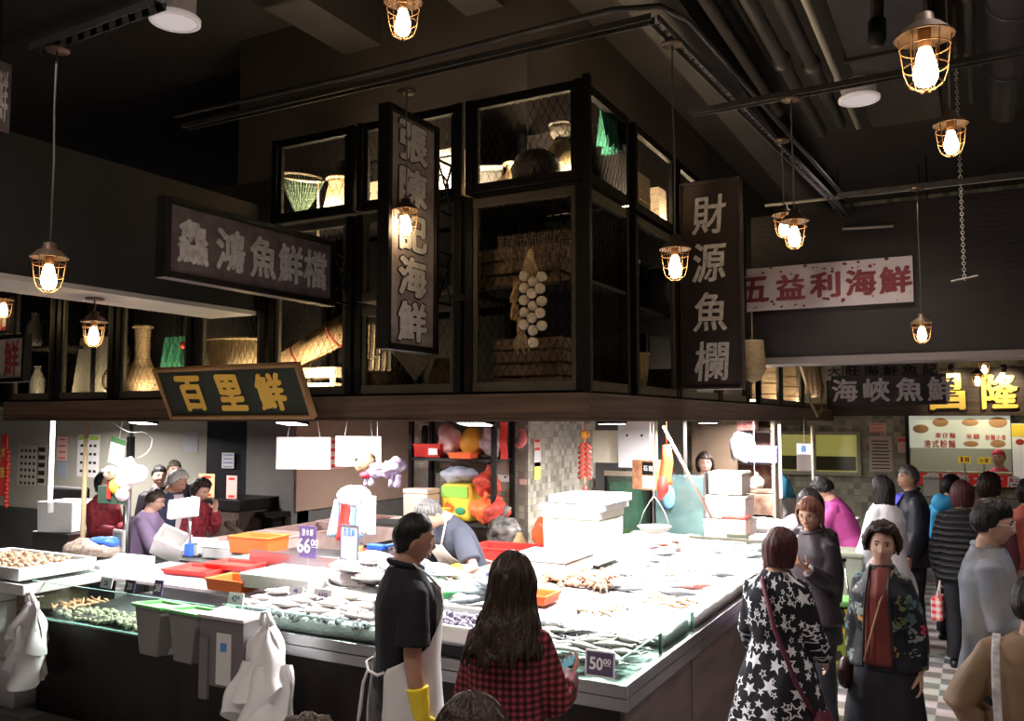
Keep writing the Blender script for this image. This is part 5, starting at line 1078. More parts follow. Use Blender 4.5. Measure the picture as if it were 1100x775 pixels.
# hanging scale
t = thing('hanging_scale', 'shallow white scale pan hanging on wires over the ice', 'scale', onY(703, 566, 6.9)); MB().lathe([(.005, -.06), (.06, -.055), (.11, -.03), (.135, 0), (.14, .004)], n=28, cap=False).build('pan', mat('enamel_white', (.8, .76, .68), .3), t, smooth=True, solid=.005)
for s in (-1, 1): MB().tube([(s * .135, 0, 0), (s * .09, 0, .12), (s * .04, 0, .20), (0, 0, .25)], .004, 6).build('wire', M_wire, t, smooth=True)
MB().cyl((0, 0, .24), (0, 0, 2.26 - t.location.z), .004, n=5).build('hanger', M_wire, t); MB().ball((-.04, -.10, -.02), (.02, .006, .012), 8, 6).build('red_mark', M_redbag, t)
# firecracker ornament
t = thing('firecracker_string', 'red firecracker string with gold medallion hanging before the mosaic pillar', 'ornament', onY(628, 467, 6.6)); M_fc = mat('dark_red_cracker', (.42, .04, .03), .4)
MB().cyl((0, -.012, 0), (0, .012, 0), .04, n=24).build('medallion', mat('red_gold', (.5, .14, .04), .3, .4), t); letters('福', [(0, 0)], .05, basis((1, 0, 0), (0, 0, 1)), (0, -.013, 0), .02, fit=(.05, .05)).build('character', M_gold, t)
for i in range(7):
    for s in (-1, 1): MB().cyl((0, 0, -.07 - .042 * i), (s * .055, 0, -.115 - .042 * i), .013, n=8).build('firecracker', M_fc, t, smooth=True)
MB().tube([(0, 0, -.04), (0, 0, -.40)], .004, 5).build('string', M_gold, t); MB().lathe([(.006, 0), (.018, -.03), (.02, -.12), (.016, -.17)], (0, 0, -.42), n=12).build('tassel', M_fc, t, smooth=True); MB().tube([(0, 0, .04), (0, 0, 2.2 - t.location.z)], .003, 4).build('cord', M_red, t)
# papers on the pillar
def paper(p, w, h, label, m, plane='Y', bars=(), ink=None, text=None, tm=None, fit=None):
    t = thing('poster', label, 'poster', p, 0 if plane == 'Y' else R(90)); MB().box((0, -.002, 0), (w, .004, h)).build('sheet', m, t)
    for (x, z, bw, bh, k) in bars: MB().box((x * w, -.0055, z * h), (bw * w, .002, bh * h)).build('printed_block', k, t)
    if text:
        n_ = len(text[0]); f = fit or (w * .75 / n_, h * .18)
        letters(text[0], [((i + .5) / n_ * w * .85 - w * .425, text[1] * h) for i in range(n_)], .1, basis((1, 0, 0), (0, 0, 1)), (0, -.006, 0), .03, fit=f).build('lettering', tm or M_red, t)
    return t
M_pap = mat('paper_white', (.78, .75, .72), .6); M_papp = mat('paper_pink', (.80, .52, .46), .6); M_papy = mat('paper_yellow', (.85, .80, .2), .6); M_papg = mat('paper_grey', (.42, .41, .36), .6)
rk = random.Random(3)
def rows(n_, m=M_ink_k, x=0, w=.8, z0=.36, z1=-.4, h=.03): return [(x, z0 + (z1 - z0) * i / max(1, n_ - 1), w * rk.uniform(.8, 1), h, m) for i in range(n_)]
q = PX1 + .006
paper(onX(577, 478, q), .14, .10, 'red and white notice at the top of the mosaic pillar side', M_papp, 'X', rows(2, M_red, h=.25)); paper(onX(577, 492, q), .14, .16, 'blank white notice in the middle of the mosaic pillar side', M_pap, 'X'); paper(onX(577, 506, q), .13, .16, 'yellow-green notice at the bottom of the mosaic pillar side', M_papy, 'X')
q = PY0 - .004
paper(onY(537, 505, q), .20, .22, 'white calendar page on the mosaic pillar front', M_pap, 'Y', [(.3, -.3, .1, .08, M_ink_k)]); paper(onY(562, 518, q), .07, .05, 'small pink tag on the mosaic pillar front', M_papp, 'Y')
paper(onX(362, 487, -7.262), .35, .40, 'pink and red notice on the tan panel between the white boards', M_papp, 'X', rows(4, M_red, h=.1))
# posters at the far left wall
q = WY - .004
paper(onY(30, 500, q), .52, .62, 'pale poster with rows of black figures on the grey-green wall', mat('aged_paper', (.52, .49, .40), .6), 'Y', [(-.3 + .2 * i, .36 - .16 * j, .1, .07, M_ink_k) for i in range(4) for j in range(6)]); paper(onY(45, 500, q), .22, .62, 'narrow poster with round dark emblems on the grey-green wall', mat('aged_paper_b', (.48, .46, .38), .6), 'Y', [(0, .38 - .19 * j, .7, .11, M_ink_k) for j in range(5)])
paper(onY(67, 482, q), .24, .36, 'pink notice beside the white light tube', M_papp, 'Y', rows(4, M_red, h=.05)); paper(onY(67, 505, q), .22, .24, 'blue-grey notice below the pink notice', mat('paper_bluegrey', (.33, .38, .42), .6)); paper(onY(95, 490, q), .5, .62, 'white poster with green heading behind the yellow pole', M_pap, 'Y', [(0, .42, .9, .1, mat('lime_print', (.4, .6, .1), .6))] + [(-.3 + .2 * i, .24 - .2 * j, .12, .06, M_ink_k) for i in range(4) for j in range(4)])
paper(onY(245, 495, WY - .1), .22, .2, 'white sheet pinned on the black door', M_pap, 'Y', rows(4, M_inkbl, h=.06)); paper(onY(205, 475, q), .28, .28, 'grey sheet on the wall above the curly-haired woman', mat('paper_pale_grey', (.45, .45, .47), .6))
t = thing('red_couplet', 'red hanging New Year banner with beads at the far left wall', 'banner', onY(4, 500, 7.6)); MB().box((0, 0, 0), (.13, .02, .9)).build('strip', M_red, t); letters('大吉', [(0, .2), (0, -.1)], .2, basis((1, 0, 0), (0, 0, 1)), (0, -.012, 0), .03, fit=(.1, .16)).build('lettering', M_gold, t); mb = MB()
for i in range(14): MB().ball((.09 + .02 * (i % 2), 0, .2 - .06 * i), .035, 8, 6).build('bead', M_fc, t, smooth=True)
# light tube posts by the left section
M_tube = emis('tube_glow', (1, .97, .98), 7)
p = onY(57, 455, 5.3); t = thing('tube_light', 'upright glowing white tube at the far left of the stall', 'light', (p.x, p.y, 1.25)); MB().cyl((0, 0, .1), (0, 0, .92), .02, n=14).build('tube', M_tube, t, smooth=True); MB().cyl((0, 0, .0), (0, 0, .1), .03, n=14).build('holder', M_white, t); MB().ball((0, 0, .93), .04, 12, 8).build('cap', M_tube, t, smooth=True)
p = onY(93, 455, 5.3); one('bamboo_pole', MB().cyl((0, 0, .0), (0, 0, 2.14), .022, n=12), mat('pale_bamboo', (.72, .56, .32), .5), 'pale wooden pole beside the glowing tube', 'pole', loc=(p.x, p.y, 0), smooth=True)
# hanging plush and flyer cluster, left
t = thing('flyer', 'tilted flyer with dark green heading hanging at the left section', 'flyer', onY(126, 485, 5.2)); t.rotation_euler = (0, R(12), 0); MB().box((0, 0, 0), (.20, .01, .24)).build('sheet', M_pap, t); MB().box((0, -.007, .095), (.2, .004, .05)).build('heading', mat('dark_green_ink', (.05, .13, .05), .6), t); MB().box((0, -.007, .04), (.1, .004, .03)).build('red_line', M_papp, t); MB().tube([(0, 0, .12), (0, 0, .3)], .003, 4).build('string', M_white, t)
t = thing('plush_bundle', 'bunch of plush toys and white bag hanging beside the flyer', 'toy', onY(128, 515, 5.15)); M_pl = mat('plush_cream', (.72, .56, .38), .9, bump=.6, scale=40)
o_ = MB().ball((.13, 0, .05), (.16, .1, .12), 22, 14).build('white_bag', M_wb, t, smooth=True); wrinkle(o_, .05, (8, 8, 8)); MB().prism([(.1, .1), (.3, .02), (.12, -.1)], -.02, .02, basis((1, 0, 0), (0, 0, 1)), (.04, 0, .05)).build('bag_corner', M_wb, t)
MB().ball((-.04, -.06, .06), (.07, .06, .065), 16, 12).build('plush_head', M_pl, t, smooth=True)
for s in (-.02, .05): MB().ball((s - .04, -.12, .08), .018, 10, 8).build('plush_eye', mat('grey_eye', (.3, .3, .32), .3), t, smooth=True)
MB().ball((.02, -.05, -.06), (.06, .05, .07), 14, 10).build('yellow_plush', mat('plush_yellow', (.85, .65, .08), .9), t, smooth=True); MB().ball((.10, -.04, -.13), (.07, .05, .06), 14, 10).build('pink_plush', mat('plush_pink', (.8, .6, .58), .9), t, smooth=True); MB().box((-.06, -.02, -.14), (.3, .08, .16)).build('green_carton', mat('dark_green_carton', (.05, .09, .06), .6), t, bevel=.006); MB().box((-.04, -.07, -.10), (.05, .006, .14)).build('red_label', M_red, t)
t = thing('support_pole', 'grey metal pole under the plush bunch', 'pole', (onY(138, 560, 5.25).x, 5.25, .95)); MB().cyl((0, 0, 0), (0, 0, 1.3), .02, n=12).build('tube', M_steel, t, smooth=True); MB().box((0, 0, .95), (.05, .05, .2)).build('clamp', M_dark, t)
one('canopy_cable', MB().tube([onY(118, 452, 5.1), onY(140, 468, 5.1), onY(152, 462, 5.1), onY(168, 470, 5.1), onY(158, 490, 5.1), onY(146, 492, 5.1)], .006, 6), M_white, 'loose white cable hanging under the fascia at the left', 'cable', smooth=True, subd=1)
# back counter with notices, left back
p, q2 = onY(220, 560, 7.5), onY(267, 560, 7.5); t = thing('service_desk', 'dark wooden service desk by the black door', 'desk', ((p.x + q2.x) / 2, 7.65, 0)); w = q2.x - p.x; M_desk = wood('dark_desk_wood', (.085, .06, .048), (.05, .035, .03), .45, (8, 8, .6), 3); MB().box((0, 0, .55), (w, .6, 1.1)).build('desk_body', M_desk, t, bevel=.005); MB().box((0, 0, 1.16), (w + .08, .66, .12)).build('desk_top', M_dark, t, bevel=.006); MB().box((w * .3, -.31, .55), (w * .34, .02, .9)).build('door', M_desk, t, bevel=.004)
for (x, lb, m, w_, h_) in ((192, 'cream notice card on the service desk behind the old man', M_pap, .22, .16), (224, 'yellow notice card standing on the service desk', mat('paper_tan', (.68, .52, .28), .6), .27, .28), (251, 'tall pink stand card on the service desk', M_papp, .17, .27)):
    p = onY(x, 530, 7.45); paper(V((p.x, 7.42, 1.225 + h_ / 2)), w_, h_, lb, m, 'Y', rows(2, M_red, h=.1, w=.6))
one('side_shelf', MB().bb((onY(268, 540, 7.6).x, 7.6, 1.0), (-7.32, 7.98, 1.06)).bb((onY(270, 540, 7.6).x, 7.7, 0), (-7.4, 7.9, 1.0)), M_dark, 'dark cabinet with pale top beside the service desk', 'cabinet')
t = thing('chair', 'dark office chair back at the far left behind the foam box', 'chair', (onY(76, 530, 7.0).x, 7.0, 0)); MB().box((0, 0, 1.0), (.66, .1, .62)).build('backrest', M_black, t, bevel=.04, seg=4); MB().box((0, -.25, .5), (.6, .5, .1)).build('seat', M_black, t, bevel=.03); MB().cyl((0, -.2, 0), (0, -.2, .45), .04).build('stem', M_dark, t)
# far part of the aisle side
def pl(name, label, x, y, Y, d, m, cat, **k): return one(name, MB().box((0, 0, 0), d), m, label, cat, loc=onY(x, y, Y), **k)
pl('brown_partition', 'tall brown partition panel behind the peeping child', 768, 505, 10.4, (.55, .05, 1.5), mat('brown_panel', (.16, .11, .075), .45, col2=(.24, .17, .12), scale=3), 'partition').location.z = 1.55
t = thing('stall_shelf', 'shelf unit with red packs and lavender box beyond the partition', 'shelf', onY(805, 485, 10.6)); t.location.z = 0
for z in (1.0, 1.62, 2.0): MB().bb((-.32, -.2, z), (.32, .2, z + .02)).build('shelf_board', M_dark, t)
for s in (-.32, .32): MB().bb((s - .02, -.2, 0), (s + .02, .2, 2.25)).build('upright', M_crate_p, t)
MB().bb((-.3, .18, 1.0), (.3, .2, 2.2)).build('back_panel', mat('maroon_panel', (.20, .06, .05), .5, col2=(.42, .26, .18), scale=9), t)
def PZ(x, z, Y=10.45): p = onY(x, 480, Y); return V((p.x, Y, z))
foambox(PZ(802, 2.025, 10.5), (.26, .2, .18), 'red printed pack on the top of the stall shelf', m=mat('red_pack', (.6, .10, .08), .5, col2=(.75, .5, .45), scale=22))
lump('white_sack', 'bulging white bag hanging before the stall shelf', PZ(797, 1.64, 10.45), (.16, .12, .20), M_wb, 21, tie=True)
foambox(PZ(821, 1.645, 10.5), (.32, .2, .2), 'lavender box with blue top on the stall shelf', m=mat('lavender_box', (.50, .40, .68), .5)); foambox(PZ(818, 1.03, 10.5), (.3, .2, .3), 'brown printed carton low on the stall shelf', m=mat('brown_print', (.36, .18, .12), .5, col2=(.55, .42, .3), scale=12))
lump('garlic_net', 'small white net of garlic hanging below the lavender box', PZ(810, 1.35, 10.2), (.1, .08, .07), M_gar, 22); MB().cyl((0, 0, .1), (0, 0, .9), .004, n=5).build('string', M_white, [o for o in D.objects if o.name == 'garlic_net'][0])
# stacked cream boxes, child behind, pole, red-topped box
for i, (x, z, d, lb) in enumerate(((768, .96, (.42, .4, .22), 'cream foam box at the bottom of the stack by the second tank'), (766, 1.19, (.38, .38, .22), 'cream foam box in the middle of the stack by the second tank'), (763, 1.42, (.32, .36, .22), 'cream foam box topmost of the stack by the second tank'))): p = onY(x, 560, 8.55); foambox(V((-2.22, 8.64, z)), d, lb, m=mat('cream_foam', (.82, .79, .68), .7))
one('box_table', MB().bb((-2.42, 8.43, 0), (-2.02, 8.85, .955)), M_dado, 'dark base under the cream box stack', 'stand')
a, b = onY(712, 458, 7.2), onY(764, 556, 7.5); one('leaning_pole', MB().cyl(a, b, .014, n=10), mat('pale_pink_pole', (.75, .45, .4), .4), 'long pale pole leaning across before the second tank', 'pole', smooth=True)
foambox(V((onY(791, 562, 8.4).x, 8.4, 1.06)), (.22, .2, .17), 'peach box with a red lid on the aisle side counter', m=mat('peach_card', (.82, .58, .44), .5)); D.objects[[o.name for o in D.objects if o.get('label') == 'peach box with a red lid on the aisle side counter'][0]].children[1].data.materials[0] = M_red
one('cross_shelf', MB().bb((-1.95, 8.25, 1.03), (-1.62, 8.55, 1.055)), M_foam, 'white board carrying the peach box', 'board')
t = thing('glass_tray', 'clear glass tray with dark rim across the ice bed', 'tray', (-1.98, 7.95, 1.02)); MB().tray((0, 0, 0), (.8, .34, .06), .012, 1.0).build('tray_body', M_glass, t); MB().bb((-.4, -.18, .05), (.4, -.165, .075)).build('front_rim', M_frame, t)
one('crumpled_bag', wb := MB().ball((0, 0, .05), (.26, .2, .08), 20, 12), M_wb, 'crumpled white bag on the counter by the stall shelf', 'bag', loc=(-1.95, 9.2, 1.0), smooth=True); wrinkle(D.objects['crumpled_bag'], .05, (8, 8, 8))
t = tray('red_basin', 'red plastic basin on the counter beside the purple-topped woman', V((onY(893, 535, 10.0).x - .12, 10.0, .985)), (.34, .3, .12), M_red, .2, cat='basin'); lump('white_bundle', 'white cloth bundle on the red basin', V((t.location.x - .02, 10.0, 1.04)), (.12, .09, .07), M_wb, 31)
t = thing('shop_counter', 'white worktop at the far end of the aisle side counter', 'counter', (-1.72, 10.95, 0)); MB().box((0, 0, .95), (.8, .6, .06)).build('worktop', M_foam, t, bevel=.01); MB().box((0, 0, .46), (.72, .55, .92)).build('base', M_dado, t)
t = thing('menu_stand', 'dark small board with blue and white card hanging by the far worker', 'sign', onY(864, 497, 10.7)); MB().box((0, 0, 0), (.17, .02, .2)).build('board', mat('grey_brown_board', (.16, .13, .12), .5), t); MB().box((-.0, -.013, .16), (.16, .01, .13)).build('card', M_cardw, t); letters('8', [(0, .16)], .1, basis((1, 0, 0), (0, 0, 1)), (0, -.02, 0), .05).build('lettering', M_inkbl, t); MB().tube([(0, 0, .22), (.01, 0, 2.2 - t.location.z)], .004, 4).build('cord', M_white, t)
for x, lb in ((837, 'white upright tube light beside the far worker'), ): p = onY(x, 451, 10.3); t = thing('tube_light', lb, 'light', (p.x, p.y, 1.25)); MB().cyl((0, 0, .0), (0, 0, .85), .016, n=12).build('tube', emis('tube_glow_soft', (1, .98, .97), 3), t, smooth=True); MB().cyl((0, 0, -1.25), (0, 0, 0), .012, n=10).build('holder', M_steel, t)
for x, lb in ((872, 'pale tripod pole beside the far worker'),): p = onY(x, 451, 10.4); t = thing('tripod_pole', lb, 'pole', (p.x, p.y, .98)); MB().cyl((0, 0, 0), (0, 0, 1.1), .015, n=8).build('pole', M_crate_p, t); MB().cyl((.12, 0, 0), (0, 0, .5), .014, n=8).build('brace', M_crate_p, t)
# windows of the back wall
def winframe(nm, x0, y0, x1, y1, Y, label_m, mull=()):
    a, b = onY(x0, y0, Y), onY(x1, y1, Y); mb = MB(); f = .05
    w = tag(MB().bb((a.x, Y + .06, b.z), (b.x, Y + .08, a.z)).build(nm, label_m) if label_m else MB().bb((a.x, Y + .02, b.z), (b.x, Y + .24, b.z + .02)).build(nm, M_dark), kind='structure')
    for (p, q) in (((a.x - f, Y, b.z - f), (a.x, Y + .1, a.z + f)), ((b.x, Y, b.z - f), (b.x + f, Y + .1, a.z + f)), ((a.x, Y, a.z), (b.x, Y + .1, a.z + f)), ((a.x, Y, b.z - f), (b.x, Y + .1, b.z))): MB().bb(p, q).build('window_frame', mat('pale_frame', (.42, .40, .28), .5) if nm == 'window_1' else M_dark, w)
    for x in mull: c = onY(x, y0, Y).x; MB().bb((c - .02, Y + .02, b.z), (c + .02, Y + .1, a.z)).build('mullion', M_dark if nm != 'window_1' else mat('pale_frame'), w)
    return w, a, b
mw = D.materials.new('olive_window'); mw.use_nodes = True; n, l = nodes_of(mw); b_ = n['Principled BSDF']; b_.inputs['Base Color'].default_value = (.28, .27, .07, 1); b_.inputs['Roughness'].default_value = .1
b_.inputs['Emission Color'].default_value = (.55, .52, .12, 1); b_.inputs['Emission Strength'].default_value = .35
w1, a, b = winframe('window_1', 833, 467, 921, 508, 13.1, mw, (874,))
MB().bb((a.x + .02, 13.14, b.z + .02), (b.x - .02, 13.155, b.z + .22)).build('dark_lower_pane', mat('dark_olive_glass', (.05, .05, .02), .1), w1)
a, b = onY(976, 446, 13.1), onY(1090, 520, 13.1); kb = onY(1030, 482, 13.1).z
mw2 = D.materials.new('frosted_lit_glass'); mw2.use_nodes = True; n, l = nodes_of(mw2); b_ = n['Principled BSDF']; b_.inputs['Base Color'].default_value = (.55, .58, .48, 1); b_.inputs['Roughness'].default_value = .2; b_.inputs['Emission Color'].default_value = (.62, .64, .50, 1); b_.inputs['Emission Strength'].default_value = .5
w2, a, b = winframe('window_2', 976, 446, 1088, 520, 13.1, None, ())
fr_ = MB().bb((a.x, 13.13, kb), (b.x, 13.155, a.z)).build('frosted_pane', mw2, w2)
mR = mat('red_window_print', (.55, .07, .05), .5); mT = mat('tan_window_print', (.52, .30, .16), .5)
def wl(s, x0, x1, y, h, m=mR): A, Bp = onY(x0, y, 13.12), onY(x1, y, 13.12); k = len(s); return letters(s, [((i + .5) / k * (Bp.x - A.x), 0) for i in range(k)], .1, basis((1, 0, 0), (0, 0, 1)), (A.x, 13.12, A.z), .03, fit=((Bp.x - A.x) / k * .8, h)).build('window_lettering', m, w2)
wl('車仔麵', 1004, 1027, 468, .07); wl('港式粉麵', 992, 1027, 477, .10); wl('米線', 1037, 1053, 469, .07); wl('粉麵小食', 1058, 1081, 470, .07)
for (x, y, rx, rz_) in ((989, 461, .1, .06), (1010, 454, .1, .06), (1042, 454, .1, .05), (1072, 454, .11, .07), (1072, 477, .09, .05), (1043, 477, .09, .04)): p = onY(x, y, 13.12); MB().ball((p.x, 13.127, p.z), (rx, .004, rz_), 14, 8).build('dish_picture', mT, w2)
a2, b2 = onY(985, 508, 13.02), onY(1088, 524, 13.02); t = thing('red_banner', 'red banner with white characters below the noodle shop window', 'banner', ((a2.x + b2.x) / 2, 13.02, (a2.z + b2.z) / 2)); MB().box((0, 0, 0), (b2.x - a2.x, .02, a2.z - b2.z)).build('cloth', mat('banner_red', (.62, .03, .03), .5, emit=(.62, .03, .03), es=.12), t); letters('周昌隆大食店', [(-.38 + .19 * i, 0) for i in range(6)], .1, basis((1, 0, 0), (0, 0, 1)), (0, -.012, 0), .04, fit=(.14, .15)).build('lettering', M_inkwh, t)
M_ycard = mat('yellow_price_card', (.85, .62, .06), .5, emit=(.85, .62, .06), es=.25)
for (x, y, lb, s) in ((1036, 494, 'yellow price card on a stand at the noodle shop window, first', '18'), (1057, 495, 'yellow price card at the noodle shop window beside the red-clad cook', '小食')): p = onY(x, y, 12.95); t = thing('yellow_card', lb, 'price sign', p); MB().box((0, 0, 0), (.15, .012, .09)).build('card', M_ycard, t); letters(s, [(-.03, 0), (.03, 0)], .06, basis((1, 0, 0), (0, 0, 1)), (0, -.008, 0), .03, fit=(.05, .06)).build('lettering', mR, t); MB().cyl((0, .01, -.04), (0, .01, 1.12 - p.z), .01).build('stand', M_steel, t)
kl = D.lights.new('kitchen_lamp', 'AREA'); kl.size = .5; kl.energy = 30; kl.color = (1, .95, .8); ko = thing('kitchen_lamp', 'square ceiling lamp inside the noodle shop kitchen', 'lamp', (a.x + .6, 14.3, 2.95)); MB().box((0, 0, .02), (.5, .5, .04)).build('housing', M_white, ko); kq = D.objects.new('kitchen_bulb', kl); COL.objects.link(kq); kq.parent = ko; kq.location = (0, 0, -.01)
struct('wall_shop_sill', MB().bb((a.x - .1, 12.85, 0), (b.x + .1, 13.19, 1.12)), M_grey)
foambox(V((onY(1000, 500, 12.95).x, 12.97, 1.125)), (.2, .15, .28), 'pale paper bag on the noodle shop sill', m=M_papg)
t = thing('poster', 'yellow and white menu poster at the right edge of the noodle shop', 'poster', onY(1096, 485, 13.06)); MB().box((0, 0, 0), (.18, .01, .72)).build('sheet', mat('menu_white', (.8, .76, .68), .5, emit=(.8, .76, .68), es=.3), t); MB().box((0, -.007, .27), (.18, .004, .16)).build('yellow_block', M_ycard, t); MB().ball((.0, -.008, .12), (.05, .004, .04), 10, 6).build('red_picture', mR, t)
q = 13.17
paper(onY(943, 460, q), .22, .14, 'pink notice above the menu list on the mosaic back wall', M_papp, 'Y', rows(3, M_red, h=.08)); paper(onY(946, 488, q), .30, .50, 'beige menu list on the mosaic back wall', mat('beige_menu', (.62, .52, .42), .6), 'Y', rows(9, M_ink_k, h=.03)); paper(onY(970, 478, q), .14, .22, 'small red and white notice beside the menu list', M_papp, 'Y', [(0, .3, .9, .22, M_red)])
# spot lamps over the gold characters
def small_spot(p, label, e, tgt, col=(1, .85, .55), ang=80):
    t = thing('spot_lamp', label, 'lamp', p); d = (V(tgt) - V(p)); t.rotation_euler = d.to_track_quat('-Z', 'Y').to_euler(); MB().cyl((0, 0, 0), (0, 0, .09), .035, n=16).build('housing', M_dark, t, smooth=True); MB().cyl((0, 0, -.003), (0, 0, -.001), .03, n=16).build('lens', emis('spot_lens', (1, .85, .55), 20), t)
    ld = D.lights.new('spot_bulb', 'SPOT'); ld.energy = e; ld.spot_size = R(ang); ld.spot_blend = .6; ld.shadow_soft_size = .03; ld.color = col; lo = D.objects.new('spot_bulb', ld); COL.objects.link(lo); lo.parent = t; lo.location = (0, 0, -.02); return t
p = onY(1078, 398, 12.55); small_spot(p, 'small spot lamp shining on the second gold character', 45, onY(1078, 425, 13.05)); p = onY(1022, 398, 12.55); small_spot(p, 'small spot lamp shining on the first gold character', 25, onY(1025, 425, 13.05))

# ================================================================ STALL LAMPS under the canopy
M_lens = emis('stall_lamp_lens', (1, .96, .95), 10)
def stall_lamp(p, label, e, tilt=0, rz=0, size=.22, col=(1, .95, .94)):
    t = thing('stall_lamp', label, 'lamp', p, rz); t.rotation_euler = (R(tilt), 0, rz)
    MB().rings([[(sx * x, sy * y, z) for sx, sy in ((-1, -1), (1, -1), (1, 1), (-1, 1))] for x, y, z in ((.11, .075, 0), (.10, .065, .03), (.05, .03, .055))]).build('housing', M_dark, t, bevel=.004)
    MB().box((0, 0, -.003), (.19, .12, .004)).build('lens', M_lens, t)
    MB().tube([(0, 0, .05), (0, 0, .05 + 2.262 - p[2] - .05)], .012, 8).build('bracket', M_dark, t)
    ld = D.lights.new('stall_bulb', 'AREA'); ld.shape = 'RECTANGLE'; ld.size = .19; ld.size_y = .12; ld.energy = e; ld.color = col; ld.spread = R(165)
    lo = D.objects.new('stall_bulb', ld); COL.objects.link(lo); lo.parent = t; lo.location = (0, 0, -.008)
    return t
E_L, E_R = 30, 55
nm_ = ['first', 'second', 'third', 'fourth', 'fifth', 'sixth', 'seventh', 'eighth', 'ninth']
for i, x in enumerate((-6.75, -6.0, -5.2, -4.4, -3.6, -2.85)): stall_lamp((x, 4.75, 2.125 if i % 2 else 2.19), nm_[i] + ' lamp from the far end under the fascia of the blackboard side', E_L * (1.3 if i == 4 else 1), -8)
for i, y in enumerate((4.85, 5.6, 6.4, 7.2, 8.0, 8.9, 9.9)): stall_lamp((-2.25, y, 2.125 if i % 3 == 1 else 2.19), nm_[i] + ' lamp from the corner under the aisle side fascia', E_R, 0, R(90))
for i, (x, y, e) in enumerate(((-5.1, 5.6, 60), (-4.6, 5.5, 45), (-5.6, 8.6, 50), (-3.0, 10.9, 40), (-8.2, 6.3, 70), (-10.5, 6.9, 110))): stall_lamp((x, y, 2.19), 'unseen fill lamp added under the canopy, ' + ['over the scale display', 'over the bent worker', 'over the pink tubs', 'at the far aisle end', 'over the service desk', 'before the poster wall'][i], e, 0, 0)  # hidden lamps added to lift the inner walls, boards and posters
# ================================================================ PEOPLE
def M_(name, col, **k): return mat(name, col, **k)
M_skin = mat('skin', (.56, .34, .25), .5, col2=(.50, .29, .21), scale=18); M_skin2 = mat('skin_tan', (.46, .26, .18), .5, col2=(.40, .22, .15), scale=18); M_skin3 = mat('skin_fair', (.64, .42, .33), .5, col2=(.58, .36, .28), scale=18)
M_lip = mat('lip', (.42, .17, .15), .45); M_brow = mat('brow_hair', (.03, .024, .02), .7); M_scl = mat('eye_white', (.75, .73, .70), .25); M_iris = mat('dark_iris', (.02, .013, .01), .1)
def hairmat(nm, c1, c2, rough=.42): return mat(nm, c1, rough, col2=c2, scale=14, stretch=(7, 7, .7), bump=.5, detail=3)
H_blk = hairmat('black_hair', (.018, .016, .016), (.006, .005, .005)); H_brn = hairmat('brown_black_hair', (.045, .026, .018), (.012, .008, .007)); H_red = hairmat('maroon_hair', (.085, .022, .024), (.025, .010, .011))
H_gry = hairmat('grey_hair', (.20, .19, .185), (.035, .033, .032)); H_sil = hairmat('silver_hair', (.62, .59, .55), (.38, .36, .33)); H_rbr = hairmat('reddish_brown_hair', (.22, .08, .045), (.06, .025, .018))
M_blks = mat('black_shoes', (.015, .015, .015), .4); M_navyt = mat('dark_trousers', (.018, .019, .025), .75, var=.3, scale=6); M_glassf = mat('glasses_frame', (.12, .10, .10), .25, .6); M_yg = mat('yellow_rubber_glove', (.88, .68, .04), .4, bump=.15, scale=25)
def head_pt(x, y, z, fem=0):
    X, Y, Z = .075 * x, .095 * y, .117 * z
    if z < 0:
        t = -z; X *= 1 - (.30 + .05 * fem) * t ** 1.7; Y *= (1 - .10 * t) if y > 0 else (1 - .42 * t ** 1.2)
    elif y > 0 and z > .3: Y *= 1 - .08 * (z - .3)
    if y > .15:
        g = lambda cx, cz, sx, sz: math.exp(-((X - cx) / sx) ** 2 - ((Z - cz) / sz) ** 2); k = min(1, (y - .15) / .35)
        d = .021 * g(0, -.024, .0125, .014) + .010 * g(0, .0, .009, .024) + .005 * g(0, -.06, .022, .011) + .008 * g(0, -.098, .02, .014) - .003 * g(0, -.078, .02, .007)
        for s in (-1, 1): d += -.010 * g(s * .031, .010, .015, .010) + .004 * g(s * .03, .034, .02, .008) + .005 * g(s * .042, -.022, .018, .02) + .004 * g(s * .011, -.031, .006, .006)
        Y += d * k
    return X, Y, Z
def add_head(mb, T, fem=0, n=44, m=34):
    o = MB(); o.ball((0, 0, 0), 1.0, n, m); o.v = [tuple(T(head_pt(*v, fem))) for v in o.v]; mb.add(o.v, o.f)
    for s in (-1, 1):
        e = MB().ball((0, 0, 0), (.008, .017, .031), 12, 10, rot=(R(-8), 0, R(s * -18))); mb.add([T((x + s * .073, y - .010, z - .004)) for x, y, z in e.v], e.f)
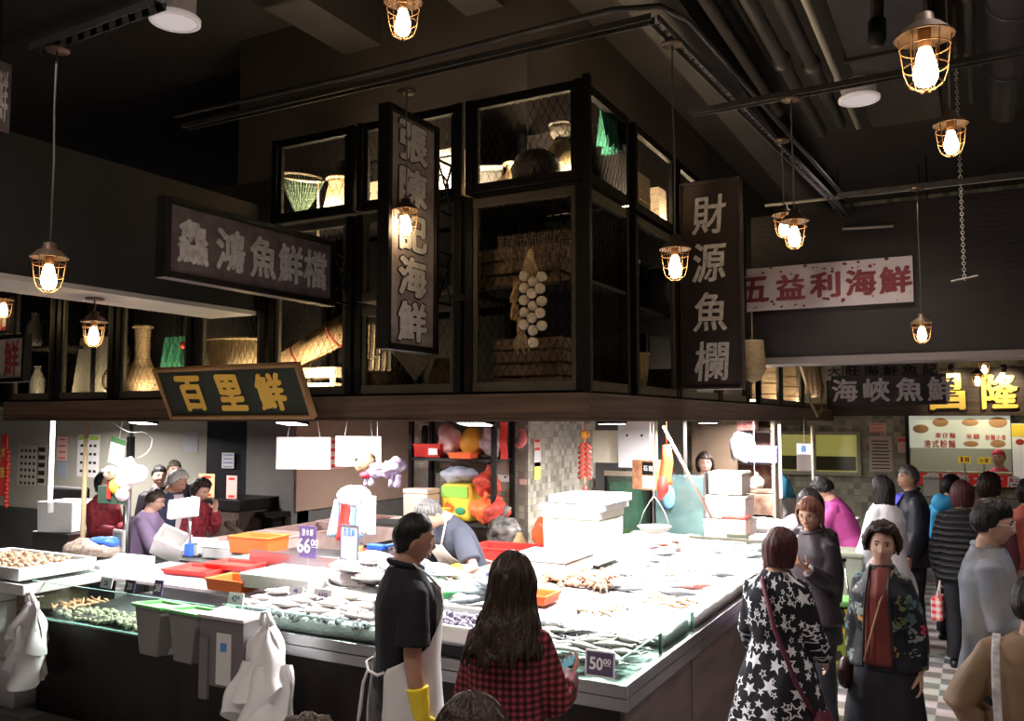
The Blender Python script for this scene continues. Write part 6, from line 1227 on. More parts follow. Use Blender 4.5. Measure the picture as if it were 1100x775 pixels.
def hand(mb, w, d, nrm, side, curl=.45, sc=1.0, spread=.12, thumb=.5):
    """palm, four unequal fingers and a side thumb; nrm points out of the palm"""
    d = V(d).normalized(); nrm = V(nrm); nrm = (nrm - d * nrm.dot(d)).normalized(); lat = d.cross(nrm) * side; w = V(w)
    P = lambda a, b, c: w + (d * a + lat * b + nrm * c) * sc
    mb.rings([[P(a, bw * math.cos(q), .012 * th * math.sin(q)) for q in (2 * math.pi * i / 12 for i in range(12))] for a, bw, th in ((-.02, .026, 1.3), (.01, .029, 1.3), (.045, .039, 1.15), (.08, .041, .95), (.094, .036, .7))])
    for i, (b, L, r) in enumerate(((.030, .070, .0088), (.010, .079, .0092), (-.010, .073, .0088), (-.029, .057, .0078))):
        ang = 0; p = P(.085, b, 0); pts = [P(.05, b * .9, 0), p]; fd = b / .03 * spread
        for k, f in enumerate((.45, .32, .23)):
            ang += curl * (.8, 1.0, .7)[k]; v = (d * math.cos(ang) + nrm * math.sin(ang)) * math.cos(fd) + lat * math.sin(fd); p = p + v * L * f * sc; pts.append(p.copy())
        mb.tube(pts, [r * sc, r * sc, r * sc * .96, r * sc * .88, r * sc * .72], 8)
    v1 = d * .62 + lat * .72 + nrm * (.30 + .2 * thumb); v1.normalize(); p0 = P(.012, .022, .004); p1 = p0 + v1 * .042 * sc; v2 = (d * .9 + lat * (.25 - .5 * thumb * curl) + nrm * (.3 + .5 * curl)).normalized(); p2 = p1 + v2 * .030 * sc; p3 = p2 + (v2 + nrm * .2 * curl).normalized() * .022 * sc
    mb.tube([p0, p1, p2, p3], [.014 * sc, .0115 * sc, .0098 * sc, .0075 * sc], 8)
def hair_shell(T, front=.115, side=.20, back=.23, t=.014, cling=1.0, fringe=0.0, wide=0.0, wav=.0, seed=0, fade=0.0, curl=0.0, nu=72, nv=26, fw=1.35):
    rx, ry, rz = .075 + t, .095 + t, .117 + t; mb = MB(); N = 60
    def path(phi, Lm):
        pts = []; L = 0; prev = None; k = 0; out = []
        for i in range(400):
            th = i * .02; c_, s_ = math.cos(th), math.sin(th)
            if th < 1.5: p = V((rx * s_ * math.sin(phi), ry * s_ * math.cos(phi), rz * c_))
            else:
                base = V((rx * math.sin(1.5) * math.sin(phi), ry * math.sin(1.5) * math.cos(phi), rz * math.cos(1.5))); dz = (th - 1.5) * .11
                q = min(1, dz / .12); shrink = cling * (q ** 1.5) * (.38 if math.cos(phi) < 0 else .28); wd = 1 + wide * min(1, max(0, dz - .08) / .25)
                p = V((base.x * (1 - shrink) * wd, base.y * (1 - shrink * 1.05) - (.25 * wide * max(0, dz - .1) if math.cos(phi) < .3 else 0), base.z - dz))
            if prev is not None: L += (p - prev).length
            out.append((L, p)); prev = p
            if L > Lm: break
        return out
    cols = []
    for i in range(nu + 1):
        phi = 2 * math.pi * (i % nu) / nu; c = math.cos(phi); fr = max(0, (c - math.cos(fw)) / (1 - math.cos(fw))); fr = fr ** .5 if c > math.cos(fw) else 0
        bk = max(0, -c) ** .6; L = (side + (back - side) * bk) if fr == 0 else side + (front + fringe - side) * min(1, fr * 1.6)
        n1 = noise.noise(V((math.sin(phi) * 5 + seed, math.cos(phi) * 5, .3))); n2 = noise.noise(V((math.sin(phi) * 22 + seed, math.cos(phi) * 22, 5)))
        L *= 1 + (.05 + wav) * n2 + .03 * n1
        pa = path(phi, L); col_ = []
        for j in range(nv + 1):
            s_ = L * j / nv; k = 0
            while k < len(pa) - 2 and pa[k + 1][0] < s_: k += 1
            a, b = pa[k], pa[min(k + 1, len(pa) - 1)]; f = 0 if b[0] == a[0] else (s_ - a[0]) / (b[0] - a[0]); p = a[1].lerp(b[1], max(0, min(1, f)))
            rk_ = min(1, t / .018); rel = rk_ * .0035 * math.sin(phi * 31 + 4 * n1 + s_ * 8) + rk_ * .006 * noise.noise(V((math.sin(phi) * 7 + seed, math.cos(phi) * 7, s_ * 9)))
            if wav: rel += wav * .09 * noise.noise(V((math.sin(phi) * 6 + seed, math.cos(phi) * 6, s_ * 14)))
            if curl: rel += curl * noise.noise(V((p.x * 45 + seed, p.y * 45, p.z * 45))) + .5 * curl * noise.noise(V((p.x * 95 + seed, p.y * 95, p.z * 95)))
            h = V((p.x, p.y, max(p.z, 0) if s_ < .2 else 0)); h = h.normalized() if h.length > 1e-6 else V((0, 0, 1)); taper = 1 if j < nv * .8 else 1 - .35 * (j / nv - .8) / .2 * (t / .014 if t < .02 else 1)
            fq = max(0, (j / nv - .45) / .55); hh = V((p.x, p.y, 0)).normalized() if p.z < .05 else h; p = p + h * (rel * (1 if j else 0) * (1 - .7 * fade * fq)) - h * (t * .9 * (1 - taper)) - hh * fade * (t + .006) * fq ** 1.5; col_.append(T(p))
        cols.append(col_)
    mb.rings(cols, cap=False, close=False)
    return mb
def person(label, loc, face, h=1.65, fem=0, lean=0, side_lean=0, head=(0, 0, 0), arms=None, hair=None, hm=None, skin=None, top=None, bottom=None, vox=.009, bulk=.02, hem=.86, flare=0.0, sleeve='long', glasses=False, apron=None, glove=None, skirt=None, twist=0, collar=False, extra=None, eyes=True, wr=.006, shoulder=None, legs=True, curlL=.45, curlR=.45, open_=None, hood=None, feet=(0, 0), bust=0.0, neck=0.0, cuff=None, tuck=False):
    sc = h / 1.70; aw = V((loc[0], loc[1], 0)).normalized(); f = (V((aw.y, -aw.x, 0)) * face[0] + aw * face[1]).normalized(); rz = math.atan2(-f.x, f.y); skin = skin or M_skin
    t = thing('person', label, 'person', (loc[0], loc[1], 0), rz); t.scale = (sc,) * 3
    Lr = Euler((-R(lean), R(side_lean), R(twist))).to_matrix(); hip = V((0, 0, .95)); nb = V((0, .0, 1.445))
    def T(p):
        p = V(p)
        if p.z <= .80: return p
        k = min(1, (p.z - .80) / .25)
        q = hip + Lr @ (p - hip); return p.lerp(q, k * k * (3 - 2 * k))
    Hr = Euler((-R(head[1]), R(head[2]), R(head[0]))).to_matrix(); hc = V((0, .018 + neck, 1.583))
    def TH(p): return T(nb + V((0, neck * .6, 0)) + Hr @ (V(p) + hc - nb - V((0, neck * .6, 0))))
    sw = shoulder or (.185 - .022 * fem)
    body = MB(); cl = MB()
    rings = [(.80, .155, .12), (.92, .165 + .01 * fem, .12), (1.05, .145 - .01 * fem, .105), (1.18, .158, .115 + bust), (1.29, .17, .118 + bust * .8), (1.355, sw - .03, .10), (1.41, sw * .58, .078), (1.45, .066, .064), (1.50, .054, .055)]
    def loft(mb, rs, k=0.0, n=28, cy=lambda z: 0, pw=.85):
        sg = lambda v: math.copysign(abs(v) ** pw, v)
        mb.rings([[T((sg(math.cos(a)) * (rx + k), sg(math.sin(a)) * (ry + k) + cy(z), z)) for a in (2 * math.pi * i / n for i in range(n))] for z, rx, ry in rs])
    loft(body, rings)
    body.tube([T((0, -.005, 1.42)), T((0, .0 + neck * .5, 1.49)), TH((0, -.012, -.075))], [.060, .055 - .006 * fem, .055 - .006 * fem], 16)
    add_head(body, TH, fem)
    ar = arms or {}; wrist = {}
    for s, nm in ((-1, 'L'), (1, 'R')):
        u, fo, pn = (list(ar.get(nm, ())) + [None] * 3)[:3]
        u = V(u or (s * .13, -.03, -1)).normalized(); fo = V(fo or (s * .02, .14, -1)).normalized(); pn = V(pn or (-s, .1, 0))
        sh = T((s * (sw - .025), 0, 1.362)); el = sh + u * .285; wr_ = el + fo * .245; wrist[nm] = (sh, el, wr_, fo, pn)
        body.tube([sh, sh.lerp(el, .5), el, el.lerp(wr_, .35), wr_], [.052, .046, .040, .040, .027], 14)
        hand(body, wr_ + fo * .012, fo, pn, s, curlL if s < 0 else curlR)
        if sleeve != 'none':
            b = bulk; r_ = [.050 + b * .6, .050 + b * .9, .049 + b, .049 + b, .040 + b * .7]
            if sleeve == 'long': cl.tube([sh + V((-s * .03, 0, .01)), sh, sh.lerp(el, .5), el, el.lerp(wr_, .4), wr_ - fo * .012], [.046 + b * .5] + r_, 16)
            else: cl.tube([sh + V((-s * .03, 0, .01)), sh, sh.lerp(el, .45), sh.lerp(el, .82)], [.046 + b * .5, .050 + b * .6, .054 + b, .057 + b], 16)
    lg = MB()
    for s in (-1, 1):
        hj, kn, an = V((s * .088, 0, .86)), V((s * .095, .02 + feet[0] * s * .5, .47)), V((s * .10, -.01 + feet[0] * s, .085))
        body.tube([hj, hj.lerp(kn, .5), kn, kn.lerp(an, .35), an], [.085, .07, .052, .05, .036], 12); body.ball(an + V((0, .06, -.04)), (.042, .12, .036), 12, 8)
        lg.tube([hj + V((0, 0, .06)), hj, hj.lerp(kn, .5), kn, an + V((0, 0, -.01))], [.095, .105, .09, .074, .068], 16)
    lg.rings([[(math.cos(a) * rx, math.sin(a) * ry, z) for a in (2 * math.pi * i / 24 for i in range(24))] for z, rx, ry in ((.80, .17, .125), (.95, .172, .13))])
    bo = body.build('body', skin, t); remesh(bo, vox, 3, .4)
    # clothes
    z0 = hem; trs = [r for r in rings if r[0] > z0 + .03]; zt = trs[0]
    rs = [(z0, zt[1] + .02 + flare, zt[2] + .02 + flare), (z0 + .02, zt[1] + .02 + flare, zt[2] + .02 + flare)]
    if z0 < .78: rs += [(z0 + (.95 - z0) * q, .175 + flare * (1 - q), .135 + flare * (1 - q)) for q in (.33, .66)]; trs = [r for r in rings if r[0] > .93]
    trs = trs[:-1]; trs[-1] = (1.462, .066 - bulk * .5, .068 - bulk * .5)
    loft(cl, rs + trs, bulk)
    co = cl.build('top', top, t); remesh(co, max(vox, .009), 4, .5); wrinkle(co, wr, (8, 8, 5), random.uniform(0, 50))
    if skirt:
        sk = MB(); loft(sk, [(skirt[0], .19 + skirt[1], .15 + skirt[1]), (skirt[0] + .2, .185 + skirt[1] * .7, .145 + skirt[1] * .7), (.92, .175, .13), (1.0, .165, .125)], .008); so = sk.build('skirt', bottom, t, smooth=True, subd=1); bake(so); wrinkle(so, .02, (9, 9, 1.5))
    if legs: lo = lg.build('trousers', bottom or M_navyt, t); remesh(lo, max(vox, .012), 4); wrinkle(lo, .006, (7, 7, 6))
    for s in (-1, 1): MB().rings([[(s * .10 + rx * math.cos(a), .045 + feet[0] * s + ry * math.sin(a), z) for a in (2 * math.pi * i / 18 for i in range(18))] for z, rx, ry in ((0, .05, .135), (.03, .052, .137), (.06, .045, .11), (.095, .04, .06))]).build('shoe', M_blks, t, smooth=True)
    # face
    if eyes:
        for s in (-1, 1):
            e = MB().ball((s * .031, .0735, .011), (.0125, .0105, .0062), 12, 8); e.v = [tuple(TH(v)) for v in e.v]; e.build('eye', M_scl, t, smooth=True)
            e = MB().ball((s * .031, .0805, .011), (.0058, .0042, .0056), 10, 8); e.v = [tuple(TH(v)) for v in e.v]; e.build('iris', M_iris, t, smooth=True)
            e = MB().tube([(s * .017, .081, .012), (s * .025, .0845, .0175), (s * .035, .082, .0180), (s * .046, .074, .012)], [.0014, .0022, .0022, .0014], 6); e.v = [tuple(TH(v)) for v in e.v]; e.build('eyelid', M_brow, t, smooth=True)
            e = MB().tube([(s * .014, .0905, .031), (s * .028, .0905, .0365), (s * .046, .0795, .034)], [.003, .0038, .002], 6); e.v = [tuple(TH(v)) for v in e.v]; e.build('eyebrow', hm if hm in (H_gry, H_sil) else M_brow, t, smooth=True)
        e = MB().tube([(-.024, .0785, -.058), (-.010, .0865, -.0555), (0, .0878, -.0568), (.010, .0865, -.0555), (.024, .0785, -.058)], [.0015, .0042, .0046, .0042, .0015], 8).tube([(-.020, .080, -.0615), (0, .0870, -.0650), (.020, .080, -.0615)], [.0015, .0052, .0015], 8); e.v = [tuple(TH(v)) for v in e.v]; e.build('lips', M_lip, t, smooth=True)
    if glasses:
        e = MB()
        for s in (-1, 1): e.torus((s * .033, .097, .008), .024, .0018, 20, 5, rot=(R(90), 0, R(s * -12))); e.tube([(s * .056, .090, .012), (s * .076, .05, .014), (s * .078, -.015, .010)], .0018, 5)
        e.tube([(-.010, .100, .010), (.010, .100, .010)], .0018, 5); e.v = [tuple(TH(v)) for v in e.v]; e.build('glasses', glasses if glasses is not True else M_glassf, t)
    if hair: ho = hair_shell(TH, **hair).build('hair', hm, t, smooth=True, solid=.012); 
    if collar: e = MB().torus((0, 0, 0), .075, .016, 28, 8); e.v = [tuple(T((x, y * 1.02, z + 1.468 - .25 * y))) for x, y, z in e.v]; e.build('collar', collar if collar is not True else top, t, smooth=True)
    if hood: e = MB().ball((0, -.10, 1.42), (.13, .07, .10), 18, 12); e.v = [tuple(T(v)) for v in e.v]; q = e.build('hood', hood, t, smooth=True); wrinkle(q, .02)
    if apron:
        am, z0, back = apron; n_ = 26; a0, a1 = R(-62), R(62)
        def ap(u, v):
            z = 1.36 + (z0 - 1.36) * v; rr = np.interp(z, [.3, .8, .92, 1.05, 1.18, 1.29, 1.37], [.20, .185, .182, .165, .176, .188, .165]); ry = np.interp(z, [.3, .8, .92, 1.05, 1.18, 1.29, 1.37], [.19, .15, .142, .128, .14, .145, .128]) + bulk
            wdt = np.interp(v, [0, .12, .26, .36, 1], [.42, .55, .95, 1.85, 1.9]); a = (u - .5) * 2 * wdt * R(75) + R(90); b = rr + bulk + .012
            return T((b * math.cos(a), (ry + .012) * math.sin(a) + .004 * math.sin(v * 14 + u * 9), z))
        q = MB().grid(ap, n_, 34).build('apron', am, t, smooth=True, solid=.004); wrinkle(q, .006, (7, 7, 4))
        for s in (-1, 1): p0 = ap(.5 + .48 * s, 0); MB().tube([p0, T((-s * .10, .08, 1.43)), T((-s * .075, .02, 1.475)), T((-s * .03, -.07, 1.47)), T((0, -.075, 1.465))], .007, 6).build('apron_strap', am, t, smooth=True)
        pl_, pr_ = ap(0, .37), ap(1, .37); MB().tube([pl_, T((.12, -.135 - bulk, 1.0)), T((0, -.15 - bulk, .99)), T((-.12, -.135 - bulk, 1.0)), pr_], .007, 6).build('apron_tie', am, t, smooth=True)
        MB().tube([T((0, -.155 - bulk, .99)), T((-.02, -.17 - bulk, .93)), T((-.03, -.18 - bulk, .82)), T((-.02, -.20 - bulk, .70))], [.006, .009, .011, .007], 6).build('tie_end', am, t, smooth=True)
    if glove:
        for s, nm in ((-1, 'L'), (1, 'R')):
            if nm not in glove[1]: continue
            sh, el, w_, fo, pn = wrist[nm]; g = MB(); hand(g, w_ + fo * .012, fo, pn, s, curlL if s < 0 else curlR, 1.12); g.tube([w_ - fo * .12, w_ - fo * .03, w_ + fo * .03], [.052, .043, .034], 14); q = g.build('glove', glove[0], t); remesh(q, .0055, 3, .4); wrinkle(q, .003, (20, 20, 20))
    if extra: extra(t, T, TH, wrist)
    return t
# --- patterned cloths
def cyl_uv(n, l):
    tc = n.new('ShaderNodeTexCoord'); sp = n.new('ShaderNodeSeparateXYZ'); l.new(tc.outputs['Object'], sp.inputs[0]); return sp
def mth(n, l, op, a, b=None, c=None):
    q = n.new('ShaderNodeMath'); q.operation = op
    for i, v in enumerate((a, b, c)):
        if v is None: continue
        if isinstance(v, (int, float)): q.inputs[i].default_value = v
        else: l.new(v, q.inputs[i])
    return q.outputs[0]
def newmat(nm, rough=.7):
    m = D.materials.new(nm); m.use_nodes = True; n, l = nodes_of(m); n['Principled BSDF'].inputs['Specular IOR Level'].default_value = .2; n['Principled BSDF'].inputs['Roughness'].default_value = rough; return m, n, l, n['Principled BSDF']
def star_cloth():
    m, n, l, b = newmat('star_print_cloth', .9); sp = cyl_uv(n, l); ang = mth(n, l, 'ARCTAN2', sp.outputs[0], mth(n, l, 'MULTIPLY', sp.outputs[1], -1)); col = None
    for ly, (cs, R0, sd) in enumerate(((.125, .46, 0), (.075, .42, 7))):
        cb = n.new('ShaderNodeCombineXYZ'); l.new(mth(n, l, 'MULTIPLY_ADD', ang, .21 / cs, sd), cb.inputs[0]); l.new(mth(n, l, 'MULTIPLY', sp.outputs[2], 1 / cs), cb.inputs[1])
        vo = n.new('ShaderNodeTexVoronoi'); vo.voronoi_dimensions = '2D'; vo.inputs['Scale'].default_value = 1; vo.inputs['Randomness'].default_value = .55; l.new(cb.outputs[0], vo.inputs['Vector'])
        df = n.new('ShaderNodeVectorMath'); df.operation = 'SUBTRACT'; l.new(cb.outputs[0], df.inputs[0]); l.new(vo.outputs['Position'], df.inputs[1])
        s2 = n.new('ShaderNodeSeparateXYZ'); l.new(df.outputs[0], s2.inputs[0]); sc_ = n.new('ShaderNodeSeparateColor'); l.new(vo.outputs['Color'], sc_.inputs[0])
        r = n.new('ShaderNodeVectorMath'); r.operation = 'LENGTH'; l.new(df.outputs[0], r.inputs[0]); th = mth(n, l, 'ADD', mth(n, l, 'ARCTAN2', s2.outputs[1], s2.outputs[0]), mth(n, l, 'MULTIPLY', sc_.outputs[0], 6.28))
        k = 2 * math.pi / 5; ph = mth(n, l, 'ABSOLUTE', mth(n, l, 'SUBTRACT', mth(n, l, 'FLOORED_MODULO', th, k), k / 2)); Rr = mth(n, l, 'MULTIPLY_ADD', sc_.outputs[1], .16, R0 - .14)
        px_ = mth(n, l, 'MULTIPLY', r.outputs['Value'], mth(n, l, 'COSINE', ph)); py_ = mth(n, l, 'MULTIPLY', r.outputs['Value'], mth(n, l, 'SINE', ph))
        # edge from inner (Ri,0) to outer R(cos36, sin36), normal (R sin36, Ri - R cos36)
        nx, ny, ri = math.sin(math.pi / 5), .42 - math.cos(math.pi / 5), .42; nl = math.hypot(nx, ny)
        d = mth(n, l, 'ADD', mth(n, l, 'MULTIPLY', px_, nx / nl), mth(n, l, 'MULTIPLY', py_, ny / nl)); e = mth(n, l, 'SUBTRACT', d, mth(n, l, 'MULTIPLY', Rr, nx * ri / nl))
        solid = mth(n, l, 'LESS_THAN', e, 0.0); ring = mth(n, l, 'LESS_THAN', mth(n, l, 'ABSOLUTE', mth(n, l, 'ADD', e, .032)), .026); pick = mth(n, l, 'GREATER_THAN', sc_.outputs[2], .5)
        v = mth(n, l, 'ADD', mth(n, l, 'MULTIPLY', solid, pick), mth(n, l, 'MULTIPLY', ring, mth(n, l, 'SUBTRACT', 1, pick)))
        if ly == 1: v = mth(n, l, 'MULTIPLY', v, mth(n, l, 'GREATER_THAN', sc_.outputs[0], .35))
        col = v if col is None else mth(n, l, 'MAXIMUM', col, v)
    mx = n.new('ShaderNodeMix'); mx.data_type = 'RGBA'; l.new(mth(n, l, 'MINIMUM', col, 1), mx.inputs['Factor']); mx.inputs[6].default_value = (.012, .012, .016, 1); mx.inputs[7].default_value = (.60, .60, .63, 1); l.new(mx.outputs[2], b.inputs['Base Color']); return m
def plaid_cloth():
    m, n, l, b = newmat('red_plaid_cloth'); sp = cyl_uv(n, l); out = []
    for a, k in ((sp.outputs[0], 34), (sp.outputs[2], 34)): out.append(mth(n, l, 'GREATER_THAN', mth(n, l, 'FRACT', mth(n, l, 'MULTIPLY', a, k)), .5))
    w = mth(n, l, 'MULTIPLY', mth(n, l, 'ADD', out[0], out[1]), .5); rp = n.new('ShaderNodeValToRGB'); rp.color_ramp.interpolation = 'CONSTANT'; e = rp.color_ramp.elements; e[0].color = (.025, .012, .016, 1); e[0].position = 0; e[1].position = .4; e[1].color = (.13, .018, .026, 1); e.new(.8).color = (.34, .06, .08, 1)
    l.new(w, rp.inputs[0]); l.new(rp.outputs[0], b.inputs['Base Color']); return m
def floral_cloth():
    m, n, l, b = newmat('floral_print_cloth', .55); tc = n.new('ShaderNodeTexCoord'); nz = n.new('ShaderNodeTexNoise'); nz.inputs['Scale'].default_value = 26; nz.inputs['Detail'].default_value = 3; l.new(tc.outputs['Object'], nz.inputs[0])
    ad = n.new('ShaderNodeVectorMath'); ad.operation = 'MULTIPLY_ADD'; l.new(nz.outputs['Color'], ad.inputs[0]); ad.inputs[1].default_value = (.07, .07, .07); l.new(tc.outputs['Object'], ad.inputs[2])
    vo = n.new('ShaderNodeTexVoronoi'); vo.inputs['Scale'].default_value = 10; l.new(ad.outputs[0], vo.inputs['Vector']); sc_ = n.new('ShaderNodeSeparateColor'); l.new(vo.outputs['Color'], sc_.inputs[0])
    rp = n.new('ShaderNodeValToRGB'); rp.color_ramp.interpolation = 'CONSTANT'; e = rp.color_ramp.elements; e[0].position = 0; e[0].color = (.12, .15, .15, 1); e[1].position = .34; e[1].color = (.20, .23, .22, 1)
    for p_, c in ((.56, (.42, .21, .06)), (.68, (.42, .04, .07)), (.78, (.07, .12, .13)), (.9, (.14, .16, .08))): e.new(p_).color = (*c, 1)
    l.new(sc_.outputs[0], rp.inputs[0]); nz2 = n.new('ShaderNodeTexNoise'); nz2.inputs['Scale'].default_value = 30; nz2.inputs['Detail'].default_value = 1; l.new(ad.outputs[0], nz2.inputs[0])
    k = mth(n, l, 'MULTIPLY', mth(n, l, 'LESS_THAN', vo.outputs['Distance'], .50), mth(n, l, 'GREATER_THAN', nz2.outputs['Fac'], .46)); k = mth(n, l, 'MULTIPLY', k, mth(n, l, 'GREATER_THAN', sc_.outputs[1], .26))
    mx = n.new('ShaderNodeMix'); mx.data_type = 'RGBA'; l.new(k, mx.inputs['Factor']); mx.inputs[6].default_value = (.012, .013, .017, 1); l.new(rp.outputs[0], mx.inputs[7]); l.new(mx.outputs[2], b.inputs['Base Color']); return m
def puffer_cloth():
    m, n, l, b = newmat('black_puffer_cloth', .35); b.inputs['Base Color'].default_value = (.02, .02, .022, 1); sp = cyl_uv(n, l); bp = n.new('ShaderNodeBump'); bp.inputs['Strength'].default_value = 1; bp.inputs['Distance'].default_value = .03
    l.new(mth(n, l, 'ABSOLUTE', mth(n, l, 'SINE', mth(n, l, 'MULTIPLY', sp.outputs[2], 55))), bp.inputs['Height']); l.new(bp.outputs[0], b.inputs['Normal']); return m
M_star, M_plaid, M_floral, M_puff = star_cloth(), plaid_cloth(), floral_cloth(), puffer_cloth()
M_apr = mat('white_apron_cloth', (.70, .69, .68), .55, var=.06, scale=4, bump=.1); M_apr2 = mat('cream_apron_cloth', (.80, .70, .60), .55, var=.06, scale=4, bump=.1); M_btee = mat('black_tee_cloth', (.014, .014, .018), .8); M_dtee = mat('slate_tee_cloth', (.055, .062, .085), .8, var=.2, scale=5)
M_brnj = mat('brown_jacket_cloth', (.20, .125, .07), .6, var=.2, scale=4, bump=.1); M_den = mat('pale_denim_cloth', (.20, .24, .32), .7, var=.18, scale=4, col2=(.25, .235, .22), bump=.15); M_navj = mat('navy_jacket_cloth', (.02, .023, .034), .5); M_wj = mat('white_jacket_cloth', (.66, .64, .68), .65); M_pur = mat('magenta_top_cloth', (.36, .05, .21), .6, var=.2, scale=6); M_cyan = mat('cyan_hoodie_cloth', (.04, .33, .62), .6); M_dkc = mat('dark_coat_cloth', (.024, .02, .026), .55, var=.3, scale=4)
M_mar = mat('maroon_top_cloth', (.17, .035, .03), .55, var=.2, scale=8); M_lil = mat('lilac_jacket_cloth', (.24, .17, .28), .65, var=.15, scale=5); M_nvest = mat('navy_vest_cloth', (.05, .055, .10), .7); M_redck = mat('red_check_cloth', (.30, .03, .04), .7, col2=(.10, .015, .02), scale=24)
IR, AW = V((.879, .477, 0)), V((-.477, .877, 0))       # along the counter towards the aisle, and away down the hall
def fdir(r, a): return (r, a)      # as seen from where one stands: r to the right, a away
short = dict(fw=1.45, front=.118, side=.185, back=.245, t=.012, fade=.9); bob = dict(front=.10, fringe=.045, side=.285, back=.30, t=.020, cling=.35, fw=1.12); longh = dict(front=.11, side=.47, back=.52, t=.024, cling=.0, wide=.95, wav=.16, nv=44, fw=1.0); curly = dict(front=.11, side=.235, back=.27, t=.026, cling=.7, curl=.022, wav=.05); med = dict(front=.112, side=.25, back=.29, t=.020, cling=.5, fringe=.01, curl=.006, wav=.04)
down = lambda s, y=.0, o=.12: ((s * o, y, -1), (s * .03, .12, -1), (-s, .1, 0))
# 1 the seller before the counter
person('person in black t-shirt, white apron and yellow gloves standing before the counter', (-2.42, 3.40), fdir(.96, .24), 1.70, head=(-8, 8, 0), arms={'R': ((.16, -.06, -1), (.06, .16, -1), (-1, .2, 0)), 'L': ((-.1, .0, -1), (.02, .15, -1), (1, .2, 0))}, hair=dict(front=.115, side=.170, back=.245, t=.0085, fade=1.0, fw=1.5), hm=H_blk, skin=M_skin2, top=M_btee, vox=.0065, bulk=.022, hem=.90, sleeve='short', apron=(M_apr, .42, 0), glove=(M_yg, 'RL'), collar=True, curlR=.35)
# 2 long-haired woman with a phone
def phone(t, T, TH, w):
    sh, el, p, fo, pn = w['R']; M = basis(fo.cross(pn), fo); c = p + fo * .105 + V(pn).normalized() * .030
    Mx = M; q = MB().box(c, (.074, .150, .009), Mx).build('phone', mat('dark_phone', (.02, .02, .025), .2), t, bevel=.003); MB().box(c + Mx.col[2] * .0055, (.066, .138, .001), Mx).build('phone_screen', mat('phone_screen', (.02, .03, .04), .1, emit=(.10, .32, .38), es=.8), q)
person('person with long wavy dark hair in red plaid shirt holding a phone, seen from behind', (-1.71, 3.12), fdir(.22, .97), 1.585, fem=1, head=(-8, 10, 0), shoulder=.150, arms={'R': ((.30, .10, -1), (.05, .95, .18), (-.5, -.55, .75)), 'L': ((-.25, .15, -1), (.1, .8, -.2), (0, -.3, 1))}, hair=longh, hm=H_brn, top=M_plaid, vox=.007, bulk=.020, hem=.78, extra=phone, curlR=.75)
# 3 heads at the lower edge
person('person with dark brown hair cut off by the lower edge before the plaid shirt', (-.965, 1.60), fdir(0, 1), 1.545, fem=1, hair=bob, hm=H_brn, top=M_dkc, legs=True, eyes=False)
person('person with grey-brown frizzy hair cut off by the lower edge below the white bags', (-1.395, 1.57), fdir(0, 1), 1.435, fem=1, hair=curly, hm=hairmat('grey_brown_hair', (.12, .09, .07), (.04, .03, .025)), top=M_dkc, eyes=False)
# 4 star coat
def starbag(t, T, TH, w):
    M_mb = mat('maroon_bag_cloth', (.085, .018, .032), .6); MB().tube([T((-.10, .07, 1.475)), T((-.05, -.12, 1.40)), T((.04, -.20, 1.15)), T((.17, -.22, .85)), T((.24, -.12, .66))], .014, 8).build('bag_strap', M_mb, t, smooth=True)
    q = MB().ball((.25, -.02, .52), (.07, .17, .16), 18, 12).build('shoulder_bag', M_mb, t, smooth=True); wrinkle(q, .02)
person('person with maroon bob hair in black coat printed with white stars', (-1.03, 5.0), fdir(.30, .95), 1.53, fem=1, head=(-32, 6, 0), arms={'R': ((.22, .1, -1), (.05, .6, -.6), (-1, 0, 0)), 'L': ((-.2, .1, -1), (.05, .5, -.7), (1, 0, 0))}, hair=bob, hm=H_red, top=M_star, vox=.007, bulk=.026, hem=.42, flare=.13, extra=starbag, wr=.010)
# 5 dark jacket with glasses, open hand; and one behind
person('person with reddish brown hair and glasses in dark jacket by the ice bed', (-1.06, 6.38), fdir(-.55, -.60), 1.60, fem=1, head=(20, 12, 0), arms={'L': ((-.12, .1, -1), (.10, .72, .48), (.3, -.3, .9)), 'R': ((.2, .1, -1), (-.2, .7, -.3), (-1, 0, 0))}, hair=dict(front=.11, side=.24, back=.28, t=.02, cling=.5, fringe=.015, wav=.04), hm=H_rbr, skin=M_skin2, top=mat('plum_black_jacket', (.03, .022, .029), .5, var=.3, scale=4), vox=.008, bulk=.02, hem=.80, glasses=True, collar=True)
person('person with long black hair in black coat right behind the glasses wearer', (-1.13, 6.74), fdir(-.3, .9), 1.62, fem=1, hair=dict(front=.11, side=.34, back=.40, t=.02, cling=.1, wav=.04, nv=34), hm=H_blk, top=M_dkc, vox=.010, bulk=.016, hem=.55, flare=.02, eyes=False)
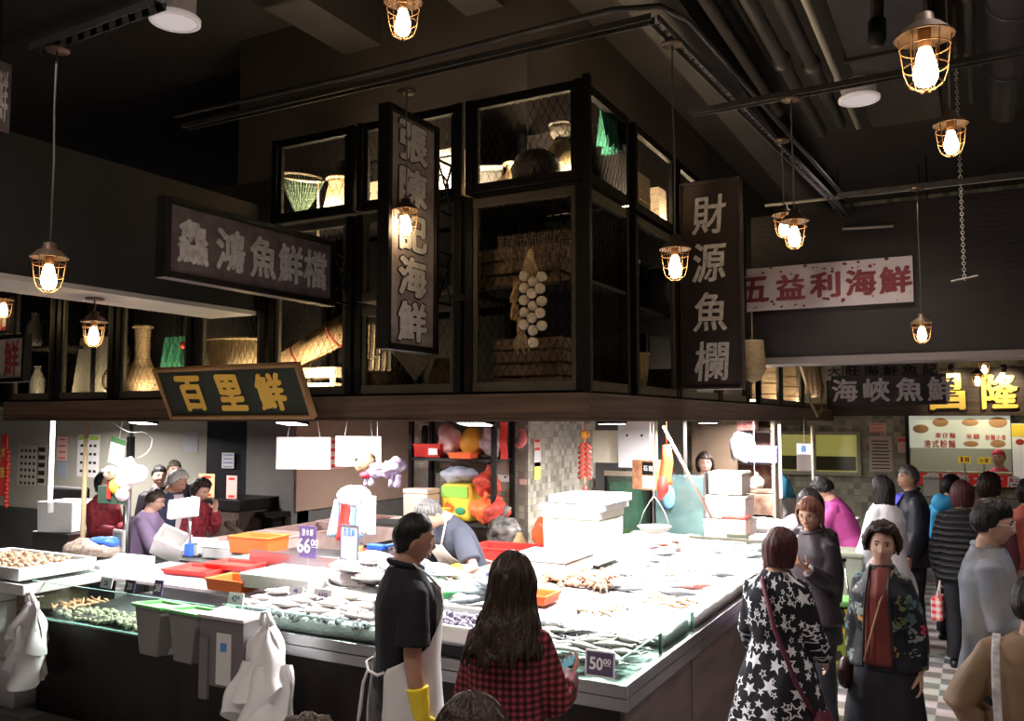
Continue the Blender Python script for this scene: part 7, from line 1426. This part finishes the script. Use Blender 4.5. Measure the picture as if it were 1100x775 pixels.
# 6 floral jacket woman, facing us
def floral(t, T, TH, w):
    q = MB().grid(lambda u, v: T((( u - .5) * (.105 + .06 * v), np.interp(v, [0, .17, .28, .5, 1], [.062, .115, .150, .154, .146]) + .016 - abs(u - .5) * .035, 1.455 - .58 * v)), 12, 20).build('inner_top', M_mar, t, smooth=True, solid=.006); wrinkle(q, .004)
    for s in (-1, 1): MB().tube([T((s * .058, .064, 1.455)), T((s * .062, .126, 1.36)), T((s * .066, .160, 1.29)), T((s * .075, .166, 1.15)), T((s * .09, .160, .86))], .008, 8).build('jacket_edge', M_dkc, t, smooth=True)
    MB().tube([T((-.075, .062, 1.44)), T((-.02, .172, 1.26)), T((.03, .176, 1.08)), T((.08, .174, .90))][:: 1], .007, 6).build('bag_strap', mat('tan_strap', (.36, .22, .13), .5), t, smooth=True)
    e = MB().torus((0, 0, 0), .056, .004, 24, 6); e.v = [tuple(T((x, y * 1.0 + .025, 1.472 - .30 * (y + .03)))) for x, y, z in e.v]; e.build('necklace', mat('pearl_necklace', (.6, .55, .5), .3), t, smooth=True)
    MB().ball((.22, .05, .78), (.05, .1, .1), 14, 10).build('shoulder_bag', mat('dark_leather_bag', (.03, .015, .012), .4), t, smooth=True)
person('person with short dark hair in floral bomber jacket over maroon top looking at the camera', (-.52, 5.36), fdir(-.22, -1), 1.55, fem=1, head=(10, 2, -3), arms={'L': ((-.26, .0, -1), (-.06, .12, -1), (1, .1, 0)), 'R': ((.18, -.12, -1), (.05, .1, -1), (-1, .1, 0))}, hair=dict(front=.108, side=.235, back=.27, t=.034, cling=.6, fringe=.004, curl=.010, wav=.05, fw=1.22), hm=H_brn, skin=mat('skin_warm', (.52, .32, .25), .5, col2=(.47, .28, .215), scale=18), top=M_floral, bottom=M_navyt, skirt=(.34, .06), vox=.006, bulk=.014, shoulder=.145, hem=.84, extra=floral, curlL=.5, bust=.02)
# 7-12 the crowd in the aisle
person('person in magenta top bending over the far end of the ice bed', (-1.12, 9.05), fdir(-.95, .1), 1.64, fem=1, lean=24, head=(0, 8, 0), arms={'L': ((-.1, .6, -1), (0, .8, -.6), (0, 0, -1)), 'R': ((.1, .6, -1), (0, .8, -.6), (0, 0, -1))}, hair=dict(front=.11, side=.20, back=.24, t=.02, curl=.008), hm=H_blk, top=M_pur, bottom=M_wj, skirt=(.45, .04), vox=.010)
person('person with long dark hair in white jacket standing behind the magenta top', (-.80, 8.62), fdir(-.75, .6), 1.62, fem=1, hair=dict(front=.11, side=.38, back=.44, t=.02, cling=.1, wav=.05, nv=34), hm=H_blk, top=M_wj, vox=.010, bulk=.04, hem=.72, arms={'L': ((-.2, .1, -1), (.1, .5, -.8), (0, 0, 1))})
def navyx(t, T, TH, w):
    MB().grid(lambda u, v: T(((u - .5) * (.05 + .10 * (1 - v)), np.interp(v, [0, .3, 1], [.085, .145, .17]) + .03 - abs(u - .5) * .04, 1.44 - .32 * v)), 8, 10).build('blue_shirt', mat('royal_blue_shirt', (.05, .05, .42), .6), t, smooth=True, solid=.006)
    p = w['L'][2]; q = MB().ball(p + V((0, .02, -.30)), (.05, .09, .2), 14, 10).build('white_carrier_bag', M_wb, t, smooth=True); wrinkle(q, .02); MB().tube([p + V((0, .0, -.02)), p + V((0, .02, -.16))], .012, 6).build('bag_handle', M_wb, t)
person('person with grey hair in navy jacket over blue shirt looking along the aisle', (-.62, 9.22), fdir(-.85, -.35), 1.70, head=(8, 0, 0), hair=short, hm=H_gry, skin=M_skin2, top=M_navj, vox=.010, bulk=.035, hem=.76, extra=navyx, arms={'L': ((-.15, .1, -1), (-.02, .35, -1), (1, 0, 0))}, collar=True)
person('person in cyan hooded jacket with tied black hair at the noodle shop', (-.30, 9.60), fdir(.45, .8), 1.60, fem=1, head=(-25, 5, 0), hair=dict(front=.115, side=.2, back=.25, t=.014), hm=H_blk, top=M_cyan, vox=.010, bulk=.04, hem=.78, hood=M_cyan)
def pbag(t, T, TH, w):
    p = w['L'][2]; k = p + V((-.03, .02, -.33)); m, n, l, b = newmat('red_white_check'); sp = cyl_uv(n, l); o_ = [mth(n, l, 'GREATER_THAN', mth(n, l, 'FRACT', mth(n, l, 'MULTIPLY', a, 16)), .5) for a in (mth(n, l, 'ADD', sp.outputs[0], sp.outputs[1]), sp.outputs[2])]
    mx = n.new('ShaderNodeMix'); mx.data_type = 'RGBA'; l.new(mth(n, l, 'MULTIPLY', mth(n, l, 'ADD', *o_), .5), mx.inputs['Factor']); mx.inputs[6].default_value = (.72, .62, .60, 1); mx.inputs[7].default_value = (.62, .05, .06, 1); l.new(mx.outputs[2], b.inputs['Base Color'])
    q = MB().box(k, (.10, .26, .22)).build('checked_bag', m, t, bevel=.02); MB().tube([p + V((0, .0, -.03)), k + V((0, .08, .11))], .006, 6).tube([p + V((0, .0, -.03)), k + V((0, -.08, .11))], .006, 6).build('bag_handles', M_wb, t)
person('person with dark red hair in black quilted jacket carrying a red checked bag', (-.17, 8.62), fdir(.15, 1), 1.60, fem=1, hair=bob, hm=H_red, top=M_puff, vox=.010, bulk=.05, hem=.80, extra=pbag, eyes=False, arms={'L': ((-.22, .0, -1), (-.03, .15, -1), (1, 0, 0))})
person('person with dark hair in maroon coat beyond the quilted jacket', (.04, 8.95), fdir(.6, .75), 1.66, fem=1, hair=med, hm=H_brn, top=mat('wine_coat_cloth', (.12, .035, .05), .6), vox=.011, bulk=.04, hem=.6)
# 13 glasses man, 14 brown jacket
def denx(t, T, TH, w): MB().tube([T((.04, .09, 1.44)), T((.066, .01, 1.465)), T((.0, -.066, 1.475)), T((-.066, .01, 1.465)), T((-.04, .09, 1.44))], [.010, .016, .020, .016, .010], 8).build('shirt_collar', M_den, t, smooth=True)
person('person with black hair and glasses in pale denim jacket, in profile', (.01, 5.42), fdir(1, .04), 1.70, head=(-4, 6, 0), arms={'R': ((.14, .15, -1), (-.15, .85, -.35), (-.4, 0, 1)), 'L': ((-.14, .15, -1), (.2, .8, -.4), (.4, 0, 1))}, hair=dict(front=.105, side=.19, back=.25, t=.020, fringe=.02, curl=.004, fade=.6, fw=1.45), hm=H_blk, top=M_den, vox=.007, bulk=.028, hem=.78, glasses=mat('white_glasses_frame', (.75, .75, .78), .2), extra=denx, wr=.009)
def brn(t, T, TH, w):
    M_ws = mat('white_strap_print', (.62, .60, .60), .6, col2=(.25, .24, .24), scale=20); q = MB().grid(lambda u, v: T((-.155 + (u - .5) * .035 + .02 * v, np.interp(v, [0, .1, .25, 1], [.02, -.09, -.155, -.19]) - .022, 1.44 - .72 * v)), 4, 24).build('white_strap', M_ws, t, smooth=True, solid=.008)
    MB().box(T((-.13, -.215, .70)), (.07, .03, .22)).build('white_pouch', M_ws, t, bevel=.008); MB().tube([T((.19, -.19, .95)), T((0, -.215, .945)), T((-.19, -.19, .95))], .006, 6).build('waist_seam', M_brnj, t)
person('person with black hair in brown jacket with a white strap, seen from behind', (.165, 4.12), fdir(.05, 1), 1.50, head=(-6, 0, 0), hair=dict(front=.115, side=.20, back=.25, t=.018), hm=H_blk, top=M_brnj, vox=.007, bulk=.032, hem=.60, flare=.03, eyes=False, extra=brn, arms={'L': ((-.55, -.1, -1), (.55, .35, -.65), (0, 0, -1)), 'R': ((.5, -.1, -1), (-.4, .4, -.7), (0, 0, -1))}, shoulder=.20, wr=.010)
person('person in orange-red and pink top cut off at the far end of the aisle', (.36, 9.2), fdir(.4, .9), 1.60, fem=1, hair=med, hm=H_brn, top=mat('coral_red_cloth', (.70, .16, .12), .6), bottom=mat('pink_skirt_cloth', (.75, .50, .50), .6), skirt=(.4, .05), vox=.011, eyes=False)
# 16 bent worker
person('grey-haired person in slate t-shirt and cream apron with yellow gloves bending over the fish', (-3.40, 5.66), fdir(-.86, -.5), 1.72, lean=30, head=(6, 26, 0), arms={'L': ((-.42, .0, -.50), (-.16, .95, .0), (.3, 0, -1)), 'R': ((.2, .35, -1), (-.15, .7, -.7), (-.5, 0, -.8))}, hair=short, hm=H_gry, top=M_dtee, vox=.0075, bulk=.024, hem=.88, sleeve='short', apron=(M_apr2, .40, 0), glove=(M_yg, 'LR'), bottom=M_navyt)
# customers and helpers across the far side
def P2(x, dpt): p = dep(x, 500, dpt); return (p.x, p.y)
person('elderly person with silver hair in navy vest over white shirt looking down', P2(178, 8.75), fdir(.75, -.55), 1.665, lean=8, head=(0, 18, 0), hair=dict(front=.105, side=.19, back=.235, t=.018), hm=H_sil, skin=M_skin2, top=M_nvest, vox=.009, bulk=.03, extra=lambda t, T, TH, w: MB().grid(lambda u, v: T(((u - .5) * .15, np.interp(v, [0, .3, 1], [.085, .15, .165]) + .02 - abs(u - .5) * .03, 1.45 - .5 * v)), 8, 10).build('white_shirt', mat('pale_shirt_cloth', (.68, .60, .62), .6), t, smooth=True, solid=.006) and None)
person('person with short brown hair and glasses in purple jacket reaching over the basin', P2(152, 8.25), fdir(.85, -.35), 1.50, lean=12, head=(0, 4, 0), arms={'R': ((.15, .6, -1), (-.05, 1, -.15), (0, 0, -1)), 'L': ((-.15, .6, -1), (.05, 1, -.15), (0, 0, -1))}, hair=dict(front=.115, side=.17, back=.22, t=.010), hm=H_brn, top=M_lil, vox=.009, bulk=.035, glasses=True)
person('person with curly dark hair in dark red top resting chin on hand', P2(206, 8.9), fdir(.55, -.75), 1.56, fem=1, lean=10, head=(10, 14, 0), arms={'L': ((-.2, .45, -1), (.2, .25, 1), (.6, .2, 0))}, hair=curly, hm=H_brn, top=M_redck, vox=.009)
person('person in red checked shirt standing behind the hanging plush bunch', P2(112, 9.0), fdir(.6, -.7), 1.60, fem=1, hair=med, hm=H_blk, top=M_redck, vox=.010, arms={'R': ((.1, .2, -1), (-.4, .9, 0), (0, 0, -1)), 'L': ((-.1, .2, -1), (.4, .9, .0), (0, 0, -1))})
person('person with black hair half hidden behind the silver-haired person', P2(171, 9.7), fdir(.2, -.9), 1.63, hair=short, hm=H_blk, top=M_dkc, vox=.012); person('person with brown-grey hair half hidden beside the silver-haired person', P2(187, 10.5), fdir(.2, -.9), 1.65, hair=short, hm=hairmat('grey_brown_hair', (.12, .09, .07), (.04, .03, .025)), top=M_dkc, vox=.012)
person('person with short brown hair peeping over the cream box stack', P2(757, 10.0), fdir(.1, -1), 1.76, fem=1, hair=med, hm=H_brn, top=M_wj, vox=.010)
person('person in cyan shirt and white apron with red gloves working at the far counter', P2(846, 11.75), fdir(-.75, -.55), 1.73, lean=26, head=(0, 30, 0), hair=short, hm=H_blk, top=mat('sky_blue_cloth', (.10, .45, .72), .6), sleeve='short', apron=(M_apr, .5, 0), glove=(M_red, 'LR'), arms={'L': ((-.15, .35, -1), (.1, .3, -1), (1, 0, 0)), 'R': ((.15, .35, -1), (0, .4, -1), (-1, 0, 0))}, vox=.010, collar=M_red)
c_ = onY(1073, 490, 13.9); person('cook in pinkish red shirt and cap inside the noodle shop', (c_.x, c_.y), fdir(-.2, -.9), 1.73, hair=short, hm=mat('red_cap', (.62, .06, .12), .6), top=mat('pink_red_cloth', (.66, .10, .16), .6), vox=.011)

# ---- shopping trolley and bin in the aisle
p = dep(901, 500, 7.0); t = thing('shopping_trolley', 'colourful flowered shopping trolley with silver handle standing in the aisle', 'trolley', (p.x - .02, p.y + .05, 0), R(20)); m, n, l, b = newmat('flowered_cloth'); vo = n.new('ShaderNodeTexVoronoi'); vo.inputs['Scale'].default_value = 13; tc = n.new('ShaderNodeTexCoord'); l.new(tc.outputs['Object'], vo.inputs['Vector']); sc_ = n.new('ShaderNodeSeparateColor'); l.new(vo.outputs['Color'], sc_.inputs[0]); rp = n.new('ShaderNodeValToRGB'); rp.color_ramp.interpolation = 'CONSTANT'; e = rp.color_ramp.elements; e[0].color = (.22, .25, .03, 1); e[1].position = .3; e[1].color = (.03, .03, .02, 1)
for q, c in ((.5, (.60, .36, .03)), (.62, (.30, .32, .06)), (.8, (.05, .09, .03))): e.new(q).color = (*c, 1)
l.new(sc_.outputs[0], rp.inputs[0]); l.new(rp.outputs[0], b.inputs['Base Color'])
q = MB().rings([[(sx * x, sy * y, z) for sx, sy in ((-1, -1), (1, -1), (1, 1), (-1, 1))] for x, y, z in ((.11, .09, .12), (.14, .12, .4), (.15, .13, .66))]).build('bag_body', m, t, bevel=.03, seg=3); MB().box((0, -.02, .69), (.30, .27, .05)).build('flap', mat('green_flap', (.12, .30, .08), .6), t, bevel=.015)
for s in (-.1, .1): MB().tube([(s, .14, .08), (s, .15, .7), (s * .8, .22, .98)], .010, 8).build('handle_bar', M_chrome, t, smooth=True)
MB().cyl((-.1, .22, .98), (.1, .22, .98), .014).build('grip', M_dark, t, smooth=True)
for s in (-1, 1): MB().torus((s * .17, .08, .085), .068, .017, 22, 8, rot=(0, R(90), 0)).build('wheel', mat('pale_wheel', (.55, .52, .45), .5), t, smooth=True); MB().cyl((s * .155, .08, .085), (s * .185, .08, .085), .045, n=14).build('hub', mat('wheel_hub', (.45, .42, .35), .5), t)
lump('purple_bag', 'lilac and white bag leaning on the flowered trolley', V((p.x - .26, p.y + .0, .38)), (.11, .1, .12), mat('lilac_film', (.66, .50, .68), .4, col2=(.3, .2, .55), scale=9), 41); lump('orange_bag', 'orange-red bag hanging below the lilac bag', V((p.x - .27, p.y + .02, .12)), (.09, .08, .12), mat('orange_red_cloth', (.72, .14, .06), .5), 42, tie=False)
t = thing('grey_bin', 'tall grey-green bin standing at the counter behind the trolley', 'bin', (*P2(903, 8.1), 0)); MB().box((0, 0, .45), (.36, .34, .9), taper=1.1).build('bin_body', mat('grey_green_plastic', (.20, .21, .18), .5, col2=(.28, .32, .22), scale=4), t, bevel=.02); MB().box((0, 0, .92), (.42, .40, .05)).build('lid', mat('grey_green_plastic'), t, bevel=.015)
